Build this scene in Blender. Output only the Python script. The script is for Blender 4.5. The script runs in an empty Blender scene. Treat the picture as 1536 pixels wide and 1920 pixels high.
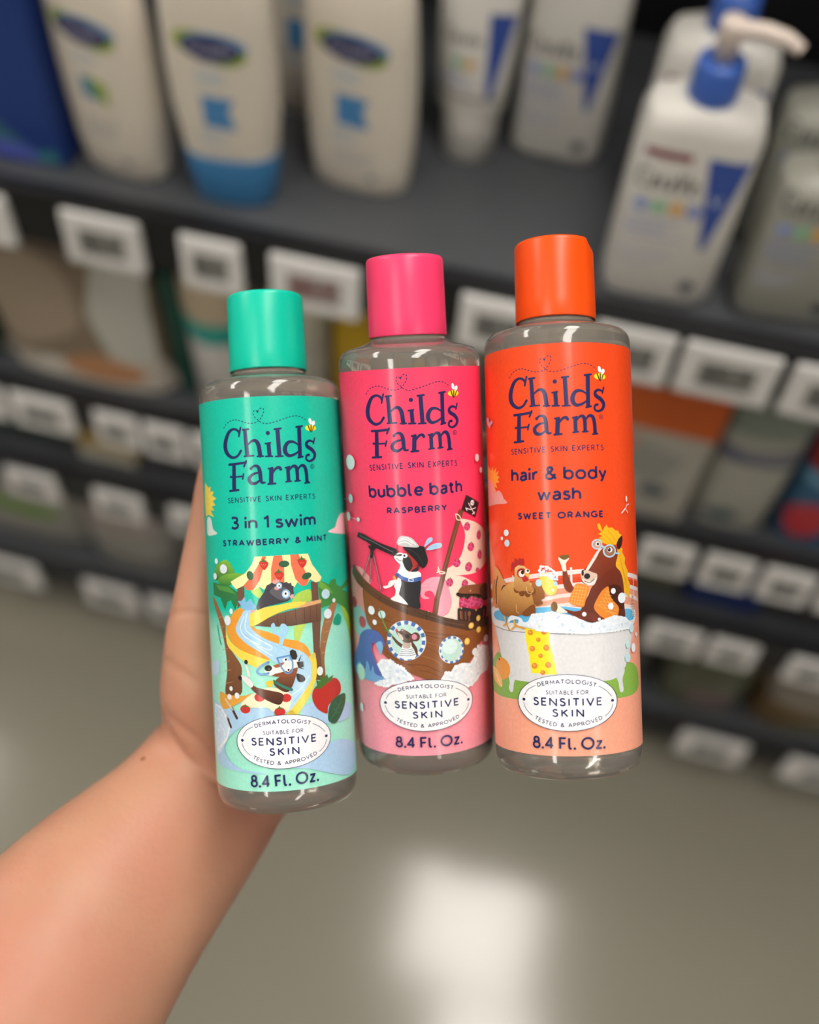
import bpy, math, random
from mathutils import Vector, Matrix
from mathutils.geometry import tessellate_polygon
SC = bpy.context.scene
COL = SC.collection
PI = math.pi
# ------------------------------------------------------------------ camera
# world: X along the shelf, Y into the shelf, Z up; the phone is held 1.6 m above the floor, looking down
CX = Vector((0.96783904, 0.22744217, -0.10750654))
CY = Vector((0.24920152, -0.80826936, 0.53347844))
CZ = Vector((0.03444125, -0.54311205, -0.83895357))
EYE = Vector((0, 0, 1.6))
cam = bpy.data.cameras.new('camera')
cam_o = bpy.data.objects.new('camera', cam)
COL.objects.link(cam_o)
cam_o.matrix_world = Matrix(((CX[0], -CX[1], -CX[2], EYE[0]), (CY[0], -CY[1], -CY[2], EYE[1]), (CZ[0], -CZ[1], -CZ[2], EYE[2]), (0, 0, 0, 1)))
cam.sensor_fit = 'HORIZONTAL'
cam.sensor_width = 36
cam.lens = 36 * 1900 / 1536
cam.clip_start = .01
cam.dof.use_dof = True
cam.dof.focus_distance = .328
cam.dof.aperture_fstop = 5.2
SC.camera = cam_o
# ------------------------------------------------------------------ ambient light, exposure
W = bpy.data.worlds.new('world')
SC.world = W
W.use_nodes = True
W.node_tree.nodes['Background'].inputs[0].default_value = (1.0, .97, .93, 1)
W.node_tree.nodes['Background'].inputs[1].default_value = .27
SC.view_settings.view_transform = 'Standard'
SC.view_settings.look = 'None'
SC.view_settings.gamma = 1
SC.view_settings.use_curve_mapping = False
SC.view_settings.exposure = 0.0
LAMP = 15.5            # radiance of the ceiling strip lights
CEIL = 3.3

# ------------------------------------------------------------------ helpers
def lin(h):
    if not isinstance(h, str): return h
    o = []
    for i in (0, 2, 4):
        c = int(h[i:i+2], 16) / 255
        o.append(c / 12.92 if c <= .04045 else ((c + .055) / 1.055) ** 2.4)
    return tuple(o)

MATS = {}
def mat(name, col, rough=.5, spec=.5, var=.06, scale=60, bump=0, bscale=200, trans=0, ior=1.45, coat=0, sss=0, emit=0, metal=0):
    if name in MATS: return MATS[name]
    m = bpy.data.materials.new(name); m.use_nodes = True
    nt = m.node_tree; b = nt.nodes['Principled BSDF']
    c = lin(col)
    b.inputs['Roughness'].default_value = rough
    b.inputs['Specular IOR Level'].default_value = spec
    b.inputs['IOR'].default_value = ior
    b.inputs['Transmission Weight'].default_value = trans
    b.inputs['Coat Weight'].default_value = coat
    b.inputs['Coat Roughness'].default_value = .12
    b.inputs['Metallic'].default_value = metal
    if emit:
        b.inputs['Emission Color'].default_value = (*c, 1); b.inputs['Emission Strength'].default_value = emit
    if sss:
        b.inputs['Subsurface Weight'].default_value = sss
        b.inputs['Subsurface Radius'].default_value = (1, .35, .2)
        b.inputs['Subsurface Scale'].default_value = .004
    tc = nt.nodes.new('ShaderNodeTexCoord')
    if var:
        n = nt.nodes.new('ShaderNodeTexNoise'); n.inputs['Scale'].default_value = scale; n.inputs['Detail'].default_value = 4
        nt.links.new(tc.outputs['Object'], n.inputs['Vector'])
        mx = nt.nodes.new('ShaderNodeMix'); mx.data_type = 'RGBA'
        mx.inputs[6].default_value = (*[v * (1 - var) for v in c], 1); mx.inputs[7].default_value = (*[min(1, v * (1 + var)) for v in c], 1)
        nt.links.new(n.outputs[0], mx.inputs[0]); nt.links.new(mx.outputs[2], b.inputs['Base Color'])
    else:
        b.inputs['Base Color'].default_value = (*c, 1)
    if bump:
        n2 = nt.nodes.new('ShaderNodeTexNoise'); n2.inputs['Scale'].default_value = bscale; n2.inputs['Detail'].default_value = 5
        nt.links.new(tc.outputs['Object'], n2.inputs['Vector'])
        bp = nt.nodes.new('ShaderNodeBump'); bp.inputs['Strength'].default_value = bump; bp.inputs['Distance'].default_value = .001
        nt.links.new(n2.outputs[0], bp.inputs['Height']); nt.links.new(bp.outputs[0], b.inputs['Normal'])
    MATS[name] = m
    return m

def print_mat(name, rough, coat):
    m = bpy.data.materials.new(name); m.use_nodes = True
    nt = m.node_tree; b = nt.nodes['Principled BSDF']
    a = nt.nodes.new('ShaderNodeVertexColor'); a.layer_name = 'Col'
    tc = nt.nodes.new('ShaderNodeTexCoord')
    n = nt.nodes.new('ShaderNodeTexNoise'); n.inputs['Scale'].default_value = 900; n.inputs['Detail'].default_value = 3
    nt.links.new(tc.outputs['Object'], n.inputs['Vector'])
    hs = nt.nodes.new('ShaderNodeHueSaturation'); mr = nt.nodes.new('ShaderNodeMapRange')
    mr.inputs[1].default_value = .25; mr.inputs[2].default_value = .75; mr.inputs[3].default_value = .93; mr.inputs[4].default_value = 1.05
    nt.links.new(n.outputs[0], mr.inputs[0]); nt.links.new(mr.outputs[0], hs.inputs['Value'])
    nt.links.new(a.outputs[0], hs.inputs['Color']); nt.links.new(hs.outputs[0], b.inputs['Base Color'])
    b.inputs['Specular IOR Level'].default_value = .3; b.inputs['Roughness'].default_value = rough; b.inputs['Coat Weight'].default_value = coat; b.inputs['Coat Roughness'].default_value = .16
    return m
PRINT = print_mat('label_print', .45, .3)
PRINT2 = print_mat('pack_print', .5, .1)

def link(o, parent=None):
    COL.objects.link(o)
    if parent: o.parent = parent
    return o
def tag(o, label, cat, group=None, kind=None):
    o['label'] = label; o['category'] = cat
    if group: o['group'] = group
    if kind: o['kind'] = kind
    return o
def empty(name, loc=(0, 0, 0), rz=0):
    o = bpy.data.objects.new(name, None); o.location = loc; o.rotation_euler = (0, 0, rz); o.empty_display_size = .02
    return link(o)
def mesh(name, vs, fs, m, parent=None, smooth=False):
    me = bpy.data.meshes.new(name); me.from_pydata(vs, [], fs); me.update()
    if smooth:
        for p in me.polygons: p.use_smooth = True
    if m: me.materials.append(m)
    return link(bpy.data.objects.new(name, me), parent)
def bevel(o, w, n=2, ang=40):
    md = o.modifiers.new('bevel', 'BEVEL'); md.width = w; md.segments = n; md.limit_method = 'ANGLE'; md.angle_limit = math.radians(ang)
    return o
def boxdata(x0, x1, y0, y1, z0, z1):
    v = [(x, y, z) for z in (z0, z1) for y in (y0, y1) for x in (x0, x1)]
    return v, [(0, 2, 3, 1), (4, 5, 7, 6), (0, 1, 5, 4), (2, 6, 7, 3), (0, 4, 6, 2), (1, 3, 7, 5)]
def box(name, x0, x1, y0, y1, z0, z1, m, parent=None, bv=0):
    o = mesh(name, *boxdata(x0, x1, y0, y1, z0, z1), m, parent)
    if bv: bevel(o, bv)
    return o
def lathe(name, prof, m, parent=None, n=72, fn=None, closed_bottom=True):
    """prof: list of (r, z); r = 0 collapses to a pole"""
    vs, fs, rings = [], [], []
    for r, z in prof:
        if r <= 1e-9: rings.append([len(vs)]); vs.append((0, 0, z))
        else:
            rings.append(list(range(len(vs), len(vs) + n)))
            for i in range(n):
                a = 2 * PI * i / n; p = (r * math.sin(a), -r * math.cos(a), z)
                vs.append(fn(p, a) if fn else p)
    for A, B in zip(rings, rings[1:]):
        for i in range(n):
            j = (i + 1) % n
            if len(A) == 1 and len(B) == 1: continue
            if len(A) == 1: fs.append((A[0], B[j], B[i]))
            elif len(B) == 1: fs.append((A[i], A[j], B[0]))
            else: fs.append((A[i], A[j], B[j], B[i]))
    o = mesh(name, vs, fs, m, parent, True)
    return o
def sharp(o, deg=35):
    me = o.data
    try: me.set_sharp_from_angle(angle=math.radians(deg))
    except Exception: pass
    return o
def sup(a, b, p, n=48):
    o = []
    for i in range(n):
        t = 2 * PI * i / n; c, s = math.cos(t), math.sin(t)
        o.append((a * math.copysign(abs(c) ** (2 / p), c), b * math.copysign(abs(s) ** (2 / p), s)))
    return o
def loft(name, secs, m, parent=None, n=48, shift=None):
    """secs: list of (z, half width, half depth, roundness)"""
    vs, fs = [], []
    for k, (z, a, b, p) in enumerate(secs):
        for x, y in sup(a, b, p, n): vs.append((x, y, z))
    K = len(secs)
    for k in range(K - 1):
        for i in range(n):
            j = (i + 1) % n
            fs.append((k*n+i, k*n+j, (k+1)*n+j, (k+1)*n+i))
    fs.append(tuple(reversed(range(n)))); fs.append(tuple(range((K-1)*n, K*n)))
    return sharp(mesh(name, vs, fs, m, parent, True), 40)
def sec_at(secs, z):
    z = min(max(z, secs[0][0]), secs[-1][0])
    for A, B in zip(secs, secs[1:]):
        if A[0] <= z <= B[0]:
            t = (z - A[0]) / max(1e-9, B[0] - A[0])
            return [A[i] + (B[i] - A[i]) * t for i in (1, 2, 3)]
def tube(name, pts, r, m, parent=None, n=12):
    vs, fs = [], []
    P = [Vector(p) for p in pts]
    for k, p in enumerate(P):
        t = (P[min(k+1, len(P)-1)] - P[max(k-1, 0)]).normalized()
        u = t.cross(Vector((0, 0, 1)))
        if u.length < .05: u = t.cross(Vector((0, 1, 0)))
        u.normalize(); w = t.cross(u)
        rr = r[k] if isinstance(r, (list, tuple)) else r
        for i in range(n):
            a = 2 * PI * i / n; vs.append(p + (u * math.cos(a) + w * math.sin(a)) * rr)
    for k in range(len(P)-1):
        for i in range(n):
            j = (i+1) % n; fs.append((k*n+i, (k+1)*n+i, (k+1)*n+j, k*n+j))
    fs.append(tuple(range(n))); fs.append(tuple(reversed(range((len(P)-1)*n, len(P)*n))))
    return sharp(mesh(name, [tuple(v) for v in vs], fs, m, parent, True), 50)

# ------------------------------------------------------------------ stroke lettering (all in cap-height units)
def A(cx, cy, rx, ry, a0, a1):
    n = max(4, int(abs(a1 - a0) / 15))
    return [(cx + rx * math.cos(math.radians(a0 + (a1 - a0) * i / n)), cy + ry * math.sin(math.radians(a0 + (a1 - a0) * i / n))) for i in range(n + 1)]
SS = [(.46, .88), (.37, .97), (.25, 1), (.11, .95), (.05, .82), (.08, .67), (.2, .58), (.33, .51), (.44, .42), (.48, .27), (.42, .08), (.27, 0), (.12, .03), (0, .15)]
V1 = [(0, 0), (0, 1)]
GL = {
 'A': (.76, [[(0, 0), (.38, 1), (.76, 0)], [(.13, .32), (.63, .32)]]),
 'B': (.55, [V1, [(0, 1), (.26, 1)] + A(.26, .77, .24, .23, 90, -90) + [(0, .54)], [(.2, .54)] + A(.28, .27, .27, .27, 90, -90) + [(0, 0)]]),
 'C': (.8, [A(.47, .5, .47, .5, 45, 315)]),
 'D': (.68, [V1, [(0, 1), (.22, 1)] + A(.22, .5, .46, .5, 90, -90) + [(0, 0)]]),
 'E': (.46, [[(.46, 1), (0, 1), (0, 0), (.46, 0)], [(0, .52), (.4, .52)]]),
 'F': (.46, [[(.46, 1), (0, 1), (0, 0)], [(0, .5), (.4, .5)]]),
 'G': (.85, [A(.46, .5, .46, .5, 48, 345), [(.52, .44), (.9, .44)]]),
 'I': (.0, [V1]), 'l': (.16, [[(0, 1), (0, .16), (.05, .03), (.16, 0)]]),
 'K': (.56, [V1, [(.54, 1), (0, .44)], [(.17, .6), (.56, 0)]]),
 'L': (.42, [[(0, 1), (0, 0), (.42, 0)]]),
 'M': (.84, [[(0, 0), (.06, 1), (.42, .22), (.78, 1), (.84, 0)]]),
 'N': (.66, [[(0, 0), (0, 1), (.66, 0), (.66, 1)]]),
 'O': (.94, [A(.47, .5, .47, .5, 0, 360)]),
 'P': (.52, [V1, [(0, 1), (.25, 1)] + A(.25, .73, .27, .27, 90, -90) + [(0, .46)]]),
 'R': (.56, [V1, [(0, 1), (.25, 1)] + A(.25, .73, .27, .27, 90, -90) + [(0, .46)], [(.24, .46), (.56, 0)]]),
 'S': (.48, [SS]),
 'T': (.6, [[(0, 1), (.6, 1)], [(.3, 1), (.3, 0)]]),
 'U': (.64, [[(0, 1), (0, .32)] + A(.32, .32, .32, .32, 180, 360) + [(.64, 1)]]),
 'V': (.72, [[(0, 1), (.36, 0), (.72, 1)]]),
 'W': (1.06, [[(0, 1), (.27, 0), (.53, .86), (.79, 0), (1.06, 1)]]),
 'X': (.6, [[(0, 0), (.6, 1)], [(0, 1), (.6, 0)]]),
 'Y': (.64, [[(0, 1), (.32, .46), (.64, 1)], [(.32, .46), (.32, 0)]]),
 '&': (.7, [[(.7, 0), (.18, .66), (.13, .82), (.19, .95), (.31, 1), (.43, .95), (.47, .81), (.39, .67), (.14, .47), (.03, .3), (.05, .12), (.18, 0), (.37, .01), (.54, .16), (.64, .42)]]),
 '.': (.0, [[(-.02, .02), (.02, .02)]]),
 '8': (.52, [A(.26, .77, .2, .23, 0, 360), A(.26, .27, .26, .27, 0, 360)]),
 '4': (.58, [[(.42, 0), (.42, 1), (0, .27), (.58, .27)]]),
 '3': (.48, [[(.02, .92), (.12, .99), (.26, 1), (.4, .93), (.44, .77), (.37, .6), (.17, .54)], [(.17, .54), (.38, .49), (.48, .3), (.43, .1), (.26, 0), (.1, .03), (0, .13)]]),
 '1': (.2, [[(0, .8), (.2, 1), (.2, 0)]]),
 'a': (.42, [[(.04, .56), (.14, .64), (.27, .66), (.39, .58), (.42, .45), (.42, 0)], [(.42, .37), (.2, .36), (.04, .27), (.02, .12), (.12, 0), (.27, .02), (.42, .17)]]),
 'b': (.55, [V1, A(.275, .32, .275, .34, 0, 360)]),
 'c': (.45, [A(.3, .33, .3, .33, 50, 310)]),
 'd': (.55, [[(.55, 0), (.55, 1)], A(.275, .32, .275, .34, 0, 360)]),
 'e': (.54, [[(0, .34), (.54, .34)], A(.27, .33, .27, .33, 5, 318)]),
 'h': (.46, [V1, [(0, .36)] + A(.23, .41, .23, .25, 170, 0) + [(.46, 0)]]),
 'i': (.0, [[(0, 0), (0, .66)], [(-.02, .93), (.02, .93)]]),
 'n': (.46, [[(0, 0), (0, .66)], [(0, .36)] + A(.23, .41, .23, .25, 170, 0) + [(.46, 0)]]),
 'm': (.76, [[(0, 0), (0, .66)], [(0, .38)] + A(.19, .44, .19, .22, 170, 0) + [(.38, 0)], [(.38, .38)] + A(.57, .44, .19, .22, 170, 0) + [(.76, 0)]]),
 'o': (.6, [A(.3, .32, .3, .34, 0, 360)]),
 'p': (.55, [[(0, -.32), (0, .66)], A(.275, .32, .275, .34, 0, 360)]),
 'r': (.3, [[(0, 0), (0, .66)], [(0, .38), (.07, .56), (.18, .65), (.3, .64)]]),
 's': (.37, [[(x * .78, y * .66) for x, y in SS]]),
 't': (.32, [[(.12, .9), (.12, .17), (.18, .03), (.32, .03)], [(-.03, .66), (.31, .66)]]),
 'u': (.46, [[(0, .66), (0, .25)] + A(.23, .25, .23, .25, 180, 350) + [(.46, .3)], [(.46, .66), (.46, 0)]]),
 'w': (.78, [[(0, .66), (.19, 0), (.39, .6), (.59, 0), (.78, .66)]]),
 'y': (.5, [[(0, .66), (.26, .02)], [(.5, .66), (.2, -.16), (.1, -.28)]]),
 'z': (.4, [[(0, .66), (.4, .66), (0, 0), (.42, 0)]]),
}
def ellipse(cx, cy, rx, ry, rot=0, n=None):
    n = n or max(8, min(40, int(8 + 6 * max(rx, ry))))
    c, s = math.cos(math.radians(rot)), math.sin(math.radians(rot))
    return [(cx + rx * math.cos(t) * c - ry * math.sin(t) * s, cy + rx * math.cos(t) * s + ry * math.sin(t) * c) for t in (2 * PI * i / n for i in range(n))]
def catmull(P, closed, k=4):
    n = len(P); o = []
    rng = range(n) if closed else range(n - 1)
    for i in rng:
        if closed: a, b, c, d = P[(i-1) % n], P[i], P[(i+1) % n], P[(i+2) % n]
        else: a, b, c, d = P[max(i-1, 0)], P[i], P[i+1], P[min(i+2, n-1)]
        for j in range(k):
            t = j / k
            o.append(tuple(.5 * (2*b[q] + (c[q]-a[q])*t + (2*a[q]-5*b[q]+4*c[q]-d[q])*t*t + (3*b[q]-a[q]-3*c[q]+d[q])*t**3) for q in range(len(b))))
    if not closed: o.append(P[-1])
    return o
def ribbon(P, caps=False):
    """P: (x, y, width); returns convex polygons"""
    out = []; n = len(P)
    if n < 2: return out
    seg = []
    for i in range(n - 1):
        dx, dy = P[i+1][0] - P[i][0], P[i+1][1] - P[i][1]; l = math.hypot(dx, dy) or 1e-9
        seg.append((-dy / l, dx / l))
    L = []; Rr = []
    for i in range(n):
        if i == 0: a = b = seg[0]
        elif i == n - 1: a = b = seg[-1]
        else: a, b = seg[i-1], seg[i]
        dot = a[0]*b[0] + a[1]*b[1]
        if dot > .5:
            mx, my = a[0] + b[0], a[1] + b[1]; l = math.hypot(mx, my); m = (mx / l, my / l); k = 1 / max(.6, m[0]*a[0] + m[1]*a[1])
            a = b = (m[0] * k, m[1] * k)
        else: out.append(ellipse(P[i][0], P[i][1], P[i][2] / 2, P[i][2] / 2, 0, 12))
        L.append((a, b))
    for i in range(n - 1):
        p, q = P[i], P[i+1]; a = L[i][1]; b = L[i+1][0]
        out.append([(p[0]-a[0]*p[2]/2, p[1]-a[1]*p[2]/2), (q[0]-b[0]*q[2]/2, q[1]-b[1]*q[2]/2), (q[0]+b[0]*q[2]/2, q[1]+b[1]*q[2]/2), (p[0]+a[0]*p[2]/2, p[1]+a[1]*p[2]/2)])
    if caps:
        for p in (P[0], P[-1]): out.append(ellipse(p[0], p[1], p[2] / 2, p[2] / 2, 0, 10))
    return out
def path_len(P):
    o = [0]
    for a, b in zip(P, P[1:]): o.append(o[-1] + math.hypot(b[0]-a[0], b[1]-a[1]))
    return o
def path_at(P, C, s):
    i = 0
    while i < len(C) - 2 and C[i+1] < s: i += 1
    d = max(1e-9, C[i+1] - C[i]); t = (s - C[i]) / d
    dx, dy = P[i+1][0]-P[i][0], P[i+1][1]-P[i][1]; l = math.hypot(dx, dy)
    return P[i][0] + dx * t, P[i][1] + dy * t, dx / l, dy / l
def text_polys(st, path, cap, wt):
    P = catmull([tuple(p) for p in path], False, 6) if len(path) > 2 else path
    C = path_len(P); tot = C[-1] / cap
    low = any(c.islower() for c in st)
    ws = [(.20 if low else .36) if c == ' ' else GL[c][0] * (1 - wt) + wt for c in st]
    n = len(st) - 1
    kx = 1
    tr = (tot - sum(ws)) / max(1, n)
    if low: kx = (tot - .085 * n) / sum(ws); tr = .085
    elif tr < .08: kx = (tot - .08 * n) / sum(ws); tr = .08
    elif tr > .20: kx = min(1.3, (tot - .20 * n) / sum(ws)); tr = (tot - kx * sum(ws)) / max(1, n)
    out = []; x = 0
    for c, w in zip(st, ws):
        if c != ' ':
            wid = w * kx; mid = (x + wid / 2) * cap
            px, py, dx, dy = path_at(P, C, mid)
            for stroke in GL[c][1]:
                dot = c in '.i' and len(stroke) == 2 and abs(stroke[0][0]) < .05 and stroke[0][0] < 0
                q = []
                for gx, gy in stroke:
                    lx = (wt / 2 + gx * kx * (1 - wt) - wid / 2) * cap; ly = (wt / 2 + gy * (1 - wt)) * cap
                    if kx != 1: lx = (wt / 2 + gx * (wid - wt) / max(1e-6, GL[c][0]) - wid / 2) * cap if GL[c][0] > 0 else (gx) * cap
                    q.append((px + dx * lx - dy * ly, py + dy * lx + dx * ly, wt * cap))
                if dot or (c == '.' ):
                    cx = (q[0][0] + q[1][0]) / 2; cy = (q[0][1] + q[1][1]) / 2
                    out.append(ellipse(cx, cy, wt * cap * .62, wt * cap * .62, 0, 12))
                else: out += ribbon(q)
        x += w * kx + tr
    return out
def inside(P, x, y):
    r = False; n = len(P); j = n - 1
    for i in range(n):
        if (P[i][1] > y) != (P[j][1] > y) and x < (P[j][0]-P[i][0]) * (y-P[i][1]) / (P[j][1]-P[i][1]) + P[i][0]: r = not r
        j = i
    return r
def tess(P):
    idx = tessellate_polygon([[Vector((x, y, 0)) for x, y in P]])
    return [[P[i] for i in t] for t in idx]
def item_polys(it):
    """one drawing item -> list of (colour, [convex polygons])"""
    k, c = it[0], it[1]
    if k == 'p': return [(c, tess([q[:2] for q in it[2]]))]
    if k == 's': return [(c, tess(catmull([q[:2] for q in it[2]], True, 4)))]
    if k == 'r': return [(c, ribbon(catmull(it[2], False, 4) if len(it[2]) > 2 else it[2], True))]
    if k == 'l': return [(c, ribbon(it[2]))]
    if k == 'e': return [(c, [ellipse(*it[2])])]
    if k == 't': return [(c, text_polys(it[2], it[3], it[4], it[5]))]
    if k == 'd':
        P = catmull(it[2], False, 6); C = path_len(P); o = []; s = 0
        while s < C[-1]:
            e = min(C[-1], s + it[3]); pts = [path_at(P, C, s + (e - s) * j / 3) for j in range(4)]
            o += ribbon([(q[0], q[1], it[2][0][2]) for q in pts]); s += it[3] + it[4]
        return [(c, o)]
    if k == 'f':
        rnd = random.Random(it[5]); P = it[2]; xs = [p[0] for p in P]; ys = [p[1] for p in P]; o = []
        by = {}
        n = 0
        while n < it[3]:
            x, y = rnd.uniform(min(xs), max(xs)), rnd.uniform(min(ys), max(ys))
            if inside(P, x, y):
                r = it[4] * rnd.uniform(.35, 1); by.setdefault(rnd.choice(('d9e3ec', 'c3d3e4', 'eef2f5', 'e3eaf1')), []).append(ellipse(x, y, r, r, 0, 10)); n += 1
        for i in range(len(P)):
            a, b = P[i], P[(i+1) % len(P)]; l = math.hypot(b[0]-a[0], b[1]-a[1]); m = max(1, int(l / it[4]))
            for j in range(m):
                t = j / m; r = it[4] * rnd.uniform(.5, .9)
                by.setdefault(rnd.choice(('eef2f5', 'e3eaf1')), []).append(ellipse(a[0]+(b[0]-a[0])*t, a[1]+(b[1]-a[1])*t, r, r, 0, 10))
        o = sorted(by.items())
        return o
def clip(poly, ax, lo, hi):
    for v, s in ((lo, 1), (hi, -1)):
        o = []; n = len(poly)
        for i in range(n):
            a, b = poly[i], poly[(i+1) % n]; da, db = (a[ax]-v) * s, (b[ax]-v) * s
            if da >= 0: o.append(a)
            if (da > 0 and db < 0) or (da < 0 and db > 0):
                t = da / (da - db); o.append((a[0]+(b[0]-a[0])*t, a[1]+(b[1]-a[1])*t))
        poly = o
        if len(poly) < 3: return None
    return poly
def slabs(poly, ax, st):
    lo = min(p[ax] for p in poly); hi = max(p[ax] for p in poly)
    i0, i1 = math.floor(lo / st + 1e-9), math.ceil(hi / st - 1e-9)
    if i1 - i0 <= 1: return [poly]
    o = []
    for i in range(i0, i1):
        q = clip(poly, ax, i * st, (i + 1) * st)
        if q: o.append(q)
    return o
def print_mesh(name, items, fmap, parent, layer, dl, step, ystep=None, material=None):
    """flat print: polygons in mm laid on a curved surface by fmap(s, h, off) -> (pos, normal)"""
    vs, fs, cs, ns = [], [], [], []
    for it in items:
        for c, polys in item_polys(it):
            layer += 1
            if isinstance(c, tuple) and isinstance(c[0], str):
                ys = [p[1] for q in polys for p in q]; y0, y1 = min(ys), max(ys); c0, c1 = lin(c[0]), lin(c[1])
                cf = lambda y: tuple(c0[i] + (c1[i] - c0[i]) * (y - y0) / max(1e-6, y1 - y0) for i in range(3))
            else:
                cc = lin(c); cf = lambda y: cc
            for poly in polys:
                ar = sum(poly[i][0]*poly[(i+1) % len(poly)][1] - poly[(i+1) % len(poly)][0]*poly[i][1] for i in range(len(poly)))
                if abs(ar) < 1e-7: continue
                if ar < 0: poly = poly[::-1]
                parts = slabs(poly, 0, step)
                if ystep: parts = [r for q in parts for r in slabs(q, 1, ystep)]
                for q in parts:
                    f = []
                    for x, y in q:
                        p, nn = fmap(x, y, layer * dl); f.append(len(vs)); vs.append(p); ns.append(nn); cs.append((*cf(y), 1))
                    fs.append(f)
    me = bpy.data.meshes.new(name); me.from_pydata(vs, [], fs)
    at = me.color_attributes.new('Col', 'FLOAT_COLOR', 'POINT')
    at.data.foreach_set('color', [v for c in cs for v in c])
    for p in me.polygons: p.use_smooth = True
    me.normals_split_custom_set_from_vertices(ns)
    me.materials.append(material or PRINT)
    return link(bpy.data.objects.new(name, me), parent), layer

# ------------------------------------------------------------------ structure
M_floor = mat('polished_floor', '8a8576', .15, .75, .05, 2.5)
M_black = mat('shelf_charcoal', '1e1e21', .55, .4, .1, 30)
M_dark = mat('rail_black', '121215', .45, .4, .1, 30)
M_deck = mat('shelf_deck_grey', '4a4c4f', .45, .5, .08, 20)
M_back = mat('back_panel', '17171a', .7, .3, .1, 12)
M_ceil = mat('ceiling_tile', '7d7a74', .9, .2, .04, 8)
M_wall = mat('wall_paint', '9b968c', .9, .2, .04, 5)
def struct(o): o['kind'] = 'structure'; return o
struct(box('floor', -6, 6, -6, 5, -.05, 0, M_floor))
struct(box('ceiling', -6, 6, -6, 5, CEIL, CEIL + .05, M_ceil))
struct(box('wall_back', -6, 6, 4.95, 5, 0, CEIL, M_wall))
struct(box('wall_front', -6, 6, -6, -5.95, 0, CEIL, M_wall))
# ceiling strip lights
M_lamp = mat('lamp_diffuser', (1.0, .955, .89), .5, .3, 0, emit=LAMP)
M_lbody = mat('lamp_body', 'd8d8d6', .5, .4, .03, 20)
def strip_light(x, y, L, w, label):
    if 'shelves' in label: w = .58
    t = tag(empty('ceiling_light', (x, y, CEIL)), label, 'light', 'ceiling strip lights')
    box('housing', -w/2 - .02, w/2 + .02, -L/2 - .02, L/2 + .02, -.05, 0, M_lbody, t, .004)
    box('diffuser', -w/2, w/2, -L/2, L/2, -.062, -.0505, M_lamp, t)
LIGHTS = [(-1.1, -1.5, 'above the aisle on the left, nearer'), (-1.1, -2.75, 'above the aisle on the left, farther'), (.36, .12, 'above the hand'), (.20, 1.32, 'above the shelves'), (2.3, -1.5, 'added for general light above the aisle on the right, nearer'), (2.3, -2.75, 'added for general light above the aisle on the right, farther'), (-2.6, .03, 'added for general light left of the shelves'), (-2.6, 1.28, 'added for general light far left beyond the shelves')]  # right-hand and outer left panels are unseen extras added for general illumination
for x, y, lab in LIGHTS: strip_light(x, y, 1.15, .42, 'white ceiling light panel ' + lab)

# shelving: gondola with decks, price rails and back panel
X0, X1 = -1.9, 1.7
DECKS = ((1.45, 'charcoal shallow shelf deck above the lotion bottles, just out of view'), (.96, 'charcoal top shelf deck carrying the lotion and pump bottles'), (.648, 'charcoal second shelf deck carrying wipes packs and jars'), (.465, 'charcoal third shelf deck carrying small cartons'), (.165, 'charcoal lowest shelf deck carrying diaper packs'))
for z, lab in DECKS:
    t = tag(empty('shelf', (0, .65, z)), lab, 'shelf', 'store shelf decks')
    d = .15 if z > 1.4 else 0
    box('shelf_deck', X0, X1, .018 + d, .43, -.022, 0, M_deck, t, .002)
    box('price_rail', X0, X1, .002 + d, .018 + d, -.062, .004, M_dark, t, .002)
    if z < .2: box('kick_plate', X0, X1, .05, .065, -z, -.022, M_black, t)
t = tag(empty('shelving_back', (0, 1.12, 0)), 'near-black metal back panel and uprights behind the shelves', 'back panel')
box('back_panel', X0, X1, 0, .02, 0, 1.5, M_back, t)
for x in (X0, -.72, .52, X1): box('upright', x, x + .03, -.036, 0, 0, 1.5, M_black, t, .002)

# ------------------------------------------------------------------ price tags
M_tagw = mat('tag_white_plastic', 'd9d6d2', .45, .5, .03, 40)
M_scr = mat('tag_screen', '9d9c95', .4, .5, .05, 90)
M_ink = mat('tag_ink', '5c5b57', .6, .3, .05, 60)
M_red = mat('tag_red_ink', '7d5a58', .6, .3, .05, 60)
def price_tag(x, z, w, h, label, ink=.5, red=False):
    t = tag(empty('price_tag', (x, .6515, z)), label, 'price tag', 'electronic price tags on the rails')
    t.rotation_euler = (math.radians(-6), 0, 0)
    b = box('tag_body', -w/2, w/2, -.011, 0, 0, h, M_tagw, t, .003)
    sw, sh = w * .30, h * .24
    box('screen', -sw, sw, -.0118, -.0105, h*.5 - sh, h*.5 + sh, M_scr, t)
    vs, fs = [], []
    rnd = random.Random(int(x * 1000 + z * 777))
    for i, (a, b_, c, d) in enumerate(((-.9, .1, .15, .85), (.25, .9, -.1, .8), (-.9, .2, -.3, 0), (-.9, .9, -.85, -.5), (-.7, -.3, -.45, -.35))):
        v, f = boxdata(a*sw, b_*sw, -.0123, -.0117, h*.5 + c*sh, h*.5 + d*sh)
        fs += [tuple(k + len(vs) for k in q) for q in f]; vs += v
    mesh('display_digits', vs, fs, M_red if red else M_ink, t)
    return t
UP = 'white electronic price tag on the top rail '
for x0, x1, lab, red in ((-.635, -.537, UP + 'at the far left edge', 0), (-.482, -.403, UP + 'below the leftmost cream bottle', 0), (-.364, -.304, UP + 'below the bottle with the blue cap, narrower', 0),
                    (-.276, -.190, UP + 'left of the pink cap', 1), (-.096, -.024, UP + 'between the pink and orange caps', 0), (.026, .098, UP + 'right beside the orange bottle shoulder', 0),
                    (.105, .190, UP + 'below the pump bottle, wide', 0), (.200, .285, UP + 'at the right edge of the photo', 0)):
    price_tag((x0 + x1) / 2, .893, x1 - x0, .058, lab, red=red)
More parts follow.
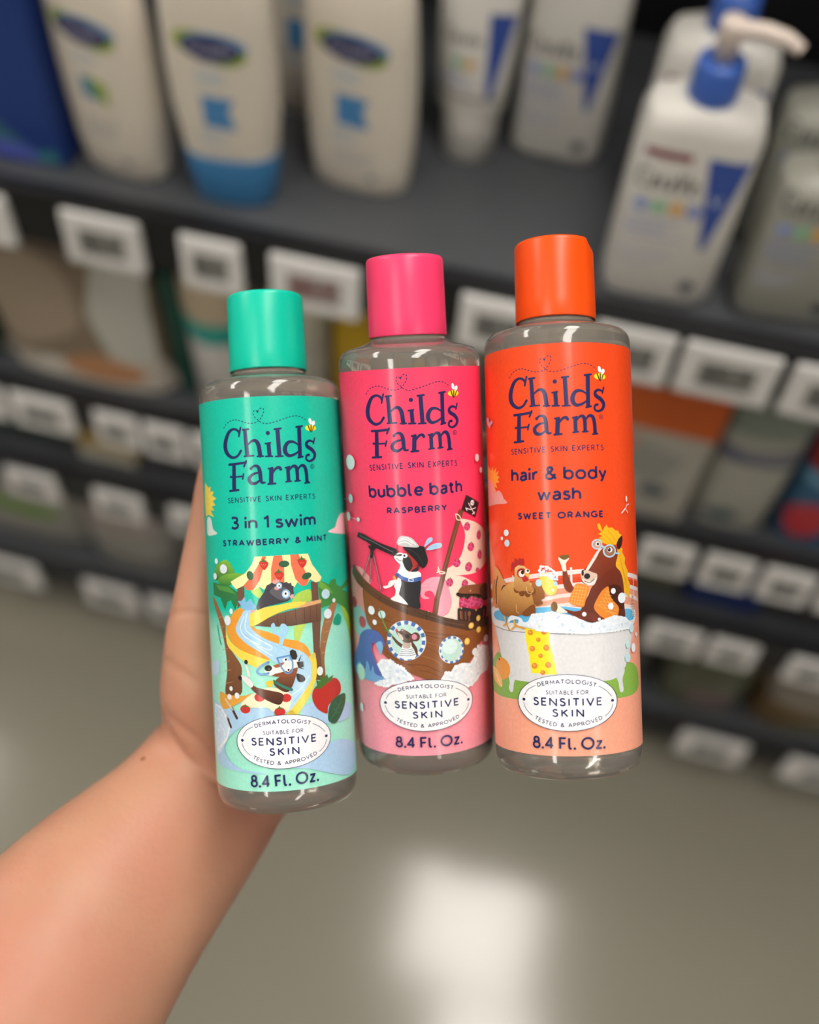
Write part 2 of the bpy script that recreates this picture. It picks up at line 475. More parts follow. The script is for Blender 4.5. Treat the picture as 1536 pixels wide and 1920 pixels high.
M2 = 'white electronic price tag on the second rail '
for i, (x0, x1, nm) in enumerate(((-.73, -.645, 'at the far left edge'), (-.635, -.555, 'second from the left'), (-.525, -.470, 'third from the left'), (-.462, -.410, 'fourth from the left'), (-.402, -.35, 'touching the green bottle edge'), (.14, .20, 'just right of the orange bottle'), (.212, .268, 'second right of the orange bottle'), (.278, .335, 'third right of the orange bottle'), (.345, .41, 'at the right edge'))):
    price_tag((x0 + x1) / 2, .582, x1 - x0, .055, M2 + nm)
M3 = 'white electronic price tag on the third rail '
for i, (x0, x1, nm) in enumerate(((-.70, -.625, 'at the far left'), (-.57, -.50, 'left of the hand'), (-.46, -.40, 'against the hand edge'), (.19, .26, 'just right of the orange bottle'), (.27, .33, 'second right of the orange bottle'), (.37, .43, 'third right of the orange bottle'), (.455, .52, 'at the right edge'))):
    price_tag((x0 + x1) / 2, .402, x1 - x0, .052, M3 + nm)
M4 = 'white electronic price tag on the lowest rail '
for i, (x0, x1, nm) in enumerate(((-.86, -.74, 'at the far left'), (-.66, -.57, 'left of the wrist'), (-.55, -.47, 'beside the thumb base'), (.31, .41, 'right of the orange bottle base'), (.47, .60, 'at the right edge'))):
    price_tag((x0 + x1) / 2, .092, x1 - x0, .066, M4 + nm)

# ------------------------------------------------------------------ products on the shelves
M_cream = mat('cream_plastic', 'd9cfbf', .42, .5, .02, 30)
M_white = mat('white_plastic', 'cdc9c1', .42, .5, .02, 30)
M_blue = mat('sky_blue_plastic', '3f80b4', .4, .5, .03, 30)
M_royal = mat('royal_blue_plastic', '3b5fae', .38, .5, .03, 30)
M_nozzle = mat('nozzle_plastic', 'cfc0b4', .4, .5, .03, 30)
def merge_print(pieces, fm, t, sx, sy):
    """each printed block is a part; the rows of one text block stay together"""
    fine, lay = {}, 0
    for n, its in pieces:
        if n == 'fine_print' and its[0][0] == 'l': fine.setdefault(its[0][1], []).extend(its)
        elif n == 'fine_print': o, lay = print_mesh('colour_patch', its, fm, t, lay, .00006, sx, sy, PRINT2)
        else: o, lay = print_mesh(n, its, fm, t, lay, .00006, sx, sy, PRINT2)
    for c, its in fine.items(): print_mesh('fine_print', its, fm, t, lay, .000001, sx, sy, PRINT2)
def smap(secs):
    def f(s, h, off):
        x, z = s / 1000, h / 1000
        a, b, p = sec_at(secs, z)
        u = min(.985, abs(x) / a); y = b * (1 - u ** p) ** (1 / p)
        nx = math.copysign(u ** (p - 1) / a, x); ny = (1 - u ** p) ** ((p - 1) / p) / b
        n = Vector((nx, -ny, 0)).normalized()
        return (x + n.x * (off + .0002), -y + n.y * (off + .0002), z), tuple(n)
    return f
def lettering_block(c, x0, x1, y0, y1, rows, seed):
    rnd = random.Random(seed); o = []; dy = (y1 - y0) / rows
    for i in range(rows):
        y = y1 - dy * (i + .5); x = x0; end = x1 - rnd.random() * (x1 - x0) * .35
        while x < end:
            w = rnd.uniform(2, 6); o.append(('l', c, [(x, y, dy * .45), (min(x + w, x1), y, dy * .45)])); x += w + 1.4
    return o
def lotion_bottle(x, y, rz, scale, look, label, h=.215, a=.044, b=.026):
    t = tag(empty('lotion_bottle', (x, y, .96), rz), label, 'bottle', 'cream lotion bottles on the top shelf')
    z0 = .026 if look == 'bluecap' else 0
    secs = [(z0 + 0, a*.72, b*.75, 2.6), (z0 + .004, a*.80, b*.85, 2.6), (z0 + .025, a*.90, b*.95, 2.5), (z0 + .07, a*1.0, b, 2.4), (z0 + .11, a, b, 2.4), (z0 + .15, a*.96, b, 2.4), (z0 + h - .025, a*.90, b*.95, 2.5), (z0 + h - .008, a*.72, b*.75, 2.5), (z0 + h, a*.45, b*.5, 2.3)]
    if look != 'bluecap':
        secs = [(0, a*.78, b*.8, 3), (.004, a*.88, b*.9, 3), (.03, a*.95, b*.97, 2.8)] + secs[3:]
    loft('bottle_body', secs, M_cream, t)
    if look == 'bluecap':
        loft('base_cap', [(0, a*.74, b*.82, 2.6), (.003, a*.80, b*.9, 2.6), (.04, a*.90, b*1.0, 2.5), (.052, a*.91, b*1.0, 2.5)], M_blue, t)
        secs = [(z0 + s[0] - z0, *s[1:]) for s in secs]
    else:
        loft('cap', [(h, a*.42, b*.5, 2.3), (h + .03, a*.40, b*.5, 2.3), (h + .034, a*.36, b*.45, 2.3)], M_cream if look == 'plain' else M_blue, t)
    k = a / .044 * 1.22
    oy = 146 + z0 * 500
    pieces = [['brand_oval', [('e', '9aa83a', (-9*k, oy + 4, 15*k, 11, -4)), ('e', '6f97c0', (2*k, oy + 1, 21*k, 13, -4)), ('e', '8aa032', (10*k, oy - 5, 12*k, 9, -4)), ('e', '26285a', (0, oy, 19*k, 11, -4)),
          ('t', 'a9a7b6', 'Cetaphil', [(-14*k, oy - 2), (14*k, oy - 4)], 7.5, .18)]]]
    it = []
    if look == 'plain': it += lettering_block('9fb4c4', -12*k, 8*k, oy - 30, oy - 18, 3, 3) + [('p', '3f80a6', [(-10*k, oy - 60), (-9*k, oy - 40), (4*k, oy - 48), (1*k, oy - 66)]), ('p', '8fa63a', [(-4*k, oy - 40), (10*k, oy - 46), (9*k, oy - 70), (0, oy - 56)])] + lettering_block('a8a8ac', -14*k, 14*k, oy - 105, oy - 82, 4, 4)
    else: it += lettering_block('9fbcd2', -12*k, 10*k, oy - 34, oy - 18, 3, 5) + [('p', '4a86bb', [(-10*k, oy - 72), (-10*k, oy - 42), (11*k, oy - 44), (7*k, oy - 56), (11*k, oy - 74)])] + lettering_block('9fb8cc', -14*k, 4*k, oy - 92, oy - 76, 3, 6) + lettering_block('b0b0b2', -13*k, 15*k, oy - 116, oy - 98, 4, 7)
    pieces += [['fine_print', [q]] for q in it] + [['seal_dot', [('e', '8d8f92', (12*k, oy - 126, 4, 4, 0))]]]
    merge_print(pieces, smap(secs), t, 3, 6)
    return t
lotion_bottle(-.438, .722, -.16, 1, 'plain', 'cream lotion bottle with green and blue mark beside the blue box', a=.0475)
lotion_bottle(-.3265, .712, .10, 1, 'bluecap', 'cream lotion bottle standing on a sky blue cap', a=.047)
lotion_bottle(-.221, .765, -.06, 1, 'screwcap', 'cream lotion bottle right of the blue-capped one, above the pink cap', a=.051)
lotion_bottle(-.30, .86, 0, 1, 'screwcap', 'cream lotion bottle half hidden behind the blue-capped one', a=.045)

def pump_secs(a, b, H): return [(0, a*.84, b*.8, 4.5), (.003, a*.93, b*.92, 4.5), (.012, a, b, 4.5), (H*.5, a, b, 4.5), (H - .02, a*.985, b*.97, 4.2), (H - .008, a*.9, b*.88, 3.6), (H - .002, a*.62, b*.7, 3), (H, a*.4, b*.55, 2.4)]
M_trans = mat('translucent_bottle', 'a9a89c', .35, .5, .03, 30, trans=.25)
M_label = mat('milky_label', 'd0ccc4', .5, .4, .02, 30)
def moisturiser(x, y, rz, label, pump=True, maroon=True, a=.0475, b=.030, H=.178, body=None, z=.96):
    t = tag(empty('pump_bottle' if pump else 'lotion_flask', (x, y, z), rz), label, 'bottle', 'white skincare bottles with a blue wedge')
    secs = pump_secs(a, b, H)
    loft('bottle_body', secs, body or M_white, t)
    k = a / .0475
    pieces = []
    if maroon: pieces.append(['maroon_bar', [('l', '7c2c38', [(-39*k, 151*k, 7), (-3*k, 150*k, 7)])]])
    pieces += [['brand_lettering', [('t', '5a5856', 'CeraVe', [(-41*k, 119*k), (7*k, 117*k)], 19*k, .13)]],
           ['blue_wedge', [('p', '38529c', [(9*k, 153*k), (42*k, 151*k), (27*k, 66*k), (23*k, 66*k)]), ('t', 'b6bfdc', 'V', [(19*k, 110*k), (31*k, 110*k)], 10*k, .2)]]]
    for i, c in enumerate(('8f9cc6', '8ebf98', 'd6a860', '8791c6')): pieces.append(['colour_dot', [('e', c, ((-32 + 14 * i) * k, 103*k, 6.4*k, 6.4*k, 0))]])
    pieces += [['fine_print', [q]] for q in lettering_block('98a0c4', -40*k, 8*k, 70*k, 92*k, 4, 11) + lettering_block('b4b6c4', -40*k, 6*k, 42*k, 62*k, 4, 12)]
    pieces.append(['seal_dot', [('e', '4c4c52', (24*k, 25*k, 6.5*k, 6.5*k, 0))]])
    merge_print(pieces, smap(secs), t, 3, 8)
    if pump:
        lathe('collar', [(0, H - .002), (.0185, H - .002), (.0188, H + .004), (.0178, H + .026), (.0165, H + .029), (0, H + .029)], M_royal, t, 40)
        hd = lathe('pump_head', [(0, H + .029), (.0085, H + .029), (.0085, H + .044), (.0098, H + .047), (.0098, H + .056), (.0088, H + .059), (0, H + .060)], M_nozzle, t, 28)
        tube('spout', [(.004, -.002, H + .053), (.022, -.006, H + .056), (.036, -.010, H + .0555), (.047, -.013, H + .051)], [.0068, .0062, .0055, .0046], M_nozzle, hd)
    else:
        lathe('cap', [(0, H - .002), (.016, H - .002), (.016, H + .02), (.015, H + .022), (0, H + .022)], M_royal if maroon else M_white, t, 36)
    return t
moisturiser(.066, .706, .06, 'white pump bottle with bright blue collar at the front of the top shelf', H=.186)
moisturiser(.072, .80, .04, 'white pump bottle with maroon stripe standing directly behind the front pump bottle', H=.186)
moisturiser(-.050, .868, -.02, 'white bottle with blue wedge set back on the shelf, left of the pump bottles', maroon=False, a=.044, H=.19)
moisturiser(.178, .712, .10, 'greyish translucent bottle at the right edge of the top shelf', pump=False, maroon=False, a=.046, H=.142, body=M_trans)
moisturiser(.178, .80, .05, 'greyish translucent bottle behind the one at the right edge', pump=False, maroon=False, a=.046, H=.142, body=M_trans)
# small tube standing on its cap
t = tag(empty('cream_tube', (-.133, .835, .96), -.05), 'small white cream tube standing on its rounded cap, deep on the shelf', 'tube')
lathe('cap', [(0, 0), (.020, 0), (.025, .003), (.0265, .05), (.026, .052), (0, .052)], M_white, t, 40)
ts = [(.052, .029, .026, 2.2), (.056, .031, .027, 2.2), (.10, .034, .024, 2.3), (.16, .037, .014, 2.4), (.19, .038, .003, 2.6)]
loft('tube_body', ts, M_label, t)
merge_print([['brand_lettering', [('t', '6a6866', 'CeraVe', [(-26, 120), (8, 120)], 12, .13)]], ['blue_wedge', [('p', '38529c', [(12, 150), (34, 150), (20, 70), (16, 70)])]], ['colour_dot', [('e', '8ebf98', (-12, 104, 5, 5, 0))]], ['colour_dot', [('e', 'd6a860', (-1, 104, 5, 5, 0))]], ['grey_band', [('l', '9a958d', [(-29, 72, 5), (29, 72, 5)])]]] + [['fine_print', [q]] for q in lettering_block('98a0c4', -26, 8, 80, 96, 3, 15)], smap(ts), t, 3, 6)

def flatmap(y):
    def f(s, h, off): return (s / 1000, y - .0002 - off, h / 1000), (0, -1, 0)
    return f
def carton(name, x0, x1, y, d, z, h, col, items, label, cat='box', rz=0, group=None, lid=True):
    t = tag(empty(name, ((x0 + x1) / 2, y + d / 2, z), rz), label, cat, group)
    w = (x1 - x0) / 2; m = mat('carton_' + col, col, .5, .4, .05, 25)
    bevel(box('carton_body', -w, w, -d/2, d/2, 0, h, m, t), .002)
    if lid: box('tuck_flap', -w*.97, w*.97, -d/2 + .001, d/2 - .002, h, h + .0012, m, t)
    for i, q in enumerate(items): print_mesh('printed_patch', [q], flatmap(-d/2), t, i, .00005, 9999, None, PRINT2)
    return t
def pouch(name, x0, x1, y, d, z, h, col, items, label, cat='pack', rz=0, group=None, col2=None):
    t = tag(empty(name, ((x0 + x1) / 2, y + d / 2, z), rz), label, cat, group)
    w = (x1 - x0) / 2; m = mat('film_' + col, col, .35, .5, .06, 25, bump=.25, bscale=60)
    secs = [(0, w*.94, d*.30, 3.5), (.006, w*.98, d*.42, 3.2), (h*.3, w, d*.5, 2.8), (h*.7, w, d*.46, 2.8), (h*.92, w*.98, d*.22, 3), (h, w*.97, .0025, 4)]
    loft('pack_body', secs, m, t)
    loft('top_seal', [(h, w*.97, .0025, 4), (h + .012, w*.97, .0016, 4)], mat('film_' + (col2 or col), col2 or col, .35, .5, .06, 25), t)
    for i, q in enumerate(items): print_mesh('printed_patch', [q], smap(secs), t, i, .00006, 4, 8, PRINT2)
    return t
def jar(x, y, z, r, h, col, capcol, label, ring=None, cat='jar', group=None):
    t = tag(empty('cream_jar', (x, y, z)), label, cat, group)
    m = mat('jar_' + col, col, .4, .5, .03, 25); mc = mat('lid_' + capcol, capcol, .4, .5, .03, 25)
    lathe('jar_body', [(0, 0), (r*.9, 0), (r, .004), (r, h*.72), (r*.94, h*.74), (0, h*.74)], m, t, 40)
    lathe('lid', [(0, h*.74), (r*1.0, h*.745), (r*1.02, h*.76), (r*1.0, h*.98), (r*.93, h), (0, h)], mc, t, 40)
    if ring: lathe('seal_ring', [(r*1.001, h*.60), (r*1.03, h*.61), (r*1.03, h*.74), (r*1.001, h*.745)], mat('ring_' + ring, ring, .4, .5, .03, 25), t, 40)
    return t
# blue carton at the far left of the top shelf
carton('skincare_carton', -.62, -.492, .690, .09, .96, .24, '1f3a7c', [('p', '3a6a78', [(-60, 60), (-40, 66), (10, 40), (30, 20), (20, 14), (-20, 34)]), ('p', '5560b4', [(-30, 8), (0, 26), (30, 20), (58, 8), (40, 3)]), ('p', '3a7a80', [(30, 12), (55, 20), (60, 6), (44, 4)])] + lettering_block('8fa0d0', -50, 40, 150, 190, 4, 21), 'deep blue carton with teal swirl at the left edge of the top shelf', rz=.05)
# second shelf, left
S2 = .648
jar(-.685, .72, S2, .036, .20, '1d4634', '1d4634', 'dark green bottle at the left edge of the second shelf', cat='bottle')
pouch('wipes_pack', -.640, -.437, .672, .07, S2, .205, '7c6c5a', [('s', 'b9afa2', [(-98, 6), (98, 6), (98, 60), (60, 70), (0, 52), (-98, 34)]), ('p', 'b7b6ab', [(46, 60), (96, 60), (97, 190), (40, 190), (30, 130)]), ('s', 'b07e58', [(-20, 40), (20, 66), (60, 60), (80, 40), (60, 22), (10, 18)]), ('s', '9c8b78', [(-90, 60), (-20, 80), (20, 120), (0, 180), (-90, 190)]), ('s', 'c7c0b4', [(-60, 20), (-35, 48), (-18, 30), (-30, 12)])], 'taupe wipes pack with pale corner and peach picture on the second shelf', col2='a09484')
carton('gap_strip', -.428, -.412, .70, .08, S2, .19, '1e4a40', [], 'narrow dark green strip standing in for the dark gap beside the taupe pack')  # solid strip: the shade of the gap before the jar, put in as colour
jar(-.368, .715, S2, .039, .205, 'b9b6b2', 'b7a68c', 'tall grey jar with teal ring and beige lid left of the green bottle', ring='1f8f84')
jar(-.285, .725, S2, .036, .185, 'aaa79a', 'b9b4a0', 'pale grey jar half hidden behind the green cap')
pouch('snack_pouch', -.245, -.175, .71, .05, S2, .16, 'b08d1f', [], 'mustard yellow pouch between the green and pink bottles')
carton('plain_carton', -.165, -.075, .71, .07, S2, .17, '8b867c', [], 'grey carton hidden behind the pink bottle')
carton('plain_carton', -.065, .045, .71, .07, S2, .17, '7f7b73', [], 'grey carton between the pink and orange bottles')
# second shelf, right
carton('soap_carton', .052, .172, .672, .08, S2, .215, 'a49f94', [('p', 'c0561a', [(-60, 150), (60, 150), (60, 214), (-60, 214)]), ('p', '8f8d86', [(-40, 140), (40, 112), (20, 60), (-50, 90)]), ('e', '3e4a55', (20, 50, 16, 10, 0)), ('p', 'b08a78', [(-58, 130), (-10, 140), (-20, 90), (-58, 70)])], 'pale carton with burnt orange band right of the orange bottle')
pouch('wipes_pack', .178, .262, .674, .06, S2, .20, '9a988d', [('p', '55566e', [(-40, 120), (40, 128), (40, 150), (-40, 140)]), ('s', '7d857c', [(-38, 160), (38, 166), (38, 195), (-38, 195)]), ('s', '4c5a60', [(-30, 30), (-5, 44), (10, 30), (-10, 18)])], 'grey wipes pack with slate blue stripe between the orange-band carton and red pack')
pouch('wipes_pack', .268, .372, .674, .07, S2, .205, '2b5878', [('p', '9c1c1c', [(-50, 132), (50, 126), (50, 196), (-50, 196)]), ('s', 'b0323a', [(-46, 60), (-20, 84), (0, 70), (-8, 26), (-36, 20)]), ('s', 'a05a2c', [(8, 70), (40, 76), (48, 40), (24, 22), (4, 40)]), ('p', '6f9dbc', [(-48, 112), (40, 104), (40, 120), (-48, 126)])], 'blue wipes pack with red top and red and orange pictures')
pouch('wipes_pack', .378, .47, .674, .07, S2, .20, '7a2320', [('p', '2b5878', [(-44, 20), (44, 20), (44, 90), (-44, 100)])], 'dark red wipes pack at the right edge of the second shelf')
# third shelf
S3 = .465
carton('small_carton', -.60, -.52, .69, .06, S3, .075, 'a58a4a', [('p', 'c8c2b2', [(-40, 2), (40, 2), (40, 26), (-40, 26)])], 'ochre carton low on the third shelf at left')
for i, (x0, x1, c, nm) in enumerate(((-.74, -.62, '2c3a34', 'dark green-grey carton at the left of the third shelf'), (-.51, -.40, '3c3d40', 'charcoal carton on the third shelf left of the hand'), (-.39, -.25, '4a4844', 'dim grey carton behind the green bottle on the third shelf'), (-.24, -.05, '3c3a38', 'dim brown-grey carton behind the pink bottle'), (-.04, .12, '454340', 'dim carton behind the orange bottle'))):
    carton('small_carton', x0, x1, .70, .07, S3, .12, c, [('p', '77756f', [(-30, 70), (25, 70), (25, 90), (-30, 90)])], nm)
carton('small_carton', .14, .21, .70, .06, S3, .10, '5c5b40', [], 'olive carton on the third shelf right of the orange bottle')
carton('small_carton', .225, .315, .69, .07, S3, .075, '1d2f66', [('p', '3a3f58', [(-40, 50), (40, 50), (40, 70), (-40, 70)])], 'navy blue carton low on the third shelf at right')
carton('small_carton', .325, .44, .70, .07, S3, .11, '312c2c', [], 'near-black carton at the right edge of the third shelf')
# lowest shelf
S4 = .165
pouch('diaper_pack', -.90, -.66, .69, .12, S4 + .001, .21, '8f8c84', [('s', '5f8a1c', [(-80, 110), (-20, 124), (60, 110), (90, 96), (60, 84), (-10, 94), (-80, 92)]), ('e', 'a59f98', (0, 160, 40, 18, 0))], 'grey diaper pack with bright green stripe at lower left')
pouch('diaper_pack', -.655, -.50, .675, .12, S4, .205, '83807a', [('s', '9c918c', [(-70, 120), (40, 130), (60, 170), (-60, 180)]), ('p', '6f6d68', [(-70, 20), (70, 20), (70, 60), (-70, 50)])], 'grey diaper pack in the middle of the lowest shelf at left')
pouch('diaper_pack', -.495, -.36, .675, .12, S4, .20, '6f6a68', [('p', '5a2228', [(-60, 30), (60, 30), (60, 70), (-60, 80)])], 'grey diaper pack with dark red patch beside the hand')
pouch('diaper_pack', -.355, -.16, .68, .12, S4, .19, '55524e', [], 'dim grey diaper pack behind the green bottle')
pouch('diaper_pack', -.15, .05, .68, .12, S4, .19, '4c4a48', [], 'dim grey diaper pack behind the pink bottle')
pouch('diaper_pack', .06, .24, .68, .12, S4, .19, '413e3c', [], 'dark grey diaper pack behind the orange bottle')
pouch('diaper_pack', .25, .38, .675, .12, S4, .19, '4f5140', [('s', '6a4426', [(-60, 150), (60, 160), (60, 180), (-60, 180)]), ('e', '6b5a5a', (10, 60, 36, 28, 0))], 'olive and brown diaper pack at lower right')
pouch('diaper_pack', .39, .53, .675, .12, S4, .20, '5e4a2c', [('s', '8a8278', [(-60, 100), (20, 110), (30, 150), (-60, 160)]), ('e', '5a5a48', (20, 40, 36, 28, 0))], 'brown and grey diaper pack at the right edge of the lowest shelf')

# ------------------------------------------------------------------ the three held bottles
def cw(c): c = Vector(c); return Vector((c.dot(CX), c.dot(CY), c.dot(CZ)))
def P(u, v, Z): return EYE + cw(((u - 768) / 1900 * Z, (v - 960) / 1900 * Z, Z))
R, LAB, BASE = .0245, .130, .0085
M_pet = mat('cloudy_soap_in_clear_plastic', (.66, .60, .52), .03, .6, 0, trans=.80, ior=1.36, coat=.5)
def frame(top, bot):
    ax = (top - bot).normalized(); mid = (top + bot) / 2
    base = mid - ax * (LAB / 2 + BASE)
    fw = EYE - mid; fw = (fw - ax * fw.dot(ax)).normalized(); y = -fw; x = y.cross(ax)
    return Matrix(((x[0], y[0], ax[0], base[0]), (x[1], y[1], ax[1], base[1]), (x[2], y[2], ax[2], base[2]), (0, 0, 0, 1)))
def cylmap(s, h, off):
    st = 1.0; i = math.floor(s / st + 1e-9); t = s / st - i
    a0, a1 = i * st / 24.5, (i + 1) * st / 24.5
    r = R + .00002 + off
    x = r * (math.sin(a0) * (1 - t) + math.sin(a1) * t); y = -r * (math.cos(a0) * (1 - t) + math.cos(a1) * t)
    a = s / 24.5
    return (x, y, h / 1000), (math.sin(a), -math.cos(a), 0)
def held_bottle(key, M, label, capcol, split, cols, tint, notch):
    t = tag(empty('toiletry_bottle'), label, 'bottle', 'held toiletry bottles')
    t.matrix_world = M
    mm = [(0, 1.6), (15, 1.0), (18.5, .1), (20.5, 0), (22.3, .7), (23.6, 2.2), (24.2, 4.2), (24.4, 7), (24.4, 60), (24.4, 138.5), (24.4, 141.0), (24.25, 142.6), (23.7, 144.0), (22.6, 145.2), (20.8, 146.0), (17, 147.0), (14.4, 147.9), (13.3, 148.5), (12.8, 149.3), (12.5, 150.5), (12.5, 151.4), (13.0, 151.7), (13.0, 152.4), (12.4, 152.8), (12.4, 166), (0, 166)]
    lathe('bottle_body', [(r / 1000, z / 1000) for r, z in mm], M_pet, t, 128)
    for rr in (13.15, 12.95):
        pass
    # label sleeve: two background colours
    n = 154
    vs, fs, cs, ns = [], [], [], []
    hs = [8.5, split - 4, split + 4, 60 + 40, 138.5]
    for h, c in zip(hs, (cols[1], cols[1], cols[0], cols[0], cols[0])):
        for i in range(n):
            s = (i - 77) * 1.0; s = max(-76.97, s)
            p, nn = cylmap(s if i else -76.97, h, -.00002); vs.append(p); ns.append(nn); cs.append((*lin(c), 1))
    for k in range(len(hs) - 1):
        for i in range(n):
            j = (i + 1) % n; fs.append((k*n+i, k*n+j, (k+1)*n+j, (k+1)*n+i))
    me = bpy.data.meshes.new('label'); me.from_pydata(vs, [], fs)
    at = me.color_attributes.new('Col', 'FLOAT_COLOR', 'POINT'); at.data.foreach_set('color', [v for c in cs for v in c])
    for p in me.polygons: p.use_smooth = True
    me.normals_split_custom_set_from_vertices(ns)
    me.materials.append(PRINT)
    lab = link(bpy.data.objects.new('label', me), t)
    layer = 1
    for name, items in ART[key]:
        alone = name in ('product_name', 'logo_lettering', 'dashed_flight_path', 'bee')
        o, last = print_mesh(name, items, cylmap, lab, 2 if alone else layer, .0000022, 1.0)
        if not alone: layer = last
    # cap
    mc = mat('cap_' + capcol, capcol, .36, .5, .02, 40, sss=.0)
    def fn(p, a):
        if notch is None or p[2] < .166: return p
        d = abs((a - math.radians(notch) + PI) % (2 * PI) - PI)
        k = max(0, 1 - (d / math.radians(42)) ** 4) if d < math.radians(42) else 0
        r = math.hypot(p[0], p[1])
        return (p[0], p[1], p[2] - (.0032 * k * (p[2] - .166) / .0105 if r > .004 else 0))
    cp = [(12.85, 160), (12.95, 150.4), (13.1, 149.8), (13.35, 149.7), (13.5, 150.1), (13.46, 156), (13.38, 164.4), (13.36, 166.0), (13.25, 174.9), (13.05, 175.8), (12.6, 176.3), (11.9, 176.5), (10.2, 176.5)]
    cap = lathe('cap', [(r / 1000, z / 1000) for r, z in cp], mc, t, 96, fn)
    lathe('disc_top', [(.0101, .1758), (.0101, .1766), (.0098, .1768), (.005, .1769), (0, .1769)], mc, cap, 48, fn)
    return t
MG = frame(P(506, 756, .3575), P(539, 1450, .3575))
MP = frame(P(767.5, 687, .352), P(800, 1378, .367))
MO = frame(P(1044, 668, .3440), P(1065.6, 1387, .3415))
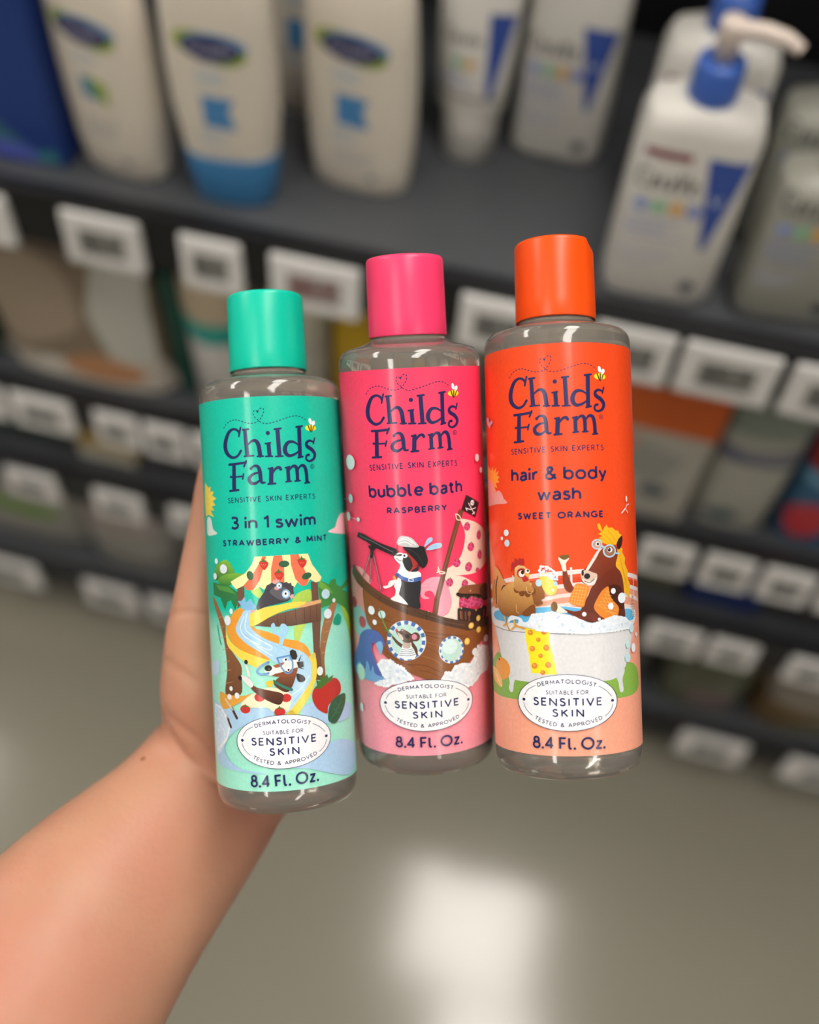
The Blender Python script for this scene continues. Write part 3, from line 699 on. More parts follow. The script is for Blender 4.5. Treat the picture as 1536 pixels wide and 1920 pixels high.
ART={
'g':[
('sun',[
('p','eed251',[(-30.5,111.68),(-27.11,109.63),(-25.34,109.92),(-25.91,108.37),(-23.55,108.15),(-24.7,106.89),(-22.08,105.8),(-24.57,105.0),(-22.92,103.59),(-25.21,103.3),(-23.79,101.6),(-26.5,102.21),(-24.33,99.67),(-28.27,100.52),(-31.22,99.9),(-31.89,104.87)]),
]),
('cloud',[
('s','d5e6dc',[(-29.9,99.11),(-26.47,99.27),(-25.18,95.64),(-22.96,94.47),(-23.5,93.74),(-30.26,93.79)]),
]),
('cloud',[
('s','efd3d8',[(19.71,92.72),(21.72,93.69),(23.7,94.38),(25.52,96.99),(29.29,98.92),(36.81,98.09),(36.8,92.09),(26.74,91.91)]),
]),
('palm_trees',[
('s',('2f7a3a','86b83a'),[(-25.92,80.6),(-23.49,83.63),(-19.02,85.11),(-16.58,83.6),(-14.98,80.44),(-17.78,80.29),(-21.79,78.79),(-25.74,78.34)]),
('s',('2f7a3a','7db03a'),[(-23.24,78.7),(-19.36,80.29),(-13.55,80.61),(-10.98,79.81),(-14.56,78.41),(-18.03,76.51),(-22.57,77.1)]),
('p','2d7442',[(-26.96,77.56),(-18.02,76.58),(-14.26,74.36),(-14.47,70.68),(-15.61,68.39),(-17.32,71.78),(-18.92,71.02),(-20.21,68.32),(-22.44,72.43),(-26.9,73.34)]),
('p','4f9440',[(-25.48,76.85),(-18.04,76.21),(-14.84,73.63),(-18.17,74.36),(-22.74,75.04)]),
('s',('6b4328','9a6640'),[(-27.91,72.99),(-24.7,70.49),(-20.44,63.55),(-18.76,56.19),(-14.38,50.42),(-14.28,46.0),(-14.96,40.45),(-22.07,39.98),(-20.62,48.66),(-21.58,57.92),(-24.3,65.26),(-27.11,70.01)]),
('r','c08d62',[(-24.27,65.63,0.18),(-21.24,66.28,0.18)]),
('r','c08d62',[(-23.85,62.28,0.18),(-20.78,62.94,0.18)]),
('r','c08d62',[(-23.38,58.94,0.18),(-20.27,59.62,0.18)]),
('r','c08d62',[(-22.85,54.86,0.18),(-19.72,55.55,0.18)]),
('r','c08d62',[(-22.28,50.79,0.18),(-19.13,51.5,0.18)]),
('r','c08d62',[(-21.95,47.83,0.18),(-18.75,48.55,0.18)]),
('r','c08d62',[(-21.47,43.76,0.18),(-18.24,44.5,0.18)]),
('p','3f8a42',[(14.16,77.09),(18.47,75.06),(19.68,76.46),(22.17,76.82),(22.66,74.7),(25.19,73.72),(35.15,76.91),(36.8,74.35),(25.93,72.7),(33.25,71.1),(36.81,63.32),(36.8,58.58),(29.77,63.67),(22.81,68.43),(17.57,67.94),(14.75,67.48),(13.94,73.21)]),
('p','6aa840',[(14.61,76.87),(18.42,74.31),(20.52,71.86),(16.28,73.0),(14.02,74.69)]),
('p','a9c63e',[(24.19,67.71),(27.75,66.2),(36.81,59.77),(32.65,54.4),(30.37,58.96),(27.12,62.81)]),
('s','a9cc52',[(3.95,69.96),(6.17,73.1),(10.62,74.04),(10.85,70.44),(7.35,70.07)]),
('s','b4d25e',[(4.56,57.0),(4.38,61.12),(5.39,63.32),(8.45,63.12),(7.47,60.85),(5.84,57.25)]),
('s','b4d25e',[(-9.33,74.64),(-8.1,75.88),(-6.57,76.01),(-5.22,73.04),(-6.75,72.36)]),
('s',('8a5a38','a87850'),[(18.3,67.87),(22.26,68.37),(20.72,65.05),(16.87,57.24),(15.01,50.75),(15.02,44.6),(13.17,44.23),(13.03,51.01),(14.59,60.86)]),
('r','cfa078',[(17.05,65.45,0.15),(19.59,65.63,0.15)]),
('r','cfa078',[(16.36,62.53,0.15),(18.49,62.74,0.15)]),
('r','cfa078',[(15.62,59.25,0.15),(17.33,59.5,0.15)]),
('r','cfa078',[(14.9,55.98,0.15),(16.21,56.27,0.15)]),
('r','cfa078',[(14.13,52.36,0.15),(15.03,52.69,0.15)]),
('s','0f9e7c',[(20.17,63.23),(22.5,64.86),(24.7,63.28),(23.56,60.94),(20.03,61.43)]),
('r','0f9e7c',[(-25.13,62.96,0.66),(-24.16,58.89,0.66),(-23.3,56.7,0.66)]),
]),
('hut',[
('p','6d4e3e',[(-14.28,75.46),(-11.63,76.89),(-11.67,71.57),(-13.27,70.12),(-14.56,69.02)]),
('p','6d4e3e',[(11.01,76.6),(13.76,76.38),(13.85,70.17),(11.16,70.04)]),
('p','6d4e3e',[(10.79,63.12),(14.17,63.22),(13.32,54.69),(14.02,43.44),(10.8,43.89),(10.85,54.98)]),
('p',('5e4233','7d5a46'),[(-8.89,63.2),(-5.61,64.93),(-0.39,66.88),(7.86,68.48),(14.72,69.41),(14.36,63.2),(10.78,63.05),(3.78,62.56),(-3.5,62.65)]),
('r','432e22',[(-0.77,66.6,0.15),(-0.66,62.65,0.15)]),
('r','432e22',[(1.8,67.18,0.15),(1.77,62.71,0.15)]),
('r','432e22',[(5.16,67.96,0.15),(5.28,62.66,0.15)]),
('r','432e22',[(8.25,68.52,0.15),(8.17,63.0,0.15)]),
('r','432e22',[(10.35,68.78,0.15),(10.29,63.09,0.15)]),
('r','432e22',[(12.82,69.15,0.15),(12.66,63.3,0.15)]),
('p','dba878',[(4.62,68.37),(8.72,69.95),(14.78,70.38),(14.71,69.27),(7.85,68.33)]),
('p','f2e6a6',[(-7.4,85.92),(10.43,86.0),(11.82,82.28),(15.36,77.74),(14.59,76.5),(12.86,76.2),(10.81,77.47),(9.49,75.72),(7.81,75.3),(6.35,76.84),(5.22,75.3),(3.33,74.58),(1.91,75.66),(-2.26,77.29),(-3.22,76.16),(-4.75,74.95),(-6.19,75.93),(-8.14,75.08),(-10.51,74.96),(-11.65,76.53),(-14.73,75.39),(-16.06,76.51),(-16.93,77.88),(-11.02,80.55),(-8.49,83.4)]),
('p','df6f4c',[(-4.74,85.89),(-3.57,85.9),(-4.72,81.79),(-6.01,78.19),(-8.33,75.05),(-10.71,74.97),(-11.81,76.53),(-8.68,79.67),(-6.21,83.32)]),
('p','df6f4c',[(-1.12,85.93),(1.6,85.93),(2.11,81.44),(1.96,76.61),(-2.3,77.29),(-2.16,81.67)]),
('p','df6f4c',[(4.32,86.0),(7.18,85.97),(8.53,81.76),(10.38,77.2),(9.41,75.62),(7.81,75.3),(5.64,77.91),(4.38,82.77)]),
('s','c9302a',[(-6.07,83.89),(-4.48,84.52),(-2.97,83.76),(-3.43,82.24),(-4.62,81.45)]),
('p','44702f',[(-5.9,84.19),(-4.94,84.61),(-4.59,85.37),(-4.17,84.58),(-3.25,84.38),(-4.51,83.9)]),
('e','e8a33a',(-5.16,83.24,0.09,0.15,0)),
('e','e8a33a',(-4.87,82.77,0.09,0.15,0)),
('e','e8a33a',(-4.54,83.21,0.09,0.15,0)),
('e','e8a33a',(-4.25,82.74,0.09,0.15,0)),
('e','e8a33a',(-3.92,83.19,0.09,0.15,0)),
('s','c9302a',[(6.55,83.95),(8.2,84.55),(9.83,83.74),(9.33,82.23),(8.04,81.46)]),
('p','44702f',[(6.72,84.25),(7.71,84.65),(8.08,85.4),(8.53,84.6),(9.52,84.38),(8.17,83.93)]),
('e','e8a33a',(7.48,83.28,0.1,0.15,0)),
('e','e8a33a',(7.78,82.79,0.1,0.15,0)),
('e','e8a33a',(8.13,83.24,0.1,0.15,0)),
('e','e8a33a',(8.44,82.75,0.1,0.15,0)),
('e','e8a33a',(8.79,83.19,0.1,0.15,0)),
('s','c9302a',[(-1.21,80.19),(0.34,80.8),(1.83,80.03),(1.37,78.51),(0.19,77.74)]),
('p','44702f',[(-1.05,80.49),(-0.11,80.9),(0.23,81.65),(0.65,80.86),(1.55,80.66),(0.31,80.19)]),
('e','e8a33a',(-0.33,79.53,0.09,0.15,0)),
('e','e8a33a',(-0.05,79.06,0.09,0.15,0)),
('e','e8a33a',(0.28,79.5,0.09,0.15,0)),
('e','e8a33a',(0.56,79.02,0.09,0.15,0)),
('e','e8a33a',(0.88,79.47,0.09,0.15,0)),
('e','2f5f3f',(2.12,83.08,1.75,1.1,0)),
('e','2f5f3f',(-9.26,79.77,1.18,1.54,15)),
('e','2f5f3f',(9.64,78.63,1.77,1.1,15)),
]),
('water_slide',[
('s','e3992f',[(-17.96,65.85),(-15.14,68.54),(-11.83,69.26),(-13.29,65.89),(-15.38,62.93),(-14.73,59.99),(-11.45,57.07),(-7.61,54.82),(-4.17,52.52),(-5.91,50.94),(-11.61,54.13),(-16.78,57.0),(-19.12,60.26),(-19.52,63.95)]),
('s','e3992f',[(-9.99,63.37),(-8.01,62.23),(-3.95,60.99),(1.39,58.49),(5.77,57.33),(8.82,54.83),(10.12,50.44),(8.94,51.13),(5.61,54.04),(1.62,55.66),(-3.73,57.8),(-7.38,59.5),(-9.61,61.38)]),
('s','aad0e8',[(-11.67,68.45),(-8.49,68.02),(-9.76,66.22),(-10.29,63.66),(-8.82,61.44),(-5.89,59.17),(1.63,55.84),(6.36,53.97),(9.04,51.48),(10.22,47.66),(9.17,43.21),(7.19,39.72),(0.9,40.34),(2.93,44.75),(2.39,48.82),(-1.89,50.58),(-6.14,53.87),(-12.25,57.73),(-15.24,60.65),(-15.47,62.93),(-13.48,66.26)]),
('r','d5e7f2',[(-12.2,66.25,0.37),(-13.69,62.58,0.37),(-12.14,59.64,0.37),(-7.5,57.02,0.37)]),
('r','d5e7f2',[(-10.91,67.34,0.37),(-11.96,62.94,0.37),(-10.06,60.36,0.37),(-3.78,56.89,0.37)]),
('r','d5e7f2',[(-10.56,58.53,0.37),(-6.08,55.15,0.37),(-3.22,53.21,0.37)]),
('r','d5e7f2',[(-6.78,56.27,0.37),(-3.86,55.07,0.37),(-3.08,56.13,0.37),(-5.23,57.31,0.37)]),
('r','8dbfdf',[(-13.19,63.68,0.22),(-12.91,61.11,0.22),(-9.74,58.89,0.22)]),
('r','8dbfdf',[(-8.9,59.98,0.22),(-3.76,57.25,0.22),(1.58,54.74,0.22)]),
('r','8dbfdf',[(6.26,51.78,0.22),(7.99,47.92,0.22),(7.42,44.3,0.22)]),
('s','eed24f',[(-19.99,63.57),(-19.42,59.87),(-15.87,56.28),(-9.23,53.39),(-4.21,51.72),(-4.74,50.64),(-7.88,49.34),(-11.78,50.83),(-16.72,54.04),(-19.99,57.25)]),
('s','eed24f',[(-10.05,66.78),(-6.92,68.71),(0.47,69.82),(4.16,70.31),(9.04,70.0),(6.33,68.68),(1.83,67.83),(-2.6,66.26),(-5.62,64.64),(-8.73,63.2),(-9.99,63.29)]),
('r','eed24f',[(9.38,51.82,0.73),(10.75,48.33,1.53),(10.27,43.96,1.68),(7.58,39.68,1.68)]),
('s','7fb6dc',[(-13.26,70.23),(-14.16,71.41),(-12.76,71.58),(-11.51,72.85),(-11.12,71.01),(-9.53,72.15),(-8.81,70.96),(-7.59,69.1),(-10.05,68.35),(-12.57,68.75)]),
('s','9fcbe6',[(-3.05,63.0),(-1.92,63.82),(-0.99,60.4),(0.16,63.26),(1.62,63.24),(2.55,61.27),(1.1,58.44),(-0.24,54.8),(-1.23,55.22),(-0.4,58.9),(-2.15,60.39)]),
]),
('mole',[
('p','3f3c42',[(-7.66,69.28),(-6.78,71.63),(-4.79,74.11),(-3.88,76.27),(-2.09,77.1),(-0.63,77.13),(0.83,77.3),(1.9,76.87),(2.64,77.19),(3.28,76.6),(4.09,76.73),(4.35,75.8),(4.97,75.57),(4.79,74.3),(4.96,73.19),(4.24,72.06),(2.78,70.77),(-0.24,70.16),(-3.54,69.6),(-7.33,68.28)]),
('s','5c5960',[(-2.96,74.03),(-0.7,75.74),(2.9,74.8),(3.49,71.82),(0.54,71.28)]),
('e','d79a94',(-0.54,75.29,0.87,0.66,0)),
('e','8db9d6',(0.22,76.06,0.98,1.09,0)),
('e','e9eef0',(0.15,76.06,0.62,0.73,0)),
('e','28262a',(0.22,75.98,0.25,0.33,0)),
('e','8db9d6',(2.31,73.18,1.39,1.53,0)),
('e','e9eef0',(2.23,73.19,0.91,1.02,0)),
('e','28262a',(2.17,73.3,0.36,0.44,0)),
('p','d9a19b',[(-2.01,77.09),(-1.49,78.16),(-1.04,77.77),(-0.5,78.47),(-0.23,77.91),(0.57,78.05),(0.17,77.34),(-1.02,76.56)]),
('p','d9a19b',[(3.44,72.38),(4.28,72.94),(4.95,72.82),(4.7,72.29),(5.35,71.76),(4.41,71.69),(3.9,71.24)]),
('p','d9a19b',[(-9.87,67.87),(-8.85,68.58),(-7.51,68.44),(-8.5,67.84),(-8.99,67.38)]),
]),
('swimming_pool',[
('s','a7cbe6',[(-31.2,36.51),(-21.56,35.72),(-15.0,35.02),(-7.09,36.51),(-3.68,33.49),(-15.32,29.52),(-22.45,24.52),(-23.69,19.98),(-17.16,16.03),(-9.82,14.99),(-6.57,14.34),(-17.23,14.85),(-30.14,16.87),(-30.96,29.26)]),
('s','c9dcec',[(-29.94,35.08),(-25.36,34.1),(-20.12,29.93),(-22.42,24.92),(-27.97,19.29),(-30.88,21.18)]),
('s','a9cbe8',[(5.71,34.29),(8.7,36.66),(15.55,36.24),(24.96,34.35),(29.48,31.84),(26.68,28.73),(15.6,28.7),(8.4,30.83)]),
('s','a9cbe8',[(13.23,21.81),(20.27,22.49),(27.25,20.46),(31.72,17.36),(30.39,11.1),(22.65,9.73),(7.6,14.9),(1.7,16.41)]),
('s','bcd6ec',[(-31.16,49.48),(-25.32,51.28),(-25.26,47.69),(-27.29,45.88),(-31.04,45.85)]),
('f',None,[(-29.81,35.91),(-25.24,35.32),(-20.07,30.72),(-22.42,24.92),(-28.96,20.32),(-31.81,25.06)],40,0.6,11),
]),
('cow',[
('s','e0a040',[(-25.14,40.52),(-21.22,40.1),(-13.76,40.08),(-10.8,41.07),(-13.85,38.51),(-21.6,35.24),(-25.17,36.04)]),
('r','eed24f',[(10.82,52.48,1.16),(10.76,47.38,1.78),(8.5,40.99,2.33),(4.59,35.97,2.87),(2.11,33.29,3.1)]),
('s','b4d6ea',[(2.01,39.33),(3.75,43.07),(6.68,45.9),(7.73,50.48),(9.77,47.5),(9.14,43.66),(6.05,39.72),(3.11,36.12),(0.61,34.32),(-0.83,36.44)]),
('r','d9eaf4',[(2.82,40.04,0.31),(6.09,42.06,0.31),(8.74,45.67,0.31)]),
('r','8dbfdf',[(3.1,37.68,0.23),(6.43,40.85,0.23)]),
('r','4a2b1e',[(-18.86,35.56,1.01),(-16.9,32.55,1.01)]),
('r','4a2b1e',[(-21.48,32.56,1.01),(-19.87,29.36,1.01)]),
('r','cfc8c4',[(-22.0,38.45,0.62),(-18.6,35.18,0.62)]),
('r','cfc8c4',[(-25.14,36.33,0.54),(-21.17,32.39,0.54)]),
('s','f0e4c2',[(-15.01,36.5),(-12.88,39.32),(-8.47,41.39),(-5.19,42.79),(-1.33,42.22),(2.51,39.99),(2.09,36.99),(0.63,34.59),(-3.61,34.85),(-5.51,36.2),(-11.28,36.23)]),
('e','c22f2c',(-7.95,39.63,1.8,1.45,0)),
('e','c22f2c',(0.84,39.04,1.62,1.38,0)),
('e','c22f2c',(-13.31,35.67,1.94,1.4,0)),
('e','c22f2c',(-1.49,34.62,1.77,1.51,0)),
('p','44702f',[(-15.17,36.18),(-13.72,36.64),(-13.22,37.43),(-12.58,36.67),(-11.26,36.51)]),
('p','44702f',[(-3.19,35.6),(-2.01,35.93),(-1.59,36.68),(-1.05,35.87),(0.09,35.6)]),
('s',('44241a','7a4528'),[(-11.61,46.37),(-9.62,43.34),(-5.23,42.02),(-0.55,40.7),(-0.19,38.65),(-1.5,36.99),(-4.63,38.11),(-8.52,40.53),(-10.92,42.87)]),
('s','e6e0dc',[(-14.41,46.78),(-11.62,46.13),(-9.92,44.04),(-10.92,42.87),(-13.47,45.17)]),
('e','26221f',(-14.74,45.99,0.77,0.78,0)),
('r','e6e0dc',[(-12.36,50.54,0.7),(-11.83,48.78,0.93),(-11.25,46.64,1.01)]),
('e','26221f',(-12.14,51.28,0.67,0.78,0)),
('s',('4a281a','8a5232'),[(-2.76,44.63),(1.24,47.56),(4.6,48.45),(4.06,45.38),(2.74,42.38),(0.92,40.9),(-2.08,42.65)]),
('s','e9e4e0',[(-5.51,48.4),(-2.89,49.96),(0.62,50.8),(4.94,51.34),(5.29,48.69),(2.76,46.98),(-1.11,46.87),(-4.22,46.64)]),
('s','a5603a',[(-2.89,49.96),(0.62,50.8),(-0.6,49.44),(-2.54,49.17)]),
('s','8a4a2a',[(-4.98,47.21),(-1.86,47.3),(3.62,48.54),(5.01,48.6),(3.58,46.12),(-1.91,46.3)]),
('e','ece6e2',(-3.94,48.34,1.95,1.63,0)),
('e','2a2624',(-4.57,49.14,1.25,1.01,0)),
('e','5a5654',(-4.27,48.9,0.39,0.31,0)),
('p','27211f',[(2.65,54.38),(3.53,54.85),(4.6,54.22),(5.08,52.5),(4.54,51.34),(2.6,51.66)]),
('p','27211f',[(4.7,50.58),(6.91,50.56),(7.03,48.79),(5.2,48.47)]),
('s','27211f',[(4.52,46.7),(6.68,45.9),(7.35,44.46),(6.17,43.76),(4.8,44.33)]),
('r','3a322e',[(5.52,50.9,0.47),(6.41,52.76,0.12)]),
('r','3a322e',[(5.8,48.53,0.39),(7.19,47.99,0.12)]),
('l','5f93c4',[(-1.62,52.34,0.5),(2.66,52.98,0.5)]),
('r','5f93c4',[(-1.55,52.22,0.5),(-0.23,49.15,0.5),(1.22,47.18,0.5),(2.99,47.73,0.5),(3.4,50.5,0.5),(2.5,52.91,0.5)]),
('e','f2f0ee',(1.04,51.47,0.85,0.7,0)),
('e','28262a',(1.24,51.65,0.39,0.39,0)),
('e','f2f0ee',(1.85,48.29,0.7,0.7,0)),
('e','28262a',(1.97,48.21,0.35,0.39,0)),
('r','6f9fd0',[(-4.39,51.19,0.78),(-7.24,49.73,0.78),(-8.35,48.0,0.78),(-6.97,47.12,0.78),(-4.57,47.51,0.78)]),
('r','2f7a66',[(-2.95,44.8,0.85),(-0.14,42.92,0.85),(2.7,41.61,0.85)]),
('s','e6c23c',[(-5.49,44.74),(-3.13,44.92),(-3.93,42.98),(-5.17,43.26)]),
]),
('giant_strawberry',[
('s','b82f27',[(9.83,40.35),(11.6,42.16),(14.41,42.16),(18.75,43.56),(21.73,41.19),(21.63,38.19),(18.28,36.69),(15.44,34.47),(14.8,32.12),(11.17,34.28),(9.52,37.73)]),
('p','47702f',[(10.21,41.09),(11.58,41.85),(11.15,43.79),(12.93,43.08),(11.72,46.08),(13.94,44.12),(15.59,45.23),(16.02,43.82),(18.36,44.58),(17.35,42.9),(14.89,42.01),(12.52,40.77)]),
('s','2b5a3c',[(15.13,30.96),(15.95,34.39),(18.28,36.77),(24.0,37.44),(24.29,34.48),(21.72,30.86),(18.39,28.3),(15.73,29.19)]),
('r','4a7d58',[(22.79,36.78,0.19),(19.16,32.63,0.19),(15.92,29.63,0.19)]),
('r','4a7d58',[(20.52,34.18,0.12),(22.98,34.73,0.12)]),
('r','4a7d58',[(19.49,32.97,0.12),(22.32,33.04,0.12)]),
('r','4a7d58',[(18.23,31.8,0.12),(20.96,31.49,0.12)]),
('r','4a7d58',[(20.19,34.04,0.12),(18.46,35.15,0.12)]),
('r','4a7d58',[(18.86,32.48,0.12),(16.95,33.42,0.12)]),
]),
('bubble',[
('e','e0e8ea',(-16.28,40.05,1.02,1.02,0)),
]),
('bubble',[
('e','e0e8ea',(-19.74,39.43,1.07,0.95,0)),
]),
('bubble',[
('e','e0e8ea',(-18.8,42.26,0.79,0.79,0)),
]),
('bubble',[
('e','e0e8ea',(12.76,46.65,1.2,1.49,0)),
]),
('bubble',[
('e','dde8ee',(-19.78,82.15,1.79,1.56,0)),
]),
('bubble',[
('e','dde8ee',(-23.39,84.75,0.97,0.94,0)),
]),
('bubble',[
('e','dde8ee',(-24.66,79.68,1.14,1.13,0)),
]),
('bubble',[
('e','b9dbe6',(16.61,72.04,1.79,1.67,0)),
]),
('bubble',[
('e','dde8ee',(20.34,69.51,0.83,0.75,0)),
]),
('bubble',[
('e','dde8ee',(17.14,65.33,1.73,1.67,0)),
]),
('bubble',[
('e','dde8ee',(-17.06,68.08,0.74,0.93,0)),
]),
('bubble',[
('e','dde8ee',(-18.95,65.01,1.5,1.67,0)),
]),
('product_name',[
('t','1b2158','SENSITIVE SKIN EXPERTS',[(-16.52,103.88),(-0.82,103.91),(14.37,104.06)],1.83,0.155),
('t','1b2158','3 in 1 swim',[(-15.78,95.07),(-1.24,94.93),(14.12,95.14)],4.38,0.178),
('t','1b2158','STRAWBERRY & MINT',[(-19.8,89.61),(-0.78,89.5),(18.73,89.84)],2.19,0.24),
]),
('volume_lettering',[
('t','1b2158','8.4 Fl. Oz.',[(-12.55,10.01),(-5.99,9.94),(1.8,10.26),(10.43,10.43)],4.11,0.16),
]),
('logo_lettering',[
('r','1b2158',[(-10.81,126.67,0.74),(-11.37,127.72,0.82),(-12.99,128.26,0.82),(-14.97,127.13,1.23),(-16.47,123.72,1.64),(-16.11,120.81,1.48),(-13.95,118.97,0.98),(-11.85,119.3,0.82),(-10.49,120.95,0.9)]),
('r','1b2158',[(-10.24,128.56,0.66),(-10.96,125.79,0.66)]),
('l','1b2158',[(-8.73,127.88,1.23),(-8.29,119.16,1.48)]),
('r','1b2158',[(-9.49,127.81,0.66),(-7.54,127.91,0.66)]),
('r','1b2158',[(-9.31,119.07,0.57),(-6.16,119.11,0.57)]),
('r','1b2158',[(-7.88,122.84,0.49),(-6.56,123.9,0.82),(-5.3,123.98,1.15),(-4.38,122.58,1.39),(-3.92,119.02,1.39)]),
('r','1b2158',[(-4.92,118.81,0.57),(-2.97,118.79,0.57)]),
('l','1b2158',[(-1.07,123.01,1.31),(-0.88,118.86,1.31)]),
('r','1b2158',[(-2.09,122.86,0.57),(-0.41,123.08,0.57)]),
('r','1b2158',[(-2.11,118.67,0.57),(0.05,118.64,0.57)]),
('e','1b2158',(-1.11,126.32,0.69,0.7,0)),
('l','1b2158',[(2.05,127.69,1.39),(2.34,118.73,1.39)]),
('r','1b2158',[(1.11,127.51,0.66),(3.2,127.72,0.66)]),
('r','1b2158',[(1.08,118.52,0.57),(3.45,118.55,0.57)]),
('r','1b2158',[(8.97,122.14,0.49),(7.16,123.2,0.82),(5.35,122.97,1.15),(4.31,121.3,1.39),(4.43,119.62,1.39),(5.57,118.65,1.07),(7.39,119.05,0.82),(8.9,120.03,0.57)]),
('l','1b2158',[(9.47,128.06,1.39),(9.3,118.27,1.39)]),
('r','1b2158',[(8.42,128.12,0.66),(10.59,128.39,0.66)]),
('r','1b2158',[(8.65,117.92,0.66),(10.29,118.28,0.66)]),
('r','1b2158',[(14.62,123.14,0.57),(13.15,123.55,0.82),(11.9,122.81,0.98),(12.14,121.62,1.23),(13.88,120.57,1.31),(14.99,119.08,1.23),(14.4,117.47,0.98),(12.7,116.73,0.74),(11.51,117.41,0.74),(11.75,118.58,0.74),(12.61,118.84,0.9)]),
('r','1b2158',[(15.19,124.4,0.61),(14.6,122.61,0.61)]),
('l','1b2158',[(-13.3,116.76,1.31),(-13.68,108.41,1.56)]),
('r','1b2158',[(-15.21,116.7,0.82),(-12.14,116.76,0.82),(-8.92,117.02,0.82)]),
('r','1b2158',[(-8.79,117.51,0.66),(-9.61,115.73,0.66)]),
('r','1b2158',[(-13.75,112.42,0.57),(-10.1,112.54,0.57)]),
('r','1b2158',[(-9.88,113.34,0.57),(-10.32,111.64,0.57)]),
('e','1b2158',(-14.65,112.57,0.53,0.43,0)),
('r','1b2158',[(-15.35,107.98,0.74),(-12.02,108.11,0.74)]),
('e','1b2158',(-7.2,114.95,0.55,0.53,0)),
('r','1b2158',[(-7.34,115.03,0.57),(-6.08,115.75,0.74),(-4.84,115.39,1.07),(-4.29,113.77,1.31),(-4.15,111.3,1.23),(-3.76,110.15,0.9),(-2.78,110.1,0.57)]),
('r','1b2158',[(-4.37,113.49,0.49),(-6.53,113.1,0.82),(-8.0,111.72,1.15),(-7.53,110.27,1.15),(-5.9,109.99,0.9),(-4.26,111.13,0.57)]),
('l','1b2158',[(-0.48,114.8,1.39),(-0.8,109.8,1.39)]),
('r','1b2158',[(-1.46,114.6,0.57),(-0.06,114.89,0.57)]),
('r','1b2158',[(-1.75,109.56,0.66),(0.58,109.67,0.66)]),
('r','1b2158',[(-0.19,113.03,0.49),(0.89,114.5,0.82),(2.02,114.88,0.98),(2.55,114.23,0.98)]),
('l','1b2158',[(4.92,114.87,1.23),(4.96,110.24,1.23)]),
('r','1b2158',[(4.04,114.68,0.53),(5.53,115.03,0.53)]),
('r','1b2158',[(5.24,113.74,0.49),(6.54,115.12,0.82),(7.63,114.94,1.15),(8.02,113.36,1.23),(8.04,110.48,1.15)]),
('r','1b2158',[(8.33,113.88,0.49),(9.31,115.18,0.82),(10.57,115.11,1.15),(11.25,113.36,1.23),(11.45,109.84,1.23)]),
('r','1b2158',[(4.07,110.05,0.53),(5.85,110.22,0.53)]),
('r','1b2158',[(7.11,110.21,0.53),(8.96,110.33,0.53)]),
('r','1b2158',[(10.53,109.45,0.53),(12.36,109.6,0.53)]),
('l','1b2158',[(14.48,114.93,0.16),(14.38,114.61,0.16),(14.2,114.36,0.16),(13.9,114.25,0.16),(13.56,114.24,0.16),(13.27,114.34,0.16),(13.11,114.58,0.16),(13.04,114.9,0.16),(13.14,115.22,0.16),(13.31,115.47,0.16),(13.61,115.58,0.16),(13.95,115.59,0.16),(14.24,115.49,0.16),(14.41,115.25,0.16),(14.48,114.93,0.16)]),
('t','1b2158','R',[(13.4,114.52),(14.12,114.53)],0.69,0.16),
]),
('dashed_flight_path',[
('d','1b2158',[(-16.89,128.81,0.28),(-15.53,130.25,0.28),(-13.31,131.22,0.28),(-11.26,131.16,0.28),(-8.96,130.31,0.28),(-6.75,129.75,0.28),(-4.94,129.95,0.28),(-3.86,130.54,0.28),(-2.76,131.98,0.28),(-2.08,133.52,0.28),(-2.33,134.48,0.28),(-3.39,134.49,0.28),(-4.19,133.49,0.28)],0.69,0.45),
('d','1b2158',[(-4.19,133.49,0.28),(-4.99,133.98,0.28),(-5.62,133.43,0.28),(-5.41,132.0,0.28),(-3.86,130.54,0.28),(-3.0,129.81,0.28),(-1.26,129.42,0.28),(1.35,129.93,0.28),(4.17,130.79,0.28),(7.06,131.63,0.28),(9.29,131.75,0.28),(11.0,131.15,0.28),(12.36,130.2,0.28)],0.69,0.45),
('s','1b2158',[(-4.5,133.8),(-4.19,133.63),(-3.86,133.82),(-3.91,133.4),(-4.2,133.07),(-4.48,133.44)]),
]),
('bee',[
('e','f1d92e',(13.85,127.81,2.22,1.03,0)),
('r','1c1a1c',[(12.88,128.7,0.42),(13.56,126.81,0.42)]),
('r','1c1a1c',[(14.01,128.6,0.42),(13.97,126.47,0.42)]),
('r','1c1a1c',[(15.27,128.8,0.35),(14.5,126.85,0.35)]),
('e','f4f4f4',(13.76,130.07,0.59,1.06,12)),
('e','f4f4f4',(15.03,129.46,0.66,0.92,-30)),
]),
('approval_badge',[
('e','2c355f',(-0.69,24.77,16.67,8.91,0)),
('e','eeeef0',(-0.69,24.77,16.38,8.73,0)),
('t','1b2158','DERMATOLOGIST',[(-9.91,29.56),(-6.34,30.36),(-0.93,30.79),(4.42,30.39),(8.27,29.34)],1.36,0.18),
('t','1b2158','SUITABLE FOR',[(-7.36,27.3),(5.87,27.32)],1.36,0.15),
('t','1b2158','SENSITIVE',[(-11.61,23.74),(10.28,23.61)],2.65,0.185),
('t','1b2158','SKIN',[(-5.55,20.32),(4.29,20.27)],2.58,0.185),
('t','1b2158','TESTED & APPROVED',[(-11.35,19.49),(-8.58,18.23),(-4.91,17.43),(-1.34,17.18),(2.22,17.37),(6.24,18.04),(10.29,19.3)],1.29,0.17),
('e','1b2158',(-14.93,25.33,0.58,0.48,0)),
('e','1b2158',(13.99,24.83,0.58,0.47,0)),
('r','1b2158',[(-14.58,26.71,0.18),(-13.22,28.63,0.18),(-10.73,29.95,0.18)]),
('r','1b2158',[(9.18,29.72,0.18),(11.67,28.24,0.18),(13.65,26.2,0.18)]),
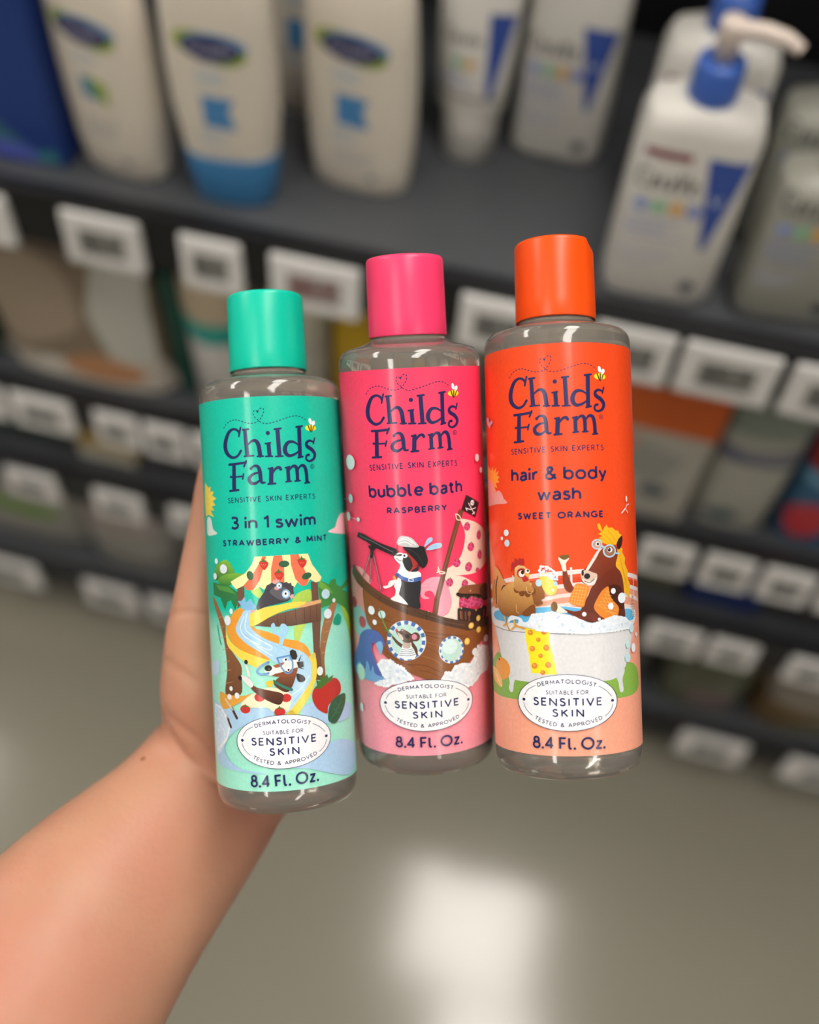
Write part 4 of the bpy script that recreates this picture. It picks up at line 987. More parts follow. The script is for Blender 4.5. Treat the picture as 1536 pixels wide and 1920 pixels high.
('r','1b2158',[(-15.1,24.29,0.18),(-14.08,22.2,0.18),(-12.12,20.48,0.18)]),
('r','1b2158',[(14.08,23.63,0.18),(13.13,21.75,0.18),(11.17,20.13,0.18)]),
]),
],
'p':[
('pale_waves',[
('s','e79c9c',[(-33.2,67.36),(-27.07,71.99),(-23.03,72.28),(-19.49,70.34),(-17.63,67.84),(-21.78,64.35),(-21.61,60.52),(-20.64,56.01),(-19.83,51.49),(-23.46,46.26),(-36.75,43.46)]),
('s','8fc0cc',[(-33.48,55.0),(-26.89,58.97),(-21.86,56.24),(-20.17,52.99),(-18.6,51.57),(-23.19,49.04),(-26.68,47.55),(-31.51,50.22)]),
('e','b84a5e',(-29.41,59.33,2.45,1.95,0)),
('e','b84a5e',(-23.77,53.23,2.25,2.06,0)),
('s','f09fb0',[(0.26,66.69),(2.27,68.82),(5.3,69.53),(8.37,68.68),(9.91,65.5),(10.95,61.22),(9.86,57.58),(6.99,55.95),(4.91,56.79),(4.88,60.38),(4.83,63.39),(3.59,64.91),(1.9,64.73),(1.58,63.44),(3.18,62.51),(0.95,62.46),(0.04,64.46)]),
]),
('sails',[
('s','f0ddcc',[(15.79,87.7),(19.95,87.03),(25.26,85.02),(30.5,81.99),(32.38,77.42),(31.26,71.73),(25.59,69.59),(21.18,68.72),(15.26,68.95),(11.68,69.24),(8.62,69.85),(9.3,71.58),(11.85,72.79),(14.62,74.7),(16.47,77.85),(17.44,81.5),(17.23,84.16)]),
('s','f0ddcc',[(8.02,69.84),(11.68,69.24),(15.24,68.57),(19.25,66.44),(22.3,64.19),(17.4,62.54),(13.94,61.56),(12.87,53.74),(6.97,55.46),(9.42,56.88),(10.91,60.47),(9.91,65.5),(9.13,67.85)]),
('e','c9416f',(18.6,85.01,1.54,1.41,0)),
('e','bd3563',(19.62,84.88,0.58,0.47,0)),
('e','d85a86',(19.34,84.3,0.57,0.47,0)),
('e','bd3563',(18.71,84.05,0.55,0.47,0)),
('e','d85a86',(18.05,84.25,0.54,0.47,0)),
('e','bd3563',(17.65,84.8,0.53,0.47,0)),
('e','d85a86',(17.69,85.44,0.53,0.47,0)),
('e','bd3563',(18.15,85.88,0.54,0.47,0)),
('e','d85a86',(18.83,85.91,0.56,0.47,0)),
('e','bd3563',(19.42,85.52,0.57,0.47,0)),
('e','d85a86',(18.6,85.01,0.58,0.47,0)),
('p','5f8a3c',[(17.73,86.61),(18.51,86.28),(19.04,86.85),(19.16,86.12),(20.01,86.1)]),
('e','c9416f',(25.18,81.2,1.56,1.57,0)),
('e','bd3563',(26.23,81.05,0.61,0.52,0)),
('e','d85a86',(25.92,80.42,0.59,0.52,0)),
('e','bd3563',(25.26,80.15,0.56,0.52,0)),
('e','d85a86',(24.61,80.37,0.53,0.52,0)),
('e','bd3563',(24.23,80.98,0.52,0.52,0)),
('e','d85a86',(24.29,81.69,0.52,0.52,0)),
('e','bd3563',(24.75,82.18,0.54,0.52,0)),
('e','d85a86',(25.44,82.21,0.57,0.52,0)),
('e','bd3563',(26.04,81.76,0.6,0.52,0)),
('e','d85a86',(25.18,81.2,0.59,0.52,0)),
('p','5f8a3c',[(24.37,82.99),(25.13,82.62),(25.69,83.25),(25.79,82.44),(26.7,82.4)]),
('e','c9416f',(20.08,77.93,1.78,1.49,0)),
('e','bd3563',(21.27,77.76,0.68,0.5,0)),
('e','d85a86',(20.94,77.16,0.66,0.5,0)),
('e','bd3563',(20.22,76.92,0.64,0.5,0)),
('e','d85a86',(19.46,77.15,0.61,0.5,0)),
('e','bd3563',(19.0,77.73,0.6,0.5,0)),
('e','d85a86',(19.04,78.41,0.6,0.5,0)),
('e','bd3563',(19.56,78.86,0.62,0.5,0)),
('e','d85a86',(20.34,78.88,0.64,0.5,0)),
('e','bd3563',(21.03,78.44,0.67,0.5,0)),
('e','d85a86',(20.08,77.93,0.67,0.5,0)),
('p','5f8a3c',[(19.09,79.65),(19.98,79.28),(20.58,79.86),(20.73,79.09),(21.73,79.03)]),
('e','c9416f',(25.17,74.48,1.57,1.57,0)),
('e','bd3563',(26.23,74.31,0.61,0.52,0)),
('e','d85a86',(25.92,73.68,0.59,0.52,0)),
('e','bd3563',(25.26,73.42,0.56,0.52,0)),
('e','d85a86',(24.6,73.65,0.53,0.52,0)),
('e','bd3563',(24.23,74.27,0.52,0.52,0)),
('e','d85a86',(24.29,74.99,0.52,0.52,0)),
('e','bd3563',(24.75,75.47,0.54,0.52,0)),
('e','d85a86',(25.44,75.49,0.57,0.52,0)),
('e','bd3563',(26.04,75.03,0.6,0.52,0)),
('e','d85a86',(25.17,74.48,0.59,0.52,0)),
('p','5f8a3c',[(24.36,76.29),(25.13,75.91),(25.69,76.53),(25.79,75.71),(26.7,75.66)]),
('e','c9416f',(13.41,73.35,1.52,1.41,0)),
('e','bd3563',(14.42,73.22,0.56,0.47,0)),
('e','d85a86',(14.15,72.64,0.56,0.47,0)),
('e','bd3563',(13.54,72.4,0.55,0.47,0)),
('e','d85a86',(12.88,72.6,0.54,0.47,0)),
('e','bd3563',(12.48,73.14,0.53,0.47,0)),
('e','d85a86',(12.51,73.79,0.53,0.47,0)),
('e','bd3563',(12.96,74.23,0.54,0.47,0)),
('e','d85a86',(13.63,74.26,0.55,0.47,0)),
('e','bd3563',(14.21,73.86,0.56,0.47,0)),
('e','d85a86',(13.41,73.35,0.58,0.47,0)),
('p','5f8a3c',[(12.54,74.96),(13.32,74.63),(13.83,75.19),(13.96,74.47),(14.79,74.44)]),
('e','c9416f',(18.43,71.33,1.69,1.49,0)),
('e','bd3563',(19.57,71.16,0.64,0.5,0)),
('e','d85a86',(19.26,70.56,0.63,0.5,0)),
('e','bd3563',(18.57,70.32,0.61,0.5,0)),
('e','d85a86',(17.84,70.55,0.59,0.5,0)),
('e','bd3563',(17.4,71.14,0.58,0.5,0)),
('e','d85a86',(17.44,71.82,0.58,0.5,0)),
('e','bd3563',(17.94,72.27,0.59,0.5,0)),
('e','d85a86',(18.68,72.28,0.61,0.5,0)),
('e','bd3563',(19.33,71.84,0.63,0.5,0)),
('e','d85a86',(18.43,71.33,0.64,0.5,0)),
('p','5f8a3c',[(17.48,73.06),(18.34,72.68),(18.91,73.26),(19.05,72.49),(19.99,72.43)]),
('e','c9416f',(23.11,69.63,1.2,0.68,0)),
('e','bd3563',(23.91,69.49,0.45,0.23,0)),
('e','d85a86',(23.69,69.23,0.45,0.23,0)),
('e','bd3563',(23.21,69.16,0.43,0.23,0)),
('e','d85a86',(22.69,69.3,0.42,0.23,0)),
('e','bd3563',(22.38,69.59,0.41,0.23,0)),
('e','d85a86',(22.4,69.9,0.41,0.23,0)),
('e','bd3563',(22.75,70.09,0.42,0.23,0)),
('e','d85a86',(23.28,70.06,0.43,0.23,0)),
('e','bd3563',(23.74,69.82,0.45,0.23,0)),
('e','d85a86',(23.11,69.63,0.45,0.23,0)),
('p','5f8a3c',[(22.42,70.47),(23.03,70.26),(23.43,70.5),(23.53,70.13),(24.2,70.06)]),
('e','c9416f',(10.32,67.15,1.29,1.41,0)),
('e','bd3563',(11.17,67.04,0.47,0.47,0)),
('e','d85a86',(10.94,66.46,0.47,0.47,0)),
('e','bd3563',(10.42,66.2,0.46,0.47,0)),
('e','d85a86',(9.86,66.38,0.46,0.47,0)),
('e','bd3563',(9.52,66.91,0.45,0.47,0)),
('e','d85a86',(9.55,67.56,0.45,0.47,0)),
('e','bd3563',(9.94,68.01,0.46,0.47,0)),
('e','d85a86',(10.51,68.06,0.46,0.47,0)),
('e','bd3563',(11.0,67.67,0.47,0.47,0)),
('e','d85a86',(10.32,67.15,0.49,0.47,0)),
('p','5f8a3c',[(9.58,68.73),(10.24,68.42),(10.68,69.0),(10.78,68.28),(11.48,68.27)]),
('e','c9416f',(16.32,65.95,1.41,1.29,0)),
('e','bd3563',(17.25,65.81,0.52,0.43,0)),
('e','d85a86',(17.0,65.29,0.52,0.43,0)),
('e','bd3563',(16.43,65.08,0.5,0.43,0)),
('e','d85a86',(15.82,65.28,0.49,0.43,0)),
('e','bd3563',(15.45,65.78,0.49,0.43,0)),
('e','d85a86',(15.48,66.37,0.49,0.43,0)),
('e','bd3563',(15.9,66.76,0.49,0.43,0)),
('e','d85a86',(16.52,66.77,0.51,0.43,0)),
('e','bd3563',(17.06,66.39,0.52,0.43,0)),
('e','d85a86',(16.32,65.95,0.53,0.43,0)),
('p','5f8a3c',[(15.52,67.44),(16.23,67.12),(16.71,67.62),(16.82,66.96),(17.59,66.91)]),
]),
('mast_and_flag',[
('p','6f452f',[(15.02,91.14),(17.19,90.73),(14.73,85.57),(11.19,76.62),(8.51,68.29),(6.57,62.1),(5.46,56.37),(3.75,57.01),(4.82,62.26),(7.7,71.37),(11.46,82.19)]),
('r','8d5d41',[(15.65,89.58,0.23),(11.8,80.29,0.23),(7.6,69.13,0.23),(4.97,58.11,0.23)]),
('p','2a2224',[(18.54,95.82),(25.73,92.29),(23.04,87.67),(16.07,91.03)]),
('e','f2ecec',(21.54,92.76,1.07,0.94,0)),
('e','2a2224',(21.18,92.88,0.25,0.22,0)),
('e','2a2224',(21.91,92.57,0.26,0.22,0)),
('r','f2ecec',[(19.52,92.83,0.3),(20.92,90.87,0.3),(22.44,88.8,0.3)]),
('r','f2ecec',[(23.43,90.88,0.3),(20.48,90.62,0.3),(18.11,91.34,0.3)]),
('r','f2ecec',[(18.11,91.34,0.38),(18.6,90.53,0.38)]),
('r','f2ecec',[(21.28,88.94,0.38),(22.62,89.46,0.38)]),
('r','f0ddcc',[(13.58,89.8,0.34),(14.16,87.88,0.34),(15.88,87.61,0.34)]),
('r','f0ddcc',[(13.8,89.78,0.34),(14.92,89.29,0.34),(15.8,87.88,0.34)]),
('r','f0ddcc',[(6.18,71.89,0.34),(7.08,70.5,0.34),(8.65,70.45,0.34)]),
('r','f0ddcc',[(5.94,70.97,0.34),(7.11,71.24,0.34),(8.78,70.7,0.34)]),
('r','f0ddcc',[(6.41,72.8,0.34),(6.74,71.65,0.34)]),
('r','f0ddcc',[(1.96,57.89,0.34),(2.84,56.77,0.34),(3.79,57.08,0.34),(5.61,55.33,0.34)]),
('r','f0ddcc',[(2.53,58.11,0.34),(3.2,56.37,0.34),(4.28,55.53,0.34)]),
]),
('treasure_chest',[
('s','2c2120',[(14.04,63.44),(28.65,60.47),(28.96,58.05),(14.4,61.49)]),
('e','c9416f',(15.26,59.84,1.54,1.56,0)),
('e','bd3563',(16.27,59.67,0.57,0.52,0)),
('e','d85a86',(16.0,59.04,0.56,0.52,0)),
('e','bd3563',(15.37,58.78,0.55,0.52,0)),
('e','d85a86',(14.71,59.01,0.54,0.52,0)),
('e','bd3563',(14.31,59.63,0.53,0.52,0)),
('e','d85a86',(14.35,60.34,0.53,0.52,0)),
('e','bd3563',(14.81,60.82,0.54,0.52,0)),
('e','d85a86',(15.48,60.84,0.55,0.52,0)),
('e','bd3563',(16.07,60.39,0.57,0.52,0)),
('e','d85a86',(15.26,59.84,0.58,0.52,0)),
('p','5f8a3c',[(14.39,61.63),(15.17,61.25),(15.69,61.87),(15.81,61.06),(16.65,61.02)]),
('e','c9416f',(17.44,58.72,1.67,1.5,0)),
('e','bd3563',(18.55,58.52,0.63,0.5,0)),
('e','d85a86',(18.25,57.92,0.62,0.5,0)),
('e','bd3563',(17.57,57.7,0.6,0.5,0)),
('e','d85a86',(16.85,57.94,0.58,0.5,0)),
('e','bd3563',(16.42,58.54,0.57,0.5,0)),
('e','d85a86',(16.45,59.23,0.57,0.5,0)),
('e','bd3563',(16.95,59.67,0.59,0.5,0)),
('e','d85a86',(17.68,59.67,0.6,0.5,0)),
('e','bd3563',(18.33,59.21,0.62,0.5,0)),
('e','d85a86',(17.44,58.72,0.63,0.5,0)),
('p','5f8a3c',[(16.49,60.47),(17.34,60.08),(17.91,60.66),(18.04,59.87),(18.97,59.8)]),
('e','c9416f',(20.54,58.93,2.3,1.71,0)),
('e','bd3563',(22.09,58.64,0.9,0.57,0)),
('e','d85a86',(21.66,57.98,0.87,0.57,0)),
('e','bd3563',(20.72,57.76,0.83,0.57,0)),
('e','d85a86',(19.74,58.08,0.78,0.57,0)),
('e','bd3563',(19.16,58.79,0.76,0.57,0)),
('e','d85a86',(19.21,59.57,0.76,0.57,0)),
('e','bd3563',(19.87,60.05,0.79,0.57,0)),
('e','d85a86',(20.87,60.01,0.83,0.57,0)),
('e','bd3563',(21.76,59.45,0.88,0.57,0)),
('e','d85a86',(20.54,58.93,0.87,0.57,0)),
('p','5f8a3c',[(19.26,60.99),(20.39,60.5),(21.17,61.12),(21.37,60.22),(22.68,60.07)]),
('e','c9416f',(23.47,58.18,2.37,1.51,0)),
('e','bd3563',(25.08,57.86,0.95,0.5,0)),
('e','d85a86',(24.63,57.29,0.91,0.5,0)),
('e','bd3563',(23.66,57.14,0.85,0.5,0)),
('e','d85a86',(22.66,57.45,0.79,0.5,0)),
('e','bd3563',(22.08,58.1,0.76,0.5,0)),
('e','d85a86',(22.13,58.79,0.76,0.5,0)),
('e','bd3563',(22.79,59.2,0.8,0.5,0)),
('e','d85a86',(23.81,59.12,0.86,0.5,0)),
('e','bd3563',(24.74,58.59,0.92,0.5,0)),
('e','d85a86',(23.47,58.18,0.88,0.5,0)),
('p','5f8a3c',[(22.18,60.05),(23.33,59.57),(24.13,60.1),(24.32,59.29),(25.71,59.11)]),
('e','c9416f',(18.85,59.81,1.68,1.37,0)),
('e','bd3563',(19.97,59.61,0.63,0.46,0)),
('e','d85a86',(19.67,59.07,0.62,0.46,0)),
('e','bd3563',(18.98,58.88,0.6,0.46,0)),
('e','d85a86',(18.26,59.12,0.58,0.45,0)),
('e','bd3563',(17.83,59.67,0.57,0.45,0)),
('e','d85a86',(17.86,60.3,0.57,0.45,0)),
('e','bd3563',(18.35,60.69,0.59,0.45,0)),
('e','d85a86',(19.09,60.67,0.61,0.46,0)),
('e','bd3563',(19.74,60.25,0.63,0.46,0)),
('e','d85a86',(18.85,59.81,0.63,0.46,0)),
('p','5f8a3c',[(17.9,61.43),(18.75,61.06),(19.31,61.57),(19.45,60.86),(20.39,60.77)]),
('s','8a5538',[(13.48,63.22),(14.68,65.06),(17.55,65.26),(23.59,64.62),(29.34,63.94),(30.43,61.68),(28.7,58.89),(26.4,58.96),(23.91,61.0),(17.91,62.27)]),
('s','5d3a28',[(24.1,63.48),(29.33,63.86),(30.43,61.68),(28.7,58.89),(26.4,58.96),(24.05,60.9)]),
('p','2d2422',[(12.77,57.94),(14.69,58.18),(21.28,56.17),(26.36,56.55),(28.68,55.75),(26.81,51.44),(19.06,52.2),(12.67,54.07)]),
('l','6d4430',[(14.26,56.95,0.75),(14.38,53.88,0.75)]),
('l','6d4430',[(17.55,56.02,0.75),(17.37,52.98,0.75)]),
('l','6d4430',[(15.8,56.51,0.75),(15.89,53.62,0.75)]),
('e','8a5538',(17.51,55.45,0.73,0.84,0)),
('l','b06a42',[(26.08,55.52,0.38),(25.37,52.54,0.38)]),
('l','b06a42',[(13.71,57.03,0.3),(13.8,54.35,0.3)]),
('e','caa77a',(13.32,58.23,0.31,0.34,0)),
('e','caa77a',(14.21,57.91,0.32,0.34,0)),
('e','caa77a',(20.96,56.08,0.43,0.34,0)),
('e','caa77a',(24.09,56.51,0.53,0.34,0)),
('e','caa77a',(18.49,63.13,0.38,0.34,0)),
]),
('pirate_ship',[
('s','85502a',[(-21.86,64.56),(-18.82,64.54),(-11.9,61.3),(-4.17,58.07),(2.42,55.94),(8.45,53.45),(16.46,50.52),(30.19,49.85),(29.03,45.14),(24.47,45.11),(21.05,43.33),(17.57,39.34),(11.29,37.27),(6.58,34.53),(2.29,34.7),(-0.47,35.57),(-5.29,37.79),(-10.33,40.82),(-14.21,44.09),(-12.99,47.44),(-18.31,51.63),(-20.7,54.94)]),
('r','6b3d1d',[(-18.9,57.34,0.28),(-9.59,54.51,0.28),(0.95,51.26,0.28),(16.13,47.95,0.28)]),
('r','99623a',[(-18.05,55.27,0.25),(-12.77,53.97,0.25)]),
('r','6b3d1d',[(1.6,50.15,0.25),(7.95,48.14,0.25),(15.18,47.4,0.25)]),
('r','9a6439',[(-0.12,43.13,0.28),(4.01,41.43,0.28),(6.06,39.07,0.28)]),
('r','6b3d1d',[(-5.17,40.37,0.28),(0.43,39.89,0.28),(5.96,36.93,0.28)]),
('r','6b3d1d',[(-1.04,38.17,0.21),(2.41,37.27,0.21),(5.52,35.19,0.21)]),
('r','9a6439',[(0.8,48.07,0.25),(4.25,46.75,0.25),(5.65,45.91,0.25)]),
('r','6b3d1d',[(-12.52,44.32,0.21),(-8.03,41.37,0.21),(-3.08,39.65,0.21)]),
('r','9a6439',[(-5.9,54.61,0.21),(-0.39,52.39,0.21),(4.45,51.0,0.21)]),
('r','6b3d1d',[(1.4,45.9,0.21),(4.14,44.27,0.21),(5.5,42.71,0.21)]),
('p',('4b3324','64432e'),[(-27.42,72.99),(-21.38,68.93),(-16.17,65.68),(-9.75,62.65),(-4.05,60.38),(2.16,58.25),(6.99,55.95),(12.67,54.07),(20.69,51.88),(30.51,52.2),(30.03,49.06),(16.43,49.81),(8.42,52.75),(2.4,55.22),(-4.19,57.36),(-11.95,60.58),(-18.88,63.83),(-25.07,66.94),(-28.96,69.9)]),
('r','382518',[(-4.05,60.26,0.19),(-4.57,57.44,0.19)]),
('r','382518',[(1.79,58.28,0.19),(1.84,55.33,0.19)]),
('r','382518',[(16.1,52.82,0.19),(16.09,49.95,0.19)]),
('r','382518',[(10.33,54.48,0.19),(10.02,52.25,0.19)]),
('r','382518',[(-13.05,64.0,0.19),(-14.53,61.82,0.19)]),
('r','7a5438',[(-21.51,67.46,0.19),(-11.81,62.94,0.19),(-4.1,59.32,0.19)]),
('r','382518',[(-2.27,58.53,0.15),(3.18,55.99,0.15),(8.89,54.29,0.15)]),
('r','7a5438',[(3.21,56.75,0.15),(8.87,53.91,0.15),(15.31,51.81,0.15)]),
('e','dfe6ea',(-5.31,48.5,6.62,6.83,0)),
('p','4a6fae',[(1.06,48.34),(0.98,47.54),(0.82,46.77),(-0.4,47.14),(-0.27,47.77),(-0.2,48.4)]),
('p','4a6fae',[(0.39,45.6),(0.01,44.91),(-0.43,44.26),(-1.4,45.13),(-1.04,45.65),(-0.74,46.21)]),
('p','4a6fae',[(-1.27,43.37),(-1.87,42.89),(-2.52,42.48),(-3.08,43.69),(-2.55,44.02),(-2.07,44.41)]),
('p','4a6fae',[(-3.63,41.99),(-4.37,41.79),(-5.12,41.68),(-5.16,43.05),(-4.55,43.14),(-3.96,43.3)]),
('p','4a6fae',[(-6.33,41.68),(-7.09,41.79),(-7.83,41.98),(-7.32,43.3),(-6.73,43.14),(-6.12,43.04)]),
('p','4a6fae',[(-8.94,42.46),(-9.6,42.87),(-10.2,43.36),(-9.18,44.41),(-8.71,44.02),(-8.2,43.69)]),
('p','4a6fae',[(-11.01,44.26),(-11.43,44.91),(-11.76,45.61),(-10.4,46.23),(-10.14,45.67),(-9.82,45.14)]),
('p','4a6fae',[(-12.09,46.8),(-12.18,47.59),(-12.16,48.39),(-10.71,48.46),(-10.72,47.81),(-10.66,47.18)]),
('p','4a6fae',[(-11.93,49.67),(-11.66,50.46),(-11.29,51.23),(-10.04,50.72),(-10.32,50.1),(-10.53,49.47)]),
('p','4a6fae',[(-10.56,52.36),(-10.0,53.01),(-9.39,53.59),(-8.55,52.59),(-9.04,52.12),(-9.47,51.61)]),
('p','4a6fae',[(-8.32,54.36),(-7.6,54.74),(-6.85,55.02),(-6.54,53.72),(-7.13,53.49),(-7.71,53.19)]),
('p','4a6fae',[(-5.65,55.28),(-4.89,55.32),(-4.14,55.26),(-4.37,53.91),(-4.97,53.96),(-5.58,53.93)]),
('p','4a6fae',[(-3.01,54.97),(-2.33,54.66),(-1.69,54.27),(-2.41,53.13),(-2.92,53.44),(-3.46,53.68)]),
('p','4a6fae',[(-0.8,53.49),(-0.3,52.9),(0.12,52.25),(-0.95,51.53),(-1.29,52.04),(-1.69,52.51)]),
('p','4a6fae',[(0.64,51.13),(0.87,50.37),(1.01,49.59),(-0.24,49.41),(-0.36,50.03),(-0.54,50.64)]),
('e','b9dcd2',(-5.31,48.5,5.26,5.47,0)),
('e','dfe6ea',(9.85,44.32,4.51,4.66,0)),
('p','4a6fae',[(14.58,43.55),(14.5,42.92),(14.33,42.33),(13.53,42.69),(13.67,43.18),(13.73,43.7)]),
('p','4a6fae',[(13.9,41.48),(13.52,41.0),(13.08,40.58),(12.51,41.23),(12.87,41.58),(13.18,41.98)]),
('p','4a6fae',[(12.28,40.07),(11.71,39.83),(11.12,39.68),(10.91,40.47),(11.39,40.6),(11.85,40.8)]),
('p','4a6fae',[(10.17,39.6),(9.57,39.66),(8.98,39.8),(9.12,40.57),(9.62,40.45),(10.12,40.41)]),
('p','4a6fae',[(8.09,40.17),(7.58,40.5),(7.11,40.9),(7.56,41.48),(7.96,41.15),(8.39,40.88)]),
('p','4a6fae',[(6.47,41.64),(6.15,42.18),(5.89,42.76),(6.55,43.03),(6.76,42.55),(7.04,42.11)]),
('p','4a6fae',[(5.63,43.72),(5.56,44.35),(5.57,44.98),(6.28,44.88),(6.27,44.36),(6.33,43.83)]),
('p','4a6fae',[(5.73,45.95),(5.93,46.53),(6.2,47.07),(6.81,46.61),(6.58,46.16),(6.42,45.68)]),
('p','4a6fae',[(6.76,47.81),(7.18,48.21),(7.66,48.53),(8.03,47.82),(7.63,47.55),(7.27,47.23)]),
('p','4a6fae',[(8.5,48.87),(9.07,48.98),(9.66,49.01),(9.7,48.21),(9.2,48.19),(8.73,48.1)]),
('p','4a6fae',[(10.61,48.86),(11.21,48.65),(11.8,48.36),(11.46,47.68),(10.98,47.92),(10.48,48.09)]),
('p','4a6fae',[(12.65,47.75),(13.14,47.28),(13.58,46.75),(12.92,46.34),(12.56,46.78),(12.16,47.17)]),
('p','4a6fae',[(14.12,45.82),(14.36,45.2),(14.52,44.55),(13.68,44.53),(13.55,45.06),(13.36,45.58)]),
('e','b9dcd2',(9.85,44.32,3.73,3.87,0)),
('e','d3eae6',(9.33,45.46,2.67,2.49,0)),
]),
('mouse',[
('r','5d4030',[(-9.85,49.69,0.71),(-8.25,47.8,1.06),(-6.66,46.6,1.2)]),
('r','5d4030',[(-3.41,47.5,1.2),(-2.27,45.7,1.06),(-2.0,43.91,0.78)]),
('s','eef1f4',[(-6.87,46.13),(-5.87,48.03),(-3.8,48.22),(-3.46,46.36),(-2.14,43.2),(-5.08,42.09),(-7.94,43.09)]),
('s','b9a798',[(-6.24,47.85),(-4.08,48.22),(-4.0,46.08),(-6.15,45.89)]),
('r','3c4860',[(-7.01,45.48,0.18),(-4.93,45.3,0.18),(-3.28,45.72,0.18)]),
('r','3c4860',[(-7.26,44.83,0.18),(-4.96,44.66,0.18),(-3.0,45.07,0.18)]),
('r','3c4860',[(-7.51,44.18,0.18),(-4.99,44.01,0.18),(-2.71,44.43,0.18)]),
('r','3c4860',[(-7.77,43.53,0.18),(-5.02,43.37,0.18),(-2.43,43.78,0.18)]),
('s','5f4436',[(-8.68,51.77),(-7.5,51.67),(-6.02,52.3),(-4.62,51.7),(-2.93,50.27),(-2.48,48.55),(-3.92,47.79),(-5.87,47.93),(-6.74,48.73),(-7.59,49.89)]),
('s','d9c6b8',[(-8.07,51.37),(-6.48,50.16),(-6.19,48.74),(-7.09,48.97),(-7.75,50.31)]),
('e','5f4436',(-2.07,49.78,1.46,1.56,0)),
('e','d98aa0',(-2.46,49.76,0.87,0.99,0)),
('e','5f4436',(-6.32,52.05,0.58,0.5,0)),
('e','d98aa0',(-6.32,51.98,0.33,0.28,0)),
('e','d8414f',(-8.29,52.0,0.45,0.46,0)),
('s','1f191a',[(-5.75,50.42),(-4.33,50.28),(-4.19,49.46),(-5.26,49.36)]),
('r','1f191a',[(-6.44,51.05,0.21),(-4.67,50.53,0.21),(-2.91,50.69,0.21)]),
('r','6e9a42',[(-14.35,59.21,0.21),(-13.48,56.07,0.46),(-12.04,52.6,0.49),(-9.66,49.7,0.35)]),
('r','4f7a2e',[(-12.51,51.49,0.42),(-10.47,52.51,0.42)]),
]),
('treasure_coins',[
('e','ecc25a',(21.85,53.08,1.17,1.03,0)),
('e','f2d27c',(21.73,53.22,0.7,0.62,0)),
('e','ecc25a',(18.07,51.24,1.28,1.03,0)),
('e','f2d27c',(17.97,51.37,0.76,0.62,0)),
('e','ecc25a',(21.78,49.14,1.3,1.07,0)),
('e','f2d27c',(21.65,49.28,0.77,0.64,0)),
('e','ecc25a',(15.89,46.19,1.14,1.18,0)),
('e','f2d27c',(15.81,46.31,0.68,0.71,0)),
]),
('sea_wave',[
('s','4f66a8',[(-32.43,38.3),(-26.58,44.82),(-24.4,48.9),(-20.45,51.24),(-16.41,51.31),(-13.87,49.66),(-12.93,47.16),(-13.71,45.22),(-15.39,44.76),(-16.48,46.8),(-18.07,46.67),(-18.59,44.35),(-17.55,41.59),(-15.81,38.19),(-14.23,35.26),(-19.47,36.13),(-22.88,36.98),(-31.33,35.86)]),
('s','7fb0d6',[(-16.48,46.8),(-14.19,47.76),(-13.69,45.65),(-14.47,43.23),(-15.3,44.04)]),
('s','6f9fcf',[(-31.16,35.22),(-25.88,38.97),(-24.65,36.33),(-22.58,36.75),(-21.5,40.06),(-20.44,38.96),(-19.71,36.53),(-18.34,38.86),(-17.45,36.15),(-12.63,35.29),(-10.05,35.29),(-11.91,33.69),(-15.76,33.4),(-20.79,33.33),(-26.09,33.8)]),
('e','b9dccb',(-25.51,35.34,2.8,2.89,0)),
('e','d5e6e4',(-26.36,22.61,1.22,1.55,0)),
]),
('sea_foam',[
('s','dfe5ec',[(-15.9,39.63),(-14.38,41.33),(-11.07,41.55),(-9.52,40.22),(-7.38,39.6),(-5.92,38.14),(-3.55,35.64),(-6.9,34.52),(-10.73,33.58),(-13.23,32.26),(-17.69,32.76),(-12.58,34.86),(-14.18,36.14)]),
('f',None,[(-15.9,39.63),(-14.38,41.33),(-11.07,41.55),(-9.52,40.22),(-7.38,39.6),(-5.92,38.14),(-3.55,35.64),(-6.9,34.52),(-10.73,33.58),(-13.23,32.26),(-17.69,32.76),(-12.58,34.86),(-14.18,36.14)],60,0.75,7),
('s','dfe5ec',[(6.15,34.69),(7.42,36.69),(9.29,36.43),(10.94,38.34),(13.42,38.63),(17.0,37.94),(18.72,39.75),(20.47,41.56),(22.91,43.2),(27.76,41.74),(28.55,37.45),(26.26,34.33),(21.74,33.93),(19.9,32.55),(17.2,30.97),(15.21,30.67),(12.31,33.05)]),
('f',None,[(6.15,34.69),(7.42,36.69),(9.29,36.43),(10.94,38.34),(13.42,38.63),(17.0,37.94),(18.72,39.75),(20.47,41.56),(22.91,43.2),(27.76,41.74),(28.55,37.45),(26.26,34.33),(21.74,33.93),(19.9,32.55),(17.2,30.97),(15.21,30.67),(12.31,33.05)],90,0.75,8),
('e','e4edf0',(19.27,41.96,1.38,1.29,0)),
('e','e4edf0',(21.05,43.33,0.76,0.72,0)),
('e','e4edf0',(26.22,45.07,1.72,1.3,0)),
('e','e4edf0',(-17.74,58.19,1.48,1.52,0)),
('e','c3e0e2',(-13.41,57.14,1.43,1.36,0)),
('e','e4edf0',(-16.54,54.18,0.94,0.94,0)),
('r','6e9a42',[(-14.35,59.21,0.21),(-13.48,56.07,0.46),(-12.75,54.33,0.46)]),
]),
('badger',[
('s','2b292d',[(-5.9,68.72),(-3.66,68.32),(0.07,69.13),(0.39,66.31),(-0.16,62.59),(-0.08,59.51),(-2.57,59.97),(-4.39,60.98),(-6.53,63.84),(-6.75,65.72),(-5.79,67.22)]),
('s','ecebec',[(-6.5,70.6),(-7.45,68.72),(-8.39,67.2),(-7.91,65.71),(-8.29,63.82),(-9.84,62.57),(-7.04,61.5),(-4.33,60.75),(-4.23,61.21),(-5.8,63.09),(-6.82,64.22),(-6.44,65.72),(-5.85,68.35)]),
